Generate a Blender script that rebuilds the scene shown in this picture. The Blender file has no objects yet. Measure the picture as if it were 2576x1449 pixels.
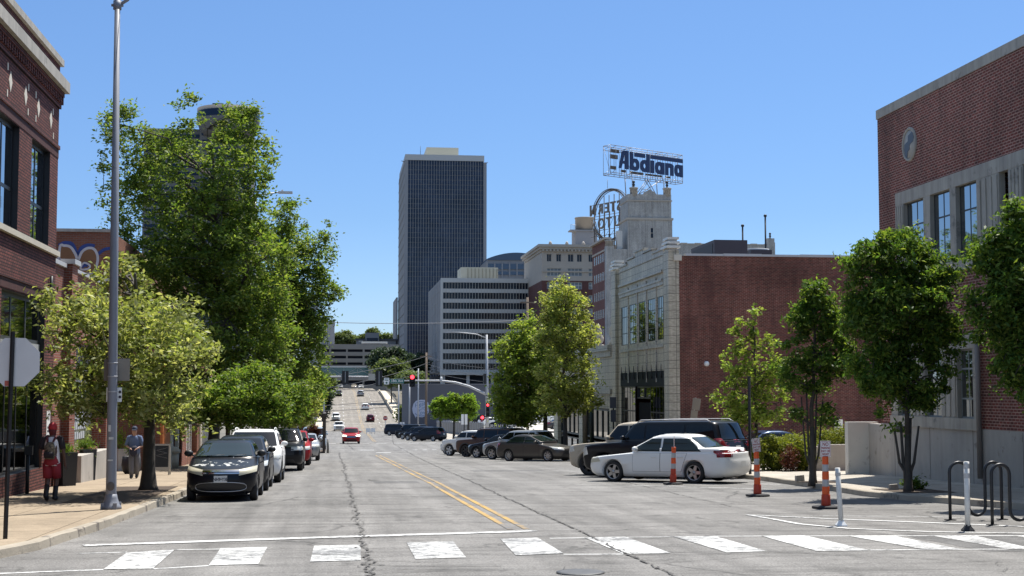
# street scene, built object by object
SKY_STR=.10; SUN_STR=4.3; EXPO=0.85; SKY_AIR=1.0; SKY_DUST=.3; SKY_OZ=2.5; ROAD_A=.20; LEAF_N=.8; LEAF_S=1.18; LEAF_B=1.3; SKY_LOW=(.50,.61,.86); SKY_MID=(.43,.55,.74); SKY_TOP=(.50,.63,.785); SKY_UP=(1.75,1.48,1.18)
import bpy, bmesh, math, random
import numpy as np
from mathutils import Vector, Matrix
R=math.radians
random.seed(7); rng=np.random.default_rng(11)
S=bpy.context.scene; COL=S.collection
# ---------------------------------------------------------------- camera
F0=3600.0
TH=math.atan(257.5/F0); PS=math.atan(443/F0*math.cos(TH))
CAM=np.array([0,0,1.85])
Fw=np.array([math.sin(PS)*math.cos(TH),math.cos(PS)*math.cos(TH),math.sin(TH)])
Rt=np.array([math.cos(PS),-math.sin(PS),0]); Up=np.cross(Rt,Fw)
GP=[(-200,4.5),(0,0),(44,-.99),(50,-1.17),(74,-1.87),(98,-2.6),(130,-3.3),(153,-3.75),(175,-4.3),(225,-5.0),(270,-6.0),(290,-6.25),(305,-6.2),(322,-5.6),(340,-4.85),(380,-2.6),(420,-.2),(435,.55),(450,1.15),(480,1.8),(560,3.0),(6000,3.0)]
GY=[p[0] for p in GP];GZ=[p[1] for p in GP]
def gz(y): return float(np.interp(y,GY,GZ))
def ray(px,py): return Fw+Rt*((px-1288)/F0)+Up*((724.5-py)/F0)
def PY(px,py,Y): d=ray(px,py); return CAM+d*(Y/d[1])
def PX(px,py,X): d=ray(px,py); return CAM+d*(X/d[0])
def G(px,py,h=0.0):
    d=ray(px,py)
    for Y in np.arange(5,520,.1):
        p=CAM+d*(Y/d[1])
        if p[2]<=gz(Y)+h: return p
    return CAM+d*(520/d[1])
def XY(px,Y): return float(PY(px,1000,Y)[0])
cam=bpy.data.cameras.new("camera"); cam.lens=36*F0/2576; cam.sensor_width=36; cam.clip_end=9000; cam.clip_start=.1
co=bpy.data.objects.new("camera",cam); COL.objects.link(co)
Mx=Matrix((( Rt[0],Up[0],-Fw[0],CAM[0]),(Rt[1],Up[1],-Fw[1],CAM[1]),(Rt[2],Up[2],-Fw[2],CAM[2]),(0,0,0,1)))
co.matrix_world=Mx; S.camera=co
# ---------------------------------------------------------------- light
SAZ,SEL=R(40),R(66)
W=bpy.data.worlds.new("World"); S.world=W; W.use_nodes=True
nt=W.node_tree; bg=nt.nodes['Background']
sky=nt.nodes.new('ShaderNodeTexSky'); sky.sky_type='NISHITA'; sky.sun_disc=False
sky.sun_elevation=SEL; sky.sun_rotation=SAZ; sky.air_density=SKY_AIR; sky.dust_density=SKY_DUST; sky.ozone_density=SKY_OZ; sky.altitude=200
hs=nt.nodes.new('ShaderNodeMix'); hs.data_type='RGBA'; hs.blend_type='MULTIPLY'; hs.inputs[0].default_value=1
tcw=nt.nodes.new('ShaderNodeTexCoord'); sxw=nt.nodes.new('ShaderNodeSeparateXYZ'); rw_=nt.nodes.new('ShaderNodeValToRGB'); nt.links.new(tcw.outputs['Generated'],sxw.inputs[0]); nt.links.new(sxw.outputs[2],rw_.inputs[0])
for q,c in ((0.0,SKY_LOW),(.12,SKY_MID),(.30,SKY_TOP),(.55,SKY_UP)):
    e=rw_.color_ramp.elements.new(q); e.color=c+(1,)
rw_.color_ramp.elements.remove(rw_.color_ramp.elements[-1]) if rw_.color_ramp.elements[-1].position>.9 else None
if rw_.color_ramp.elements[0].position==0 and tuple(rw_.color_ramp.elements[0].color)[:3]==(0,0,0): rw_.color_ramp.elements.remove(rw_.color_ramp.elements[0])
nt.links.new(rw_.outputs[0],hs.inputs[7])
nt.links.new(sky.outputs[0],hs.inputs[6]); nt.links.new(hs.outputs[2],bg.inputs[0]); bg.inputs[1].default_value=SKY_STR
sl=bpy.data.lights.new("sun",'SUN'); sl.energy=SUN_STR; sl.angle=R(.53); sl.color=(1,.955,.88)
so=bpy.data.objects.new("sun",sl); COL.objects.link(so)
sd=Vector((-math.sin(SAZ)*math.cos(SEL),-math.cos(SAZ)*math.cos(SEL),-math.sin(SEL)))
so.rotation_euler=sd.to_track_quat('-Z','Y').to_euler(); so.location=(30,30,60)
S.view_settings.view_transform='Standard'; S.view_settings.look='None'; S.view_settings.exposure=EXPO; S.view_settings.gamma=1
cy=S.cycles; cy.max_bounces=6; cy.diffuse_bounces=3; cy.glossy_bounces=3; cy.transmission_bounces=3; cy.transparent_max_bounces=8
cy.sample_clamp_indirect=4; cy.use_denoising=True; cy.caustics_reflective=False; cy.caustics_refractive=False
S.render.engine='CYCLES'
# ---------------------------------------------------------------- materials
MATS={}
def newmat(name):
    m=bpy.data.materials.new(name); m.use_nodes=True
    return m,m.node_tree,m.node_tree.nodes['Principled BSDF']
def N(nt,t,**k):
    n=nt.nodes.new(t)
    for a,b in k.items():
        if a.startswith('i_'):
            n.inputs[int(a[2:])].default_value=b
        else: setattr(n,a,b)
    return n
def c4(c): return (c[0],c[1],c[2],1)
def mixc(nt,fac,a,b,mode='MIX'):
    n=nt.nodes.new('ShaderNodeMix'); n.data_type='RGBA'; n.blend_type=mode
    L=nt.links.new
    if hasattr(fac,'links'): L(fac,n.inputs[0])
    else: n.inputs[0].default_value=fac
    for s,i in ((a,6),(b,7)):
        if hasattr(s,'links'): L(s,n.inputs[i])
        else: n.inputs[i].default_value=c4(s)
    return n.outputs[2]
def wpos(nt): return N(nt,'ShaderNodeNewGeometry').outputs['Position']
def scaled(nt,v,s):
    n=N(nt,'ShaderNodeVectorMath',operation='MULTIPLY'); nt.links.new(v,n.inputs[0]); n.inputs[1].default_value=s; return n.outputs[0]
def noise(nt,v,sc,det=3,ro=.6):
    n=N(nt,'ShaderNodeTexNoise'); n.inputs['Scale'].default_value=sc; n.inputs['Detail'].default_value=det; n.inputs['Roughness'].default_value=ro
    if v is not None: nt.links.new(v,n.inputs['Vector'])
    return n.outputs[0]
def ramp(nt,f,stops):
    n=N(nt,'ShaderNodeValToRGB'); e=n.color_ramp.elements
    while len(e)<len(stops): e.new(.5)
    for i,(p,c) in enumerate(stops): e[i].position=p; e[i].color=c4(c) if not isinstance(c,(int,float)) else (c,c,c,1)
    nt.links.new(f,n.inputs[0]); return n.outputs[0]
def bump(nt,b,f,st,dist=.02):
    n=N(nt,'ShaderNodeBump'); n.inputs['Strength'].default_value=st; n.inputs['Distance'].default_value=dist
    nt.links.new(f,n.inputs['Height']); nt.links.new(n.outputs[0],b.inputs['Normal'])
def mat(name,col,rough=.6,metal=0.,var=.0,vs=3.,bmp=0.,bs=60.,coat=0.,emis=0.,spec=.5,wear=None,streak=0.):
    if name in MATS: return MATS[name]
    m,t,b=newmat(name); b.inputs['Base Color'].default_value=c4(col); b.inputs['Roughness'].default_value=rough
    b.inputs['Metallic'].default_value=metal; b.inputs['Coat Weight'].default_value=coat; b.inputs['Coat Roughness'].default_value=.04
    b.inputs['Specular IOR Level'].default_value=spec
    if var or wear:
        p=wpos(t); f=noise(t,p,vs,4)
        out=mixc(t,f,[x*(1-var) for x in col],[min(1,x*(1+var)) for x in col])
        if wear:
            g=noise(t,p,wear[1],5,.7); k=ramp(t,g,[(wear[2],0.),(wear[2]+.08,1.)]); out=mixc(t,k,out,wear[0])
        if streak: out=mixc(t,1.0,out,ramp(t,noise(t,scaled(t,p,(3,3,.3)),1.0,5,.7),[(.33,1-streak),(.6,1.0)]),'MULTIPLY')
        t.links.new(out,b.inputs['Base Color'])
    if bmp: bump(t,b,noise(t,wpos(t),bs,3),bmp)
    if emis: b.inputs['Emission Color'].default_value=c4(col); b.inputs['Emission Strength'].default_value=emis
    MATS[name]=m; return m
def brickmat(name,c1,c2,mort,bw=.21,bh=.072,ms=.011,var=.35,rough=.85,off=.5,bst=.5,stain=None,vs=.35,streak=False):
    if name in MATS: return MATS[name]
    m,t,b=newmat(name); p=wpos(t)
    sx=N(t,'ShaderNodeSeparateXYZ'); t.links.new(p,sx.inputs[0])
    ad=N(t,'ShaderNodeMath',operation='ADD'); t.links.new(sx.outputs[0],ad.inputs[0]); t.links.new(sx.outputs[1],ad.inputs[1])
    cb=N(t,'ShaderNodeCombineXYZ'); t.links.new(ad.outputs[0],cb.inputs[0]); t.links.new(sx.outputs[2],cb.inputs[1])
    br=N(t,'ShaderNodeTexBrick',offset=off); t.links.new(cb.outputs[0],br.inputs['Vector'])
    br.inputs['Color1'].default_value=c4(c1); br.inputs['Color2'].default_value=c4(c2); br.inputs['Mortar'].default_value=c4(mort)
    br.inputs['Scale'].default_value=1; br.inputs['Mortar Size'].default_value=ms; br.inputs['Brick Width'].default_value=bw; br.inputs['Row Height'].default_value=bh
    br.inputs['Bias'].default_value=-.1; br.inputs['Mortar Smooth'].default_value=.1
    f=noise(t,p,vs,5,.65)
    k=ramp(t,f,[(.3,1-var),(.7,1+var*.35)])
    out=mixc(t,1.0,br.outputs[0],k,'MULTIPLY')
    if streak:
        f3=noise(t,scaled(t,p,(2.2,2.2,.22)),1.0,5,.7); out=mixc(t,1.0,out,ramp(t,f3,[(.35,.72),(.6,1.0)]),'MULTIPLY')
        f4=noise(t,scaled(t,cb.outputs[0],(5.0,13.9,1)),1.0,2,.5); out=mixc(t,1.0,out,ramp(t,f4,[(.3,.72),(.7,1.12)]),'MULTIPLY')
    if stain:
        f2=noise(t,scaled(t,p,(1,1,.35)),.6,5,.7); out=mixc(t,ramp(t,f2,[(.52,0.),(.68,.7)]),out,stain)
    t.links.new(out,b.inputs['Base Color']); b.inputs['Roughness'].default_value=rough
    b.inputs['Specular IOR Level'].default_value=.3
    bp=N(t,'ShaderNodeBump'); bp.invert=True; bp.inputs['Strength'].default_value=bst; bp.inputs['Distance'].default_value=.01
    t.links.new(br.outputs['Fac'],bp.inputs['Height']); t.links.new(bp.outputs[0],b.inputs['Normal'])
    MATS[name]=m; return m
def leafmat(name,cols,trans=.45,clump=1.2):
    if name in MATS: return MATS[name]
    m,t,b=newmat(name); g=N(t,'ShaderNodeNewGeometry'); cols=[tuple(min(.7,x*LEAF_B) for x in c) for c in cols]; trans=min(.6,trans+.06)
    rr=ramp(t,g.outputs['Random Per Island'],[(i/(len(cols)-1),c) for i,c in enumerate(cols)])
    f=noise(t,g.outputs['Position'],clump,2)
    out=mixc(t,1.0,rr,ramp(t,f,[(.3,.6),(.7,1.25)]),'MULTIPLY')
    b.inputs['Roughness'].default_value=.5; b.inputs['Specular IOR Level'].default_value=.22
    t.links.new(out,b.inputs['Base Color'])
    tr=N(t,'ShaderNodeBsdfTranslucent'); o2=mixc(t,1.0,out,(1.15,1.15,.55),'MULTIPLY'); t.links.new(o2,tr.inputs[0])
    mx=N(t,'ShaderNodeMixShader'); mx.inputs[0].default_value=trans
    t.links.new(b.outputs[0],mx.inputs[1]); t.links.new(tr.outputs[0],mx.inputs[2])
    t.links.new(mx.outputs[0],t.nodes['Material Output'].inputs[0])
    MATS[name]=m; return m
# ---------------------------------------------------------------- mesh builder
ORG={}
def link(o,parent=None):
    COL.objects.link(o)
    if parent is not None: o.parent=parent
    return o
class MB:
    def __init__(s): s.v=[];s.f=[];s.m=[];s.s=[]
    def add(s,vs,fs,m=0,sm=False,M=None):
        b=len(s.v)
        for p in vs:
            p=Vector(p)
            s.v.append(tuple(M@p) if M is not None else tuple(p))
        for f in fs: s.f.append([b+i for i in f]); s.m.append(m); s.s.append(sm)
        return s
    def box(s,x0,x1,y0,y1,z0,z1,m=0,M=None):
        if x0>x1:x0,x1=x1,x0
        if y0>y1:y0,y1=y1,y0
        if z0>z1:z0,z1=z1,z0
        v=[(x0,y0,z0),(x1,y0,z0),(x1,y1,z0),(x0,y1,z0),(x0,y0,z1),(x1,y0,z1),(x1,y1,z1),(x0,y1,z1)]
        return s.add(v,[(0,3,2,1),(4,5,6,7),(0,1,5,4),(1,2,6,5),(2,3,7,6),(3,0,4,7)],m,False,M)
    def bar(s,a,b,r=.02,r2=None,n=6,m=0,sm=True,cap=True):
        return s.tube([a,b],[r,r if r2 is None else r2],n,m,sm,cap)
    def tube(s,pts,rs,n=8,m=0,sm=True,cap=True):
        pts=[Vector(p) for p in pts]
        if not hasattr(rs,'__len__'): rs=[rs]*len(pts)
        vs=[];fs=[]
        up=None
        for i,p in enumerate(pts):
            d=(pts[min(i+1,len(pts)-1)]-pts[max(i-1,0)])
            if d.length<1e-9: d=Vector((0,0,1))
            d.normalize()
            if up is None:
                up=d.orthogonal().normalized()
            else:
                up=(up-d*up.dot(d))
                if up.length<1e-6: up=d.orthogonal()
                up.normalize()
            w=d.cross(up)
            for k in range(n):
                a=2*math.pi*k/n+ (math.pi/4 if n==4 else 0)
                vs.append(p+(up*math.cos(a)+w*math.sin(a))*rs[i])
        for i in range(len(pts)-1):
            for k in range(n):
                k2=(k+1)%n
                fs.append((i*n+k,i*n+k2,(i+1)*n+k2,(i+1)*n+k))
        if cap:
            fs.append(tuple(range(n-1,-1,-1))); e=(len(pts)-1)*n; fs.append(tuple(e+k for k in range(n)))
        return s.add(vs,fs,m,sm)
    def lathe(s,prof,n=16,m=0,sm=True,M=None,cap=True):
        vs=[];fs=[]
        for r,z in prof:
            for k in range(n):
                a=2*math.pi*k/n; vs.append((r*math.cos(a),r*math.sin(a),z))
        for i in range(len(prof)-1):
            for k in range(n):
                k2=(k+1)%n; fs.append((i*n+k,i*n+k2,(i+1)*n+k2,(i+1)*n+k))
        if cap:
            fs.append(tuple(range(n-1,-1,-1))); e=(len(prof)-1)*n; fs.append(tuple(e+k for k in range(n)))
        return s.add(vs,fs,m,sm,M)
    def poly(s,pts,m=0):
        return s.add(pts,[tuple(range(len(pts)))],m)
    def prism(s,pts,d,m=0,mside=None):
        # extrude planar polygon pts (3d) by vector d
        n=len(pts); d=Vector(d); v=[Vector(p) for p in pts]+[Vector(p)+d for p in pts]
        s.add(v,[tuple(range(n-1,-1,-1)),tuple(range(n,2*n))],m)
        return s.add(v,[(i,(i+1)%n,n+(i+1)%n,n+i) for i in range(n)],m if mside is None else mside)
    def build(s,name,mats,parent=None,world=True,loc=None,normals=True):
        me=bpy.data.meshes.new(name)
        o=ORG.get(parent.name,Vector()) if (parent is not None and world) else Vector()
        if parent is None and loc is not None: o=Vector(loc)
        vs=[(a-o[0],b-o[1],c-o[2]) for a,b,c in s.v]
        me.from_pydata(vs,[],s.f)
        if not isinstance(mats,(list,tuple)): mats=[mats]
        for q in mats: me.materials.append(q)
        me.polygons.foreach_set('material_index',s.m); me.polygons.foreach_set('use_smooth',s.s)
        if normals:
            bm=bmesh.new(); bm.from_mesh(me); bmesh.ops.recalc_face_normals(bm,faces=bm.faces); bm.to_mesh(me); bm.free()
        me.update()
        ob=bpy.data.objects.new(name,me); link(ob,parent)
        if parent is None and loc is not None: ob.location=loc
        if parent is not None and world: ORG[ob.name]=o
        return ob
def npmesh(name,V,Fq,mats,parent=None,org=Vector(),mi=None,smooth=False):
    # V (n,3), Fq (m,4)
    me=bpy.data.meshes.new(name); V=np.asarray(V,np.float32)-np.array(org,np.float32); Fq=np.asarray(Fq,np.int32)
    k=Fq.shape[1]
    me.vertices.add(len(V)); me.vertices.foreach_set('co',V.ravel())
    me.loops.add(Fq.size); me.loops.foreach_set('vertex_index',Fq.ravel())
    me.polygons.add(len(Fq)); me.polygons.foreach_set('loop_start',np.arange(0,Fq.size,k,dtype=np.int32))
    me.update(calc_edges=True)
    for q in (mats if isinstance(mats,(list,tuple)) else [mats]): me.materials.append(q)
    if mi is not None: me.polygons.foreach_set('material_index',np.asarray(mi,np.int32))
    ob=bpy.data.objects.new(name,me); return link(ob,parent)
def tag(o,label,cat,group=None,kind=None):
    if label: o['label']=label
    if cat: o['category']=cat
    if group: o['group']=group
    if kind: o['kind']=kind
    return o
def thing(name,label,cat,loc=(0,0,0),rz=0,group=None,local=False):
    o=bpy.data.objects.new(name,None); o.empty_display_size=.2; COL.objects.link(o)
    o.location=loc; o.rotation_euler=(0,0,rz)
    ORG[o.name]=Vector() if local else Vector(loc)
    return tag(o,label,cat,group)
def struct(mb,name,mats):
    o=mb.build(name,mats); o['kind']='structure'; return o
def text_mesh(txt,size,depth=.0,shear=0,align='CENTER',weight=0.0,xs=1.0):
    c=bpy.data.curves.new('t','FONT'); c.body=txt; c.size=size; c.extrude=depth; c.shear=shear; c.align_x=align; c.align_y='CENTER'; c.offset=weight; c.resolution_u=4
    o=bpy.data.objects.new('t',c); COL.objects.link(o)
    dg=bpy.context.evaluated_depsgraph_get(); me=bpy.data.meshes.new_from_object(o.evaluated_get(dg))
    bpy.data.objects.remove(o); bpy.data.curves.remove(c)
    vs=[Vector((v.co.x*xs,v.co.y,v.co.z)) for v in me.vertices]; fs=[tuple(p.vertices) for p in me.polygons]
    bpy.data.meshes.remove(me); return vs,fs
def put_text(mb,txt,size,M,depth=0,m=0,**k):
    vs,fs=text_mesh(txt,size,depth,**k); mb.add(vs,fs,m,False,M)
def frame(origin,xdir,ydir):
    x=Vector(xdir).normalized(); y=Vector(ydir).normalized(); z=x.cross(y)
    return Matrix(((x[0],y[0],z[0],origin[0]),(x[1],y[1],z[1],origin[1]),(x[2],y[2],z[2],origin[2]),(0,0,0,1)))
# common materials
ASPH=None
m_steel=mat('galvanised_steel',(.36,.37,.39),.55,.3,.12,4)
m_dkmetal=mat('dark_metal',(.025,.027,.03),.5,.3)
m_black=mat('black_plastic',(.012,.012,.014),.5)
m_rubber=mat('rubber',(.014,.014,.015),.75)
m_white=mat('white_paint',(.8,.8,.78),.5)
m_conc=mat('concrete',(.40,.37,.33),.85,0,.22,.9,.25,40,wear=((.25,.23,.2),2.2,.6),streak=.13)
m_stone=mat('limestone',(.40,.37,.32),.8,0,.18,1.5,.2,30,wear=((.2,.19,.17),1.1,.6),streak=.3)
m_bark=mat('bark',(.07,.06,.05),.9,0,.4,9,.6,30)
m_wood=mat('weathered_wood',(.16,.12,.09),.85,0,.35,4,.3,30)
m_glass=mat('dark_glass',(.012,.016,.02),.03,0,spec=.9)
m_alu=mat('aluminium_back',(.58,.565,.56),.55,.15,.12,2.5)
m_ink=mat('plate_ink',(.03,.03,.05),.6)

def glassgrid(name,c1,c2,bw,bh,bias=-.4,rough=.12,spec=.3):
    m,t,b=newmat(name); p=wpos(t); sx=N(t,'ShaderNodeSeparateXYZ'); t.links.new(p,sx.inputs[0]); cb=N(t,'ShaderNodeCombineXYZ'); t.links.new(sx.outputs[0],cb.inputs[0]); t.links.new(sx.outputs[2],cb.inputs[1])
    br=N(t,'ShaderNodeTexBrick',offset=0.0); t.links.new(cb.outputs[0],br.inputs['Vector']); br.inputs['Scale'].default_value=1; br.inputs['Mortar Size'].default_value=0; br.inputs['Brick Width'].default_value=bw; br.inputs['Row Height'].default_value=bh
    br.inputs['Color1'].default_value=c4(c1); br.inputs['Color2'].default_value=c4(c2); br.inputs['Bias'].default_value=bias
    f=noise(t,p,.07,3); o=mixc(t,1.0,br.outputs[0],ramp(t,f,[(.35,.6),(.65,1.35)]),'MULTIPLY'); t.links.new(o,b.inputs['Base Color']); b.inputs['Roughness'].default_value=rough; b.inputs['Specular IOR Level'].default_value=spec
    MATS[name]=m; return m
# ---------------------------------------------------------------- ground, road, pavements
def asphalt(name,base,tint=(1,1,1)):
    m,t,b=newmat(name); p=wpos(t)
    f1=noise(t,p,.35,5,.6); f2=noise(t,p,38,2,.8); f3=noise(t,scaled(t,p,(.25,2.2,1)),.8,4,.7); f5=noise(t,scaled(t,p,(3.0,.12,1)),.7,4,.6)
    c=mixc(t,ramp(t,f1,[(.3,0.),(.7,1.)]),[base*.80*x for x in tint],[base*1.13*x for x in tint])
    c=mixc(t,1.0,c,ramp(t,f2,[(.25,.42),(.5,1.0),(.78,1.65)]),'MULTIPLY')
    c=mixc(t,1.0,c,ramp(t,f3,[(.32,.70),(.52,1.0)]),'MULTIPLY')
    c=mixc(t,1.0,c,ramp(t,f5,[(.3,.80),(.6,1.05)]),'MULTIPLY')
    sx_=N(t,'ShaderNodeSeparateXYZ'); t.links.new(p,sx_.inputs[0]); sn=N(t,'ShaderNodeMath',operation='SINE'); ml=N(t,'ShaderNodeMath',operation='MULTIPLY'); t.links.new(sx_.outputs[0],ml.inputs[0]); ml.inputs[1].default_value=3.6; t.links.new(ml.outputs[0],sn.inputs[0])
    c=mixc(t,1.0,c,ramp(t,sn.outputs[0],[(.0,.95),(1.0,1.05)]),'MULTIPLY')
    f6=noise(t,scaled(t,p,(1,.35,1)),1.1,4,.7); c=mixc(t,1.0,c,ramp(t,f6,[(.57,1.),(.72,.58)]),'MULTIPLY')
    # crack web
    dn=N(t,'ShaderNodeTexNoise'); dn.inputs['Scale'].default_value=1.3; dn.inputs['Detail'].default_value=4; t.links.new(p,dn.inputs['Vector'])
    dv=mixc(t,.45,p,dn.outputs['Color'],'ADD')
    for sc,th,dk in (((.16,.5,1),.012,.5),((.9,1.6,1),.018,.72)):
        vo=N(t,'ShaderNodeTexVoronoi',feature='DISTANCE_TO_EDGE'); t.links.new(scaled(t,dv,sc),vo.inputs['Vector']); vo.inputs['Scale'].default_value=1
        k=ramp(t,vo.outputs['Distance'],[(0.,dk),(th,1.)])
        if dk>.6:
            patch=noise(t,p,.22,2); k=mixc(t,ramp(t,patch,[(.5,0.),(.6,1.)]),(1,1,1),k)
        c=mixc(t,1.0,c,k,'MULTIPLY')
    t.links.new(c,b.inputs['Base Color']); b.inputs['Roughness'].default_value=.88; b.inputs['Specular IOR Level'].default_value=.25
    bump(t,b,noise(t,p,45,2,.7),.5,.008)
    MATS[name]=m; return m
m_asph=asphalt('asphalt',ROAD_A,(1,.965,.915))
def walkmat(name,c1,joint=1.5):
    m,t,b=newmat(name); p=wpos(t)
    f1=noise(t,p,.5,5,.65); f2=noise(t,p,30,2,.7); f3=noise(t,p,2.5,4,.7)
    c=mixc(t,ramp(t,f1,[(.3,0.),(.7,1.)]),[x*.8 for x in c1],[x*1.12 for x in c1])
    c=mixc(t,1.0,c,ramp(t,f2,[(.3,.8),(.7,1.18)]),'MULTIPLY'); c=mixc(t,1.0,c,ramp(t,f3,[(.3,.82),(.55,1.0)]),'MULTIPLY')
    br=N(t,'ShaderNodeTexBrick',offset=0.); t.links.new(p,br.inputs['Vector']); br.inputs['Scale'].default_value=1
    br.inputs['Brick Width'].default_value=joint; br.inputs['Row Height'].default_value=joint; br.inputs['Mortar Size'].default_value=.012
    br.inputs['Color1'].default_value=(1,1,1,1); br.inputs['Color2'].default_value=(.9,.9,.9,1); br.inputs['Mortar'].default_value=(.4,.38,.35,1)
    c=mixc(t,1.0,c,br.outputs[0],'MULTIPLY')
    t.links.new(c,b.inputs['Base Color']); b.inputs['Roughness'].default_value=.9; b.inputs['Specular IOR Level'].default_value=.2
    bump(t,b,f2,.25,.006); MATS[name]=m; return m
m_walkL=walkmat('warm_concrete_walk',(.335,.27,.195)); m_walkR=walkmat('pale_concrete_walk',(.44,.40,.34))
m_kerb=mat('kerb_concrete',(.33,.29,.23),.9,0,.3,1.3,.4,25,wear=((.14,.12,.1),2.0,.55))
m_soil=mat('soil',(.07,.05,.035),.95,0,.5,3,.6,20)
m_earth=mat('far_ground',(.12,.11,.09),.95,0,.4,.02)
m_grass=mat('grass_green',(.07,.11,.02),.9,0,.5,2)
ys=sorted(set([-60,-30]+[p[0] for p in GP if 0<=p[0]<=560]+list(range(0,300,10))+[700,1000,2000,6000]))
mb=MB()
xs=[-6000,-800,-200,-60,-20,20,60,200,800,6000]
def tz(y): # open ground beside the viaduct stays low, then rises
    return gz(y)-.06 if y<270 else float(np.interp(y,[270,320,440,520,700,1500,6000],[-6.06,-7.5,-7,-1,4,18,18]))
for y in ys:
    for x in xs: mb.v.append((x,y,tz(y)))
nx=len(xs)
for j in range(len(ys)-1):
    for i in range(nx-1):
        mb.f.append([j*nx+i,j*nx+i+1,(j+1)*nx+i+1,(j+1)*nx+i]); mb.m.append(0); mb.s.append(False)
struct(mb,'ground',m_earth)
def strip(pl,pr,mb,dz=0,m=0):
    # pl, pr lists of (x,y) of equal length
    n=len(pl); vs=[(x,y,gz(y)+dz) for x,y in pl]+[(x,y,gz(y)+dz) for x,y in pr]
    mb.add(vs,[(i,i+1,n+i+1,n+i) for i in range(n-1)],m)
yl=sorted(set([-40,-10,0]+list(range(5,300,5))+[q[0] for q in GP if 0<q[0]<296]))
mb=MB(); strip([(-60 if y<18 else -9,y) for y in yl],[(60 if y<22 else 22,y) for y in yl],mb,0)
# cross street at the far junction
yc=[120,125,130,135,140,145,150]
strip([(-120,y) for y in yc],[(-9.05,y) for y in yc],mb,-.002)
strip([(22.05,y) for y in yc],[(60,y) for y in yc],mb,-.002)
struct(mb,'road',m_asph)
# deck of the rising road (structure of the viaduct carried below as a bridge)
def polyx(pts,y): return float(np.interp(y,[p[1] for p in pts],[p[0] for p in pts]))
LK=[(-9.5,17.2),(-6.2,17.9),(-5.2,19.0),(-4.65,20.3),(-4.3,22),(-4.06,25.8),(-3.98,29.2),(-3.85,36),(-3.8,60),(-3.6,119)]
def kerb_walk(name,path,outer,mats,h=.14,kw=.17):
    # path: kerb line; outer: function giving x of inner edge at index
    mb=MB(); n=len(path)
    P=[Vector((x,y,0)) for x,y in path]; nrm=[]
    sgn=1 if outer[0][0]>path[0][0] else -1
    Q=[]
    for i in range(n):
        d=(P[min(i+1,n-1)]-P[max(i-1,0)]).normalized(); w=Vector((d.y,-d.x,0))
        o=Vector((outer[i][0],outer[i][1],0))-P[i]
        if w.dot(o)<0: w=-w
        Q.append(P[i]+w*kw)
    def z(p): return gz(p.y)
    jit=[random.uniform(-.012,.012) for _ in range(n)]
    lo=[(p.x,p.y,z(p)-.05) for p in P]; hi=[(p.x+(Q[i]-P[i]).x*.12,p.y,z(p)+h-.015+jit[i]) for i,p in enumerate(P)]
    to=[(P[i].x+(Q[i]-P[i]).x*.25,P[i].y+(Q[i]-P[i]).y*.25,z(P[i])+h+jit[i]*.5) for i in range(n)]
    qi=[(q.x,q.y,z(q)+h) for q in Q]
    b=len(mb.v); mb.add(lo+hi+to+qi,[(k*n+i,k*n+i+1,(k+1)*n+i+1,(k+1)*n+i) for k in range(3) for i in range(n-1)],1)
    ou=[(outer[i][0],outer[i][1],gz(outer[i][1])+h) for i in range(n)]
    q2=[(a,bb,c-.004) for a,bb,c in qi]
    mb.add(q2+ou,[(i,i+1,n+i+1,n+i) for i in range(n-1)],0)
    return struct(mb,name,mats)
def densify(p,st=2.0):
    o=[]
    for (x0,y0),(x1,y1) in zip(p[:-1],p[1:]):
        k=max(1,int(math.hypot(x1-x0,y1-y0)/st))
        for i in range(k): o.append((x0+(x1-x0)*i/k,y0+(y1-y0)*i/k))
    o.append(p[-1]); return o
lk=densify(LK,.6); kerb_walk('pavement_left',lk,[(-9.6 if i>=0 else 0,max(y,17.3+.0)) for i,(x,y) in enumerate(lk)],[m_walkL,m_kerb])
mb=MB(); strip([(-14,y) for y in (17.0,20,30,42)],[(-9.59,y) for y in (17.0,20,30,42)],mb,.138); struct(mb,'pavement_left_inner',m_walkL)
RK=[(22,20.5),(17,22.5),(15.2,25.5),(14.2,28.8),(13.3,32.5),(13.05,34.5),(13.3,40),(13.4,47),(13.4,66),(14.2,70),(14.2,76),(13.2,82),(13.2,119)]
rk=densify(RK,.8); kerb_walk('pavement_right',rk,[(30,max(y,21+.3*i*0)) for i,(x,y) in enumerate(rk)],[m_walkR,m_kerb])
for nm,a,bx,y0,y1,mt in (('pavement_left_far',-3.2,-12,151,262,m_walkR),('pavement_right_far',14.0,24,151,262,m_walkR)):
    pth=[(a+(.8*(y-151)/110 if a<0 else -.3*(y-151)/110),y) for y in np.arange(y0,y1+1,5.)]
    kerb_walk(nm,pth,[(bx,y) for x,y in pth],[mt,m_kerb])
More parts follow.
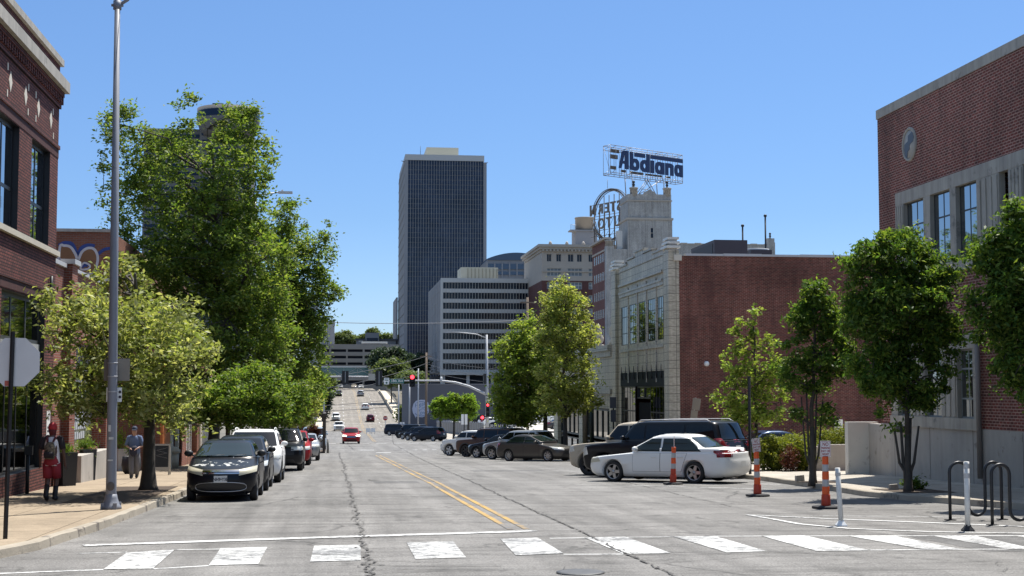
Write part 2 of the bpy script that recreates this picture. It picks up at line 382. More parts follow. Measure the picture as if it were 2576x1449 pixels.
# tree pit soil
mb=MB()
def patch(x0,x1,y0,y1,dz,m=0):
    k=max(2,int((y1-y0)/.5)); yy=np.linspace(y0,y1,k); strip([(x0,y) for y in yy],[(x1,y) for y in yy],mb,dz,m)
patch(-5.9,-4.25,32.2,40.2,.146); patch(13.55,14.9,33.2,35.4,.146); patch(13.3,14.2,38.9,40.3,.146); patch(13.9,15.3,84,99,.146)
struct(mb,'soil_beds',m_soil)
mb=MB(); patch(13.6,16.3,85,118,.15); struct(mb,'verge',m_grass)
m_patch=asphalt('newer_asphalt',ROAD_A*.72,(1,.98,.95))
mb=MB()
def blobpatch(pts):
    n=len(pts); mb.add([(x,y,gz(y)+.003) for x,y in pts],[tuple(range(n))])
def irregular(x0,x1,y0,y1):
    for k in range(int((y1-y0)/1.0)+1):
        ya=y0+k; yb=min(y1,ya+1.0)
        if yb<=ya: continue
        j=lambda s:random.uniform(-.05,.05)
        blobpatch([(x0+j(0),ya),(x1+j(0),ya),(x1,yb),(x0,yb)])
irregular(9.2,12.6,19.6,22.6); irregular(-2.9,-.9,62,66); irregular(1.2,2.6,44.5,46.6); irregular(5.5,8.4,57,59); irregular(6.0,9.6,86,90)
struct(mb,'road_patches',m_patch)
# painted markings
def wornpaint(name,col,thr):
    m,t,b=newmat(name); p=wpos(t)
    f=noise(t,scaled(t,p,(2.2,4.5,1)),2.2,6,.75); f2=noise(t,p,28,3,.8)
    a=N(t,'ShaderNodeMath',operation='MULTIPLY_ADD'); t.links.new(f2,a.inputs[0]); a.inputs[1].default_value=.35; t.links.new(f,a.inputs[2])
    lo=noise(t,p,.45,2); a3=N(t,'ShaderNodeMath',operation='MULTIPLY_ADD'); t.links.new(lo,a3.inputs[0]); a3.inputs[1].default_value=.45; t.links.new(a.outputs[0],a3.inputs[2])
    k=ramp(t,a3.outputs[0],[(thr+.225,0.),(thr+.335,1.)])
    c=mixc(t,k,col,[x*.72 for x in (ROAD_A,)*3]); c=mixc(t,1.0,c,ramp(t,f2,[(.3,.82),(.7,1.08)]),'MULTIPLY')
    t.links.new(c,b.inputs['Base Color']); b.inputs['Roughness'].default_value=.75; MATS[name]=m; return m
m_pw=wornpaint('worn_white_paint',(.60,.60,.58),.64); m_py=wornpaint('worn_yellow_paint',(.44,.27,.06),.625); m_pw2=wornpaint('fresh_white_paint',(.60,.60,.585),.70)
def gpx(px,py,dz=.008):
    p=G(px,py); return (p[0],p[1],gz(p[1])+dz)
Z6=lambda x,y:(x/1.31428*.65714,(1900+y/1.31428)*.65714)
Z7=lambda x,y:((1960+x/1.31428)*.65714,(1900+y/1.31428)*.65714)
def quadpx(mb,pts,dz=.008,m=0,sub=1):
    q=[gpx(*p,dz=dz) for p in pts]; mb.add(q,[(0,1,2,3)],m)
S6=[((640,285),(880,272),(770,368),(520,370)),((1110,265),(1345,260),(1300,343),(1050,352)),((1580,252),(1815,248),(1815,325),(1560,335)),((2045,235),(2280,230),(2345,310),(2090,320))]
S7=[((-60,217),(130,212),(260,292),(20,302)),((365,210),(570,207),(800,290),(560,292)),((810,205),(1020,203),(1280,280),(1080,285)),((1255,203),(1470,200),(1800,275),(1535,278)),((1690,202),(1920,202),(2270,272),(2080,272)),((2115,202),(2330,200),(2640,270),(2500,270)),((2530,200),(2740,200),(3060,268),(2900,268))]
mb=MB()
for q in S6: quadpx(mb,[Z6(*p) for p in q])
for q in S7: quadpx(mb,[Z7(*p) for p in q])
struct(mb,'crosswalk_stripes',m_pw)
def linepx(mb,pts,w,dz=.008,m=0):
    P=[Vector(gpx(*p)) for p in pts]; n=len(P); a=[];b=[]
    D=[]
    for i in range(n-1):
        k=max(1,int((P[i+1]-P[i]).length/1.5))
        for j in range(k): D.append(P[i].lerp(P[i+1],j/k))
    D.append(P[-1]); P=D; n=len(P)
    for i,p in enumerate(P):
        d=(P[min(i+1,n-1)]-P[max(i-1,0)]); d.z=0; d.normalize(); s=Vector((d.y,-d.x,0))*w/2
        for L_,q in ((a,p+s),(b,p-s)): L_.append((q.x,q.y,gz(q.y)+dz))
    mb.add(a+b,[(i,i+1,n+i+1,n+i) for i in range(n-1)],m)
mb=MB(); linepx(mb,[Z6(418,250),Z6(1500,213),Z6(2576,181),Z7(105,176)],.33,.010)
struct(mb,'stop_line',m_pw2)
mb=MB()
linepx(mb,[Z6(398,288),Z6(640,283)],.1,.004); linepx(mb,[Z6(880,272),Z6(1110,267)],.1,.004); linepx(mb,[Z6(-200,397),Z6(520,371)],.12,.004); linepx(mb,[Z6(770,366),Z6(1050,353)],.1,.004)
linepx(mb,[Z7(190,213),Z7(810,206)],.1,.004); linepx(mb,[Z7(1020,202),Z7(2700,199)],.1,.004); linepx(mb,[Z7(260,295),Z7(560,293)],.1,.004); linepx(mb,[Z7(1800,274),Z7(2700,267)],.1,.004)
linepx(mb,[Z7(1180,95),Z7(1600,115),Z7(2100,135),Z7(2700,160)],.16,.008); linepx(mb,[Z7(1190,96),Z7(1300,115),Z7(1450,143),Z7(1700,165),Z7(2100,182),Z7(2700,192)],.13,.010); linepx(mb,[Z7(1500,100),Z7(2100,104),Z7(2300,112)],.07,.006)
struct(mb,'lane_lines',m_pw2)
mb=MB()
for dx in (-.14,.14):
    pts=[(3.17+dx,24.9),(3.05+dx,40),(2.98+dx,60),(2.95+dx,80),(2.94+dx,100)]
    pts=densify(pts,2); strip([(x-.055,y) for x,y in pts],[(x+.055,y) for x,y in pts],mb,.008)
for dx in (-.12,.12):
    pts=densify([(4.6+dx,170),(5.0+dx,220),(5.6+dx,296)],5); strip([(x-.05,y) for x,y in pts],[(x+.05,y) for x,y in pts],mb,.012)
struct(mb,'centre_line',m_py)
mb=MB()  # far junction dashes
for y,xa in ((108,[3.6]),(118,[2.6,5.6,6.5,7.3,8.1,8.9,9.7,10.5,11.4]),(152,[-.5,1.2,3,4.8,6.5,8.2,10,11.8])):
    for x in xa:
        k=1.1 if y!=118 or x>9 or x<4 else .35
        strip([(x-k/2,y),(x-k/2,y+.6),(x-k/2,y+1.2)],[(x+k/2,y),(x+k/2,y+.6),(x+k/2,y+1.2)],mb,.012)
for x in (1.0,8.6):
    for y in range(165,290,12):
        strip([(x-.08,y),(x-.08,y+3)],[(x+.08,y),(x+.08,y+3)],mb,.012)
for k in range(7):   # stall lines
    pass
struct(mb,'junction_dashes',m_pw2)
# stall lines at 45 degrees
mb=MB()
for y0 in (37.2,41.1,45.0,48.9,52.8,56.7,72,76,80,84,88,92,96,100,104):
    a=Vector((13.0,y0-0.0,0)); d=Vector((-.7,.7,0))*6.2; s=Vector((.04,.04,0))
    v=[a-s,a+s,a+d+s,a+d-s]; mb.add([(p.x,p.y,gz(p.y)+.010) for p in v],[(0,1,2,3)])
struct(mb,'stall_lines',m_pw)
# cracks and tar seams
m_tar=mat('tar_seam',(.072,.069,.065),.9,0,.3,4)
mb=MB()
def crack(path,w,wob,seg=.12,gap=.0,branch=0):
    P=[Vector((x,y,0)) for x,y in path]; pts=[]; off=0
    for a,b in zip(P[:-1],P[1:]):
        L_=(b-a).length; k=max(1,int(L_/seg)); d=(b-a).normalized(); s=Vector((d.y,-d.x,0))
        for i in range(k):
            off=off*.86+random.gauss(0,wob); pts.append((a.lerp(b,i/k)+s*off,s))
    L1=[];L2=[]; runs=[]
    for p,s in pts:
        ww=max(.004,w*.62*random.uniform(.2,1.4))
        if random.random()<gap:
            if len(L1)>1: runs.append((L1,L2))
            L1=[];L2=[]; continue
        L1.append(p+s*ww/2); L2.append(p-s*ww/2)
        if branch and random.random()<branch:
            q=[p+s*0]; dr=s*random.choice((-1,1))
            for _ in range(random.randint(4,14)): q.append(q[-1]+dr*random.uniform(.06,.22)+Vector((random.gauss(0,.04),random.gauss(0,.07),0)))
            wb=[random.uniform(.006,.018) for _ in q]
            runs.append(([a+Vector((0,x,0)) for a,x in zip(q,wb)],[a-Vector((0,x,0)) for a,x in zip(q,wb)]))
    if len(L1)>1: runs.append((L1,L2))
    for A,B in runs:
        n=len(A); mb.add([(p.x,p.y,gz(p.y)+.014) for p in A]+[(p.x,p.y,gz(p.y)+.014) for p in B],[(i,i+1,n+i+1,n+i) for i in range(n-1)])
crack([(.44,14.5),(.42,30),(.38,56)],.085,.020,.045,.16,.07); crack([(.47,14.5),(.44,30),(.40,56)],.05,.035,.06,.45,.05); crack([(.40,14.5),(.40,30),(.36,46)],.05,.04,.06,.5,.05); crack([(.38,56),(.3,110)],.10,.03,.15,.1,.03)
crack([(4.05,15),(4.12,24),(4.2,40),(4.7,70),(5.4,101)],.075,.010,.06,.08,.03); crack([(4.09,15),(4.15,24),(4.22,40)],.03,.02,.06,.4,.03)
crack([(-1.6,60),(-1.3,118)],.09,.01,.2,.1); crack([(1.55,118),(1.2,150),(2.6,240)],.12,.02,.3,.1); crack([(5.4,101),(6,150),(9.3,240)],.12,.015,.3,.08)
crack([(8.6,30),(9.0,46),(8.4,70)],.05,.01,.15,.15,.03); crack([(6.2,20),(9.8,17.3),(12,16.5)],.05,.02,.1,.1,.1)
for k in range(120):
    y=random.uniform(17,60)**1.0; x0=random.uniform(-3.5,9.5); x1=x0+random.uniform(.5,3.2)
    crack([(x0,y),(x1,y+random.uniform(-.5,.5))],.022,.03,.12,.08)
for k in range(26):
    y=random.uniform(60,118); x0=random.uniform(-3,8); crack([(x0,y),(x0+random.uniform(1.5,5),y+random.uniform(-.6,.6))],.05,.04,.3,.05)
crack([(1.2,76),(3.3,76.5),(6.5,76.2)],.16,.03,.2,.1); crack([(3.5,62),(9.5,63)],.12,.03,.2,.05); crack([(-.6,52.6),(1.1,52.9)],.28,.04,.12,.0)
crack([(1.0,16.4),(2.5,16.6),(5,16.2),(9,15.8)],.05,.03,.1,.1,.1)
struct(mb,'road_cracks',m_tar)
# manhole
p=G(1460,1443); mb=MB(); mb.lathe([(.30,0),(.30,.014),(.24,.018),(.0,.018)],20,M=Matrix.Translation((p[0],p[1],gz(p[1])+.002)))
o=mb.build('manhole_cover',mat('cast_iron',(.10,.10,.10),.6,.6,.3,8)); tag(o,'round iron manhole cover set in the cracked asphalt','manhole cover')
# ---------------------------------------------------------------- buildings
b_dark=brickmat('dark_maroon_brick',(.225,.07,.055),(.125,.042,.037),(.028,.010,.011),.21,.075,.013,.3,bst=.8,streak=True)
b_sold=brickmat('soldier_brick',(.11,.042,.04),(.075,.03,.03),(.03,.018,.018),.070,.21,.009,.3,off=0)
b_red=brickmat('orange_red_brick',(.26,.075,.045),(.19,.052,.036),(.24,.18,.15),.21,.072,.010,.3)
b_old=brickmat('old_red_brick',(.25,.064,.045),(.135,.042,.035),(.35,.215,.165),.21,.069,.012,.55,stain=(.085,.035,.032),vs=.3,streak=True)
b_right=brickmat('variegated_brick',(.25,.060,.044),(.125,.046,.038),(.47,.29,.23),.205,.080,.013,.35,streak=True)
b_ware=brickmat('brown_brick',(.27,.10,.055),(.20,.075,.045),(.22,.15,.12),.21,.072,.01,.3)
t_cotta=brickmat('terracotta_tile',(.62,.55,.42),(.54,.48,.37),(.20,.175,.14),.62,.42,.014,.16,rough=.45,off=0,bst=.3,streak=True)
t_cotta2=brickmat('grey_terracotta_tile',(.55,.51,.43),(.47,.44,.38),(.18,.165,.15),.7,.55,.016,.14,rough=.45,off=0,streak=True)
m_panel=mat('spandrel_panel',(.30,.28,.24),.6,0,.1,2)
m_fr=mat('black_window_frame',(.012,.013,.016),.4); m_frg=mat('bronze_frame',(.05,.055,.055),.5)
m_pane=mat('window_glass',(.015,.02,.025),.03,0,spec=1.0); m_dimm=mat('shop_glass',(.06,.066,.072),.03,1.0); m_mirr=mat('sky_reflecting_glass',(.42,.45,.48),.02,1.0); m_roof=mat('roof_gravel',(.2,.19,.18),.9,0,.2,1)
m_cream=mat('cream_stone',(.50,.45,.36),.75,0,.15,2,.2,30); m_coping=mat('metal_coping',(.5,.5,.5),.5,.2)
m_wg=brickmat('white_glazed_brick',(.50,.49,.46),(.44,.43,.41),(.34,.32,.30),.6,.3,.02,.2,rough=.5,streak=True)
def bx(mb,pl,p,out,u0,u1,d0,d1,z0,z1,m=0):
    if pl=='x': mb.box(p+out*d0,p+out*d1,u0,u1,z0,z1,m)
    else: mb.box(u0,u1,p+out*d0,p+out*d1,z0,z1,m)
def pt(pl,p,out,u,d,z): return (p+out*d,u,z) if pl=='x' else (u,p+out*d,z)
def facade(mb,pl,p,out,u0,u1,z0,z1,ops=(),dep=.2,m=0,mr=None):
    mr=m if mr is None else mr
    us=sorted(set([u0,u1]+[max(u0,min(u1,v)) for o in ops for v in o[:2]])); zs=sorted(set([z0,z1]+[max(z0,min(z1,v)) for o in ops for v in o[2:4]]))
    for i in range(len(us)-1):
        for j in range(len(zs)-1):
            cu=(us[i]+us[i+1])/2; cz=(zs[j]+zs[j+1])/2
            if any(o[0]<cu<o[1] and o[2]<cz<o[3] for o in ops): continue
            mb.add([pt(pl,p,out,us[i],0,zs[j]),pt(pl,p,out,us[i+1],0,zs[j]),pt(pl,p,out,us[i+1],0,zs[j+1]),pt(pl,p,out,us[i],0,zs[j+1])],[(0,1,2,3)],m)
    for a,b,c,d in [o[:4] for o in ops]:
        for (q0,q1) in (((a,c),(b,c)),((b,c),(b,d)),((b,d),(a,d)),((a,d),(a,c))):
            mb.add([pt(pl,p,out,q0[0],0,q0[1]),pt(pl,p,out,q1[0],0,q1[1]),pt(pl,p,out,q1[0],-dep,q1[1]),pt(pl,p,out,q0[0],-dep,q0[1])],[(0,1,2,3)],mr)
def win(par,pl,p,out,u0,u1,z0,z1,nx=1,zs=(),fm=None,gm=None,fw=.05,fd=.06,name='window',ft=None,pd=.3):
    fm=fm or m_fr; gm=gm or m_pane; ft=ft or fw
    mb=MB(); bx(mb,pl,p,out,u0,u0+fw,0,fd,z0,z1); bx(mb,pl,p,out,u1-fw,u1,0,fd,z0,z1); bx(mb,pl,p,out,u0+fw,u1-fw,0,fd,z1-ft,z1); bx(mb,pl,p,out,u0+fw,u1-fw,0,fd,z0,z0+ft)
    for i in range(1,nx):
        u=u0+(u1-u0)*i/nx; bx(mb,pl,p,out,u-fw/2,u+fw/2,0,fd*.97,z0+ft,z1-ft)
    for z in zs: bx(mb,pl,p,out,u0+fw,u1-fw,0,fd*.94,z-ft/2,z+ft/2)
    w=mb.build(name,fm,par,normals=False)
    g=MB(); g.add([pt(pl,p,out,u0+fw*.5,fd*pd,z0+ft*.5),pt(pl,p,out,u1-fw*.5,fd*pd,z0+ft*.5),pt(pl,p,out,u1-fw*.5,fd*pd,z1-ft*.5),pt(pl,p,out,u0+fw*.5,fd*pd,z1-ft*.5)],[(0,1,2,3)]); g.build('pane',gm,w,normals=False)
    return w
def part(par,name,mats,fn,**k):
    mb=MB(); fn(mb); return mb.build(name,mats,par,**k)
def shell(mb,x0,x1,y0,y1,z0,z1,skip='',m=0,mt=None):
    f={'-x':[(x0,y0,z0),(x0,y1,z0),(x0,y1,z1),(x0,y0,z1)],'+x':[(x1,y0,z0),(x1,y1,z0),(x1,y1,z1),(x1,y0,z1)],'-y':[(x0,y0,z0),(x1,y0,z0),(x1,y0,z1),(x0,y0,z1)],'+y':[(x0,y1,z0),(x1,y1,z0),(x1,y1,z1),(x0,y1,z1)],'+z':[(x0,y0,z1),(x1,y0,z1),(x1,y1,z1),(x0,y1,z1)]}
    for k,v in f.items():
        if k not in skip.split(','): mb.add(v,[(0,1,2,3)],(mt if (k=='+z' and mt is not None) else m))
# ---- 1: dark brick corner building on the left
X1=-7.65; Y1=40.3; y0=19.0
B=thing('brick_building','two storey dark maroon brick building with white diamond inlays and stone cornice','building',(X1,Y1,gz(Y1)+.14))
ops2=[(28.9,31.2,5.64,8.2),(33.15,35.45,5.64,8.2),(36.9,39.2,5.64,8.2),(24.6,26.9,5.64,8.2)]
ops1=[(34.0,39.0,-.16,4.2),(22.6,30.2,-.1,4.2)]
def f(mb):
    facade(mb,'x',X1,1,y0,Y1,gz(Y1)-.2,10.80,ops2+ops1,.20,0,2)
    shell(mb,-24,X1,y0,Y1,gz(Y1)-.2,10.8,'+x',0,1)
part(B,'wall',[b_dark,m_roof,m_fr],f,normals=False)
def f(mb):
    bx(mb,'x',X1,1,y0,Y1+.12,-.3,.09,10.80,10.98)
part(B,'coping',m_stone,f)
def f(mb):
    bx(mb,'x',X1,1,y0,Y1+.22,.0,.24,10.06,10.36); bx(mb,'y',Y1,1,-12,X1,0,.22,10.06,10.36)
part(B,'cornice',m_stone,f)
def f(mb):
    bx(mb,'x',X1,1,y0,Y1+.10,.0,.12,9.93,10.06); bx(mb,'x',X1,1,y0,Y1+.05,0,.05,9.60,9.72)
    n=int((Y1-y0)/.24)
    for i in range(n): bx(mb,'x',X1,1,Y1+.08-.24*i-.12,Y1+.08-.24*i,0,.10,9.72,9.93)
part(B,'brick_dentils',b_dark,f)
def f(mb):
    bx(mb,'x',X1,1,y0,Y1+.04,0,.045,8.46,8.56); bx(mb,'x',X1,1,y0,Y1,0,.012,8.22,8.46,1)
    bx(mb,'x',X1,1,y0,Y1,0,.012,4.24,4.48,1); bx(mb,'x',X1,1,y0,Y1+.03,0,.04,4.48,4.56)
part(B,'brick_band',[b_dark,b_sold],f)
part(B,'sill',m_cream,lambda mb:bx(mb,'x',X1,1,y0,Y1+.06,0,.10,5.50,5.64))
m_tile=mat('white_inlay',(.62,.56,.46),.6,0,.1,9)
for px,py in ((26,207.6),(64.2,243.8),(96.4,274.5),(127.7,304)):
    p=PX(px,py,X1); 
    part(B,'diamond_inlay',m_tile,lambda mb:mb.prism([(X1+.012,p[1]-.17,9.08),(X1+.012,p[1],8.83),(X1+.012,p[1]+.17,9.08),(X1+.012,p[1],9.33)],(-.02,0,0)),normals=True)
for y in (31.3,29.6,27.9): part(B,'diamond_inlay',m_tile,lambda mb:mb.prism([(X1+.012,y-.17,9.08),(X1+.012,y,8.83),(X1+.012,y+.17,9.08),(X1+.012,y,9.33)],(-.02,0,0)))
for sx,sy in ((29.7,254),(27,355.5),(108.7,335),(106.3,428),(137,363),(136,454),(202.6,428),(203,520)):
    p=PX(sx*.65714,sy*.65714,X1); part(B,'tile_inlay',m_tile,lambda mb:bx(mb,'x',X1,1,p[1]-.04,p[1]+.04,-.01,.012,p[2]-.085,p[2]+.085))
for o in ops2: win(B,'x',X1-.20,1,o[0],o[1],o[2],o[3],2,(o[2]+(o[3]-o[2])*.40,),m_fr,m_mirr,.085,.05,pd=.7)
for o in ops1:
    win(B,'x',X1-.2,1,o[0],o[1],3.05,o[3],3,(),m_frg,m_dimm,.10,.05,pd=.7); win(B,'x',X1-.2,1,o[0],o[1],o[2],2.80,4,(),m_fr,m_dimm,.07,.05,pd=.7)
    part(B,'transom',mat('pale_grey_trim',(.34,.35,.35),.6),lambda mb:bx(mb,'x',X1-.28,1,o[0],o[1],0,.16,2.80,3.05))
part(B,'drain_pipe',m_fr,lambda mb:mb.tube([(X1+.06,39.45,4.9),(X1+.06,39.45,3.9)],.05,6))
part(B,'notice',m_white,lambda mb:bx(mb,'x',X1,1,39.5,39.95,.0,.012,.55,1.30))
def f(mb):
    put_text(mb,'NO',.22,frame((X1+.018,39.72,1.12),(0,1,0),(0,0,1)),xs=.9)
    for k in range(2): mb.box(X1+.014,X1+.018,39.6,39.84,.74+.1*k,.79+.1*k)
part(B,'notice_lettering',m_ink,f)
# ---- 2: low orange-red storefront
X2=-7.75; Y2=52.0
B=thing('brick_storefront','single storey orange brick storefront with pale coping and brick piers','building',(X2,Y1,gz(Y1)))
zt2=5.35
def f(mb):
    facade(mb,'x',X2,1,Y1+.01,Y2,-2,zt2,[(43.4,48.6,.02,3.3),(49.4,51.2,-.9,2.6)],.3); shell(mb,-24,X2,Y1+.01,Y2,-2,zt2,'+x',0,1)
part(B,'wall',[b_red,m_roof],f,normals=False)
part(B,'coping',m_coping,lambda mb:(bx(mb,'x',X2,1,Y1+.01,42.1,-.35,.08,zt2,zt2+.12),bx(mb,'x',X2,1,43.1,Y2,-.35,.08,zt2-.28+.28,zt2+.10)))
for ya in (42.15,48.75):
    part(B,'pier',b_red,lambda mb:bx(mb,'x',X2,1,ya,ya+.85,0,.22,-1.2,zt2+.12)); part(B,'pier_cap',m_coping,lambda mb:bx(mb,'x',X2,1,ya-.06,ya+.91,-.1,.3,zt2+.12,zt2+.26))
part(B,'ledge',m_conc,lambda mb:bx(mb,'x',X2,1,43.2,48.7,0,.40,-1.4,-.06))
def mural():
    m,t,b=newmat('window_mural'); p=wpos(t)
    sx=N(t,'ShaderNodeSeparateXYZ'); t.links.new(p,sx.inputs[0])
    f=noise(t,scaled(t,p,(1,2.2,.7)),2.2,6,.7); c=ramp(t,f,[(.3,(.04,.05,.06)),(.48,(.22,.24,.26)),(.62,(.45,.46,.46)),(.75,(.12,.14,.15))])
    g=ramp(t,noise(t,p,1.6,4,.7),[(.45,(.10,.16,.03)),(.6,(.20,.25,.06)),(.7,(.05,.09,.02))])
    mr=N(t,'ShaderNodeMapRange'); mr.inputs[1].default_value=.9; mr.inputs[2].default_value=.25; t.links.new(sx.outputs[2],mr.inputs[0])
    c=mixc(t,mr.outputs[0],c,g); t.links.new(c,b.inputs['Base Color']); b.inputs['Roughness'].default_value=.15; return m
m_mural=mural()
part(B,'mural_panel',m_mural,lambda mb:bx(mb,'x',X2-.25,1,43.4,48.6,0,.03,.02,3.3))
def f(mb):
    for r in range(5):
        for k in range(9):
            yy=44.2+.36*k+(.18 if r%2 else 0); zz=.45+.30*r
            bx(mb,'x',X2-.22,1,yy-.13,yy+.13,0,.012,zz-.11,zz+.11)
part(B,'mural_scales',mat('mural_pale_scale',(.50,.52,.54),.4,0,.35,5),f)
part(B,'mural_flag',mat('mural_lime',(.35,.50,.05),.5),lambda mb:bx(mb,'x',X2-.22,1,46.2,46.6,0,.012,2.2,2.75))
part(B,'door',m_fr,lambda mb:bx(mb,'x',X2-.25,1,49.4,51.2,0,.05,-.95,2.6))
# ---- 3: taller block with painted end wall and shopfront row
X3=-6.75; Y3a=57.0; Y3b=86
B=thing('shop_block','brown brick block with painted lettering on its end wall and orange shopfronts','building',(X3,Y3a,gz(Y3a)))
def f(mb):
    facade(mb,'x',X3,1,Y3a,Y3b,-4,3.6,[(59.6,62.2,-1.6,3.0),(62.8,65.4,-1.6,2.6),(66.2,72,-1.2,2.8)],.35); shell(mb,-8.69,X3,Y3a+.01,Y3b,-4,3.6,'+x',0,1); shell(mb,-40,-8.7,Y3a,Y3b,-4,8.0,'',0,1)
part(B,'wall',[b_ware,m_roof],f,normals=False)
part(B,'coping',m_stone,lambda mb:(bx(mb,'y',Y3a,-1,-40,-8.65,-.4,.06,8.0,8.12)))
m_or=mat('orange_paint',(.50,.15,.035),.55,0,.15,3); m_cr=mat('cream_paint',(.62,.56,.46),.6); m_pg=mat('pale_door',(.42,.46,.45),.5)
part(B,'orange_front',m_or,lambda mb:bx(mb,'x',X3,1,57.0,59.5,0,.10,-1.55,3.2))
part(B,'door_surround',m_cr,lambda mb:(bx(mb,'x',X3,1,59.55,60.3,0,.12,-1.7,3.1),bx(mb,'x',X3,1,62.25,62.75,0,.12,-1.7,3.1),bx(mb,'x',X3,1,60.3,62.25,0,.12,2.6,3.1)))
part(B,'door',m_pg,lambda mb:bx(mb,'x',X3-.1,1,60.3,62.25,0,.05,-1.6,2.6))
part(B,'red_brick_pier',b_red,lambda mb:bx(mb,'x',X3,1,64.2,66.1,0,.08,-1.9,3.0))
for k in range(5): win(B,'x',X3-.3,1,66.3+1.1*k,67.3+1.1*k,-1.2,2.7,1,(),m_white,m_pane,.06)
part(B,'pale_front',m_cr,lambda mb:bx(mb,'x',X3,1,73,80,0,.08,-2.2,2.6))
# painted letters (outlined loops) on end wall
m_gw=mat('wall_paint_white',(.55,.53,.52),.7,0,.3,3); m_gb=mat('wall_paint_blue',(.03,.06,.22),.7,0,.3,3); m_gt=mat('wall_paint_tan',(.22,.11,.05),.8,0,.25,2)
def loop(mb,pts,w,closed=True,d=.012,m=0):
    P=[PY(px,py,Y3a-d) for px,py in pts]
    n=len(P); rng_=range(n if closed else n-1)
    # smooth resample
    Q=[]
    for i in rng_:
        p0,p1,p2,p3=[np.array(P[(i+k)%n]) if closed else np.array(P[min(max(i+k,0),n-1)]) for k in (-1,0,1,2)]
        for s in range(6):
            u=s/6; Q.append(.5*((2*p1)+(-p0+p2)*u+(2*p0-5*p1+4*p2-p3)*u*u+(-p0+3*p1-3*p2+p3)*u**3))
    if closed: Q.append(Q[0])
    A=[];Bq=[]
    for i,q in enumerate(Q):
        dd=Q[min(i+1,len(Q)-1)]-Q[max(i-1,0)]; s=np.array([dd[2],0,-dd[0]]); s/=np.linalg.norm(s)+1e-9
        A.append(q+s*w/2);Bq.append(q-s*w/2)
    k=len(A); mb.add(A+Bq,[(i,i+1,k+i+1,k+i) for i in range(k-1)],m); return Q
O1=[(150,625),(162,618),(178,622),(190,640),(196,655),(206,634),(222,624),(238,628),(246,648),(242,672),(236,688),(244,700),(240,712),(215,712),(190,712),(165,712),(148,712)]
def f(mb):
    Q=[PY(px,py,Y3a-.006) for px,py in O1]; mb.poly(Q,0)
part(B,'lettering_fill',m_gt,f,normals=False)
part(B,'lettering_outline',m_gw,lambda mb:(loop(mb,O1,.10,True,.014),loop(mb,[(203,672),(212,661),(226,668),(222,676),(206,678)],.07,True,.014),loop(mb,[(196,690),(205,690),(220,688),(238,690)],.07,False,.014),loop(mb,[(150,650),(160,662),(158,690),(150,700)],.07,False,.014)),normals=False)
part(B,'lettering_shadow',m_gb,lambda mb:(loop(mb,[(148,618),(163,611),(182,615),(195,640),(205,624),(222,617),(240,620)],.14,False,.010),loop(mb,[(205,672),(213,665),(222,669)],.16,False,.010),loop(mb,[(246,640),(262,628),(285,625),(300,640)],.12,False,.010)),normals=False)
# ---- right corner brick building with limestone windows
XR=17.5; YR=44.5; yn=14
B=thing('brick_building','two storey variegated brick corner building with limestone window bank and round medallion','building',(XR,YR,gz(YR)+.14))
zs0=float(PX(2330,1058,XR)[2])
# upper window bank: from px
def uy(px,py): p=PX(px,py,XR); return float(p[1]),float(p[2])
upT=uy(2260,487)[1]; upL=uy(2260,487)[0]
wins=[]
def edge(px): return float(PX(px,560,XR)[1])
w1=[(edge(2328),edge(2278)),(edge(2395),edge(2345)),(edge(2463),edge(2410))]
bank_y1=edge(2258); bank_y0=w1[2][0]-8.5
zt_w=uy(2345,487)[1]-.04; zb_w=uy(2420,655)[1]
extra=[]
yy=w1[2][0]-1.55
g0=(yy-.55+.2,yy+.2) # grille slot
for k in range(3):
    yb=w1[2][0]-2.7-k*1.95; extra.append((yb-1.25,yb))
ops=[(a,b,zb_w,zt_w) for a,b in w1]+[(g0[0],g0[1],zb_w,zt_w)]+[(a,b,zb_w,zt_w) for a,b in extra]
lowT=uy(2395,880)[1]; lowB=uy(2420,1052)[1]
def el(px): return float(PX(px,950,XR)[1])
low=[(el(2452),el(2412)),(el(2372),el(2330)),(el(2300),el(2262))]
lowops=[(a,b,lowB,lowT) for a,b in low]
lowops2=[(w-1.3,w,lowB,lowT) for w in (32.5,30.6,28.7)]
zbase=uy(2520,1083)[1]
zc=float(PX(2207,278,XR)[2])
def f(mb):
    facade(mb,'x',XR,-1,yn,YR,zbase,zc-.30,ops+lowops+lowops2,.12,0,2); shell(mb,XR,XR+24,yn,YR,zbase-.0,zc-.30,'-x',0,1)
part(B,'wall',[b_right,m_roof,m_stone],f,normals=False)
part(B,'coping',m_stone,lambda mb:(bx(mb,'x',XR,-1,yn,YR+.03,-.4,.035,zc-.30,zc),bx(mb,'y',YR,1,XR+.41,XR+24,-.4,.03,zc-.30,zc)))
part(B,'concrete_base',m_conc,lambda mb:(bx(mb,'x',XR,-1,yn,YR+.04,-.5,.05,gz(yn)-1.5,zbase)))
part(B,'base_joint',mat('dark_joint',(.10,.09,.08),.9),lambda mb:[bx(mb,'x',XR,-1,yj,yj+.018,.05,.054,gz(yj)-.2,zbase-.02) for yj in (26.2,29.1,32,34.9,37.8,40.7,43.4)])
def f(mb):
    bx(mb,'x',XR,-1,bank_y0,bank_y1,0,.07,zt_w+.0,upT)            # lintel
    bx(mb,'x',XR,-1,bank_y0,bank_y1,0,.10,zb_w-.28,zb_w)          # sill
    ed=sorted(ops,key=lambda o:-o[0]); prev=bank_y1
    for o in ed:
        a,b_=o[1],prev
        bx(mb,'x',XR,-1,a,b_,0,.06,zb_w,zt_w)
        w=b_-a
        if w>.5:
            for k in range(4):
                c=a+w*(k+.5)/4; bx(mb,'x',XR,-1,c-w*.075,c+w*.075,.06,.085,zb_w+.05,zt_w-.05)
        prev=o[0]
    bx(mb,'x',XR,-1,bank_y0,prev,0,.06,zb_w,zt_w)
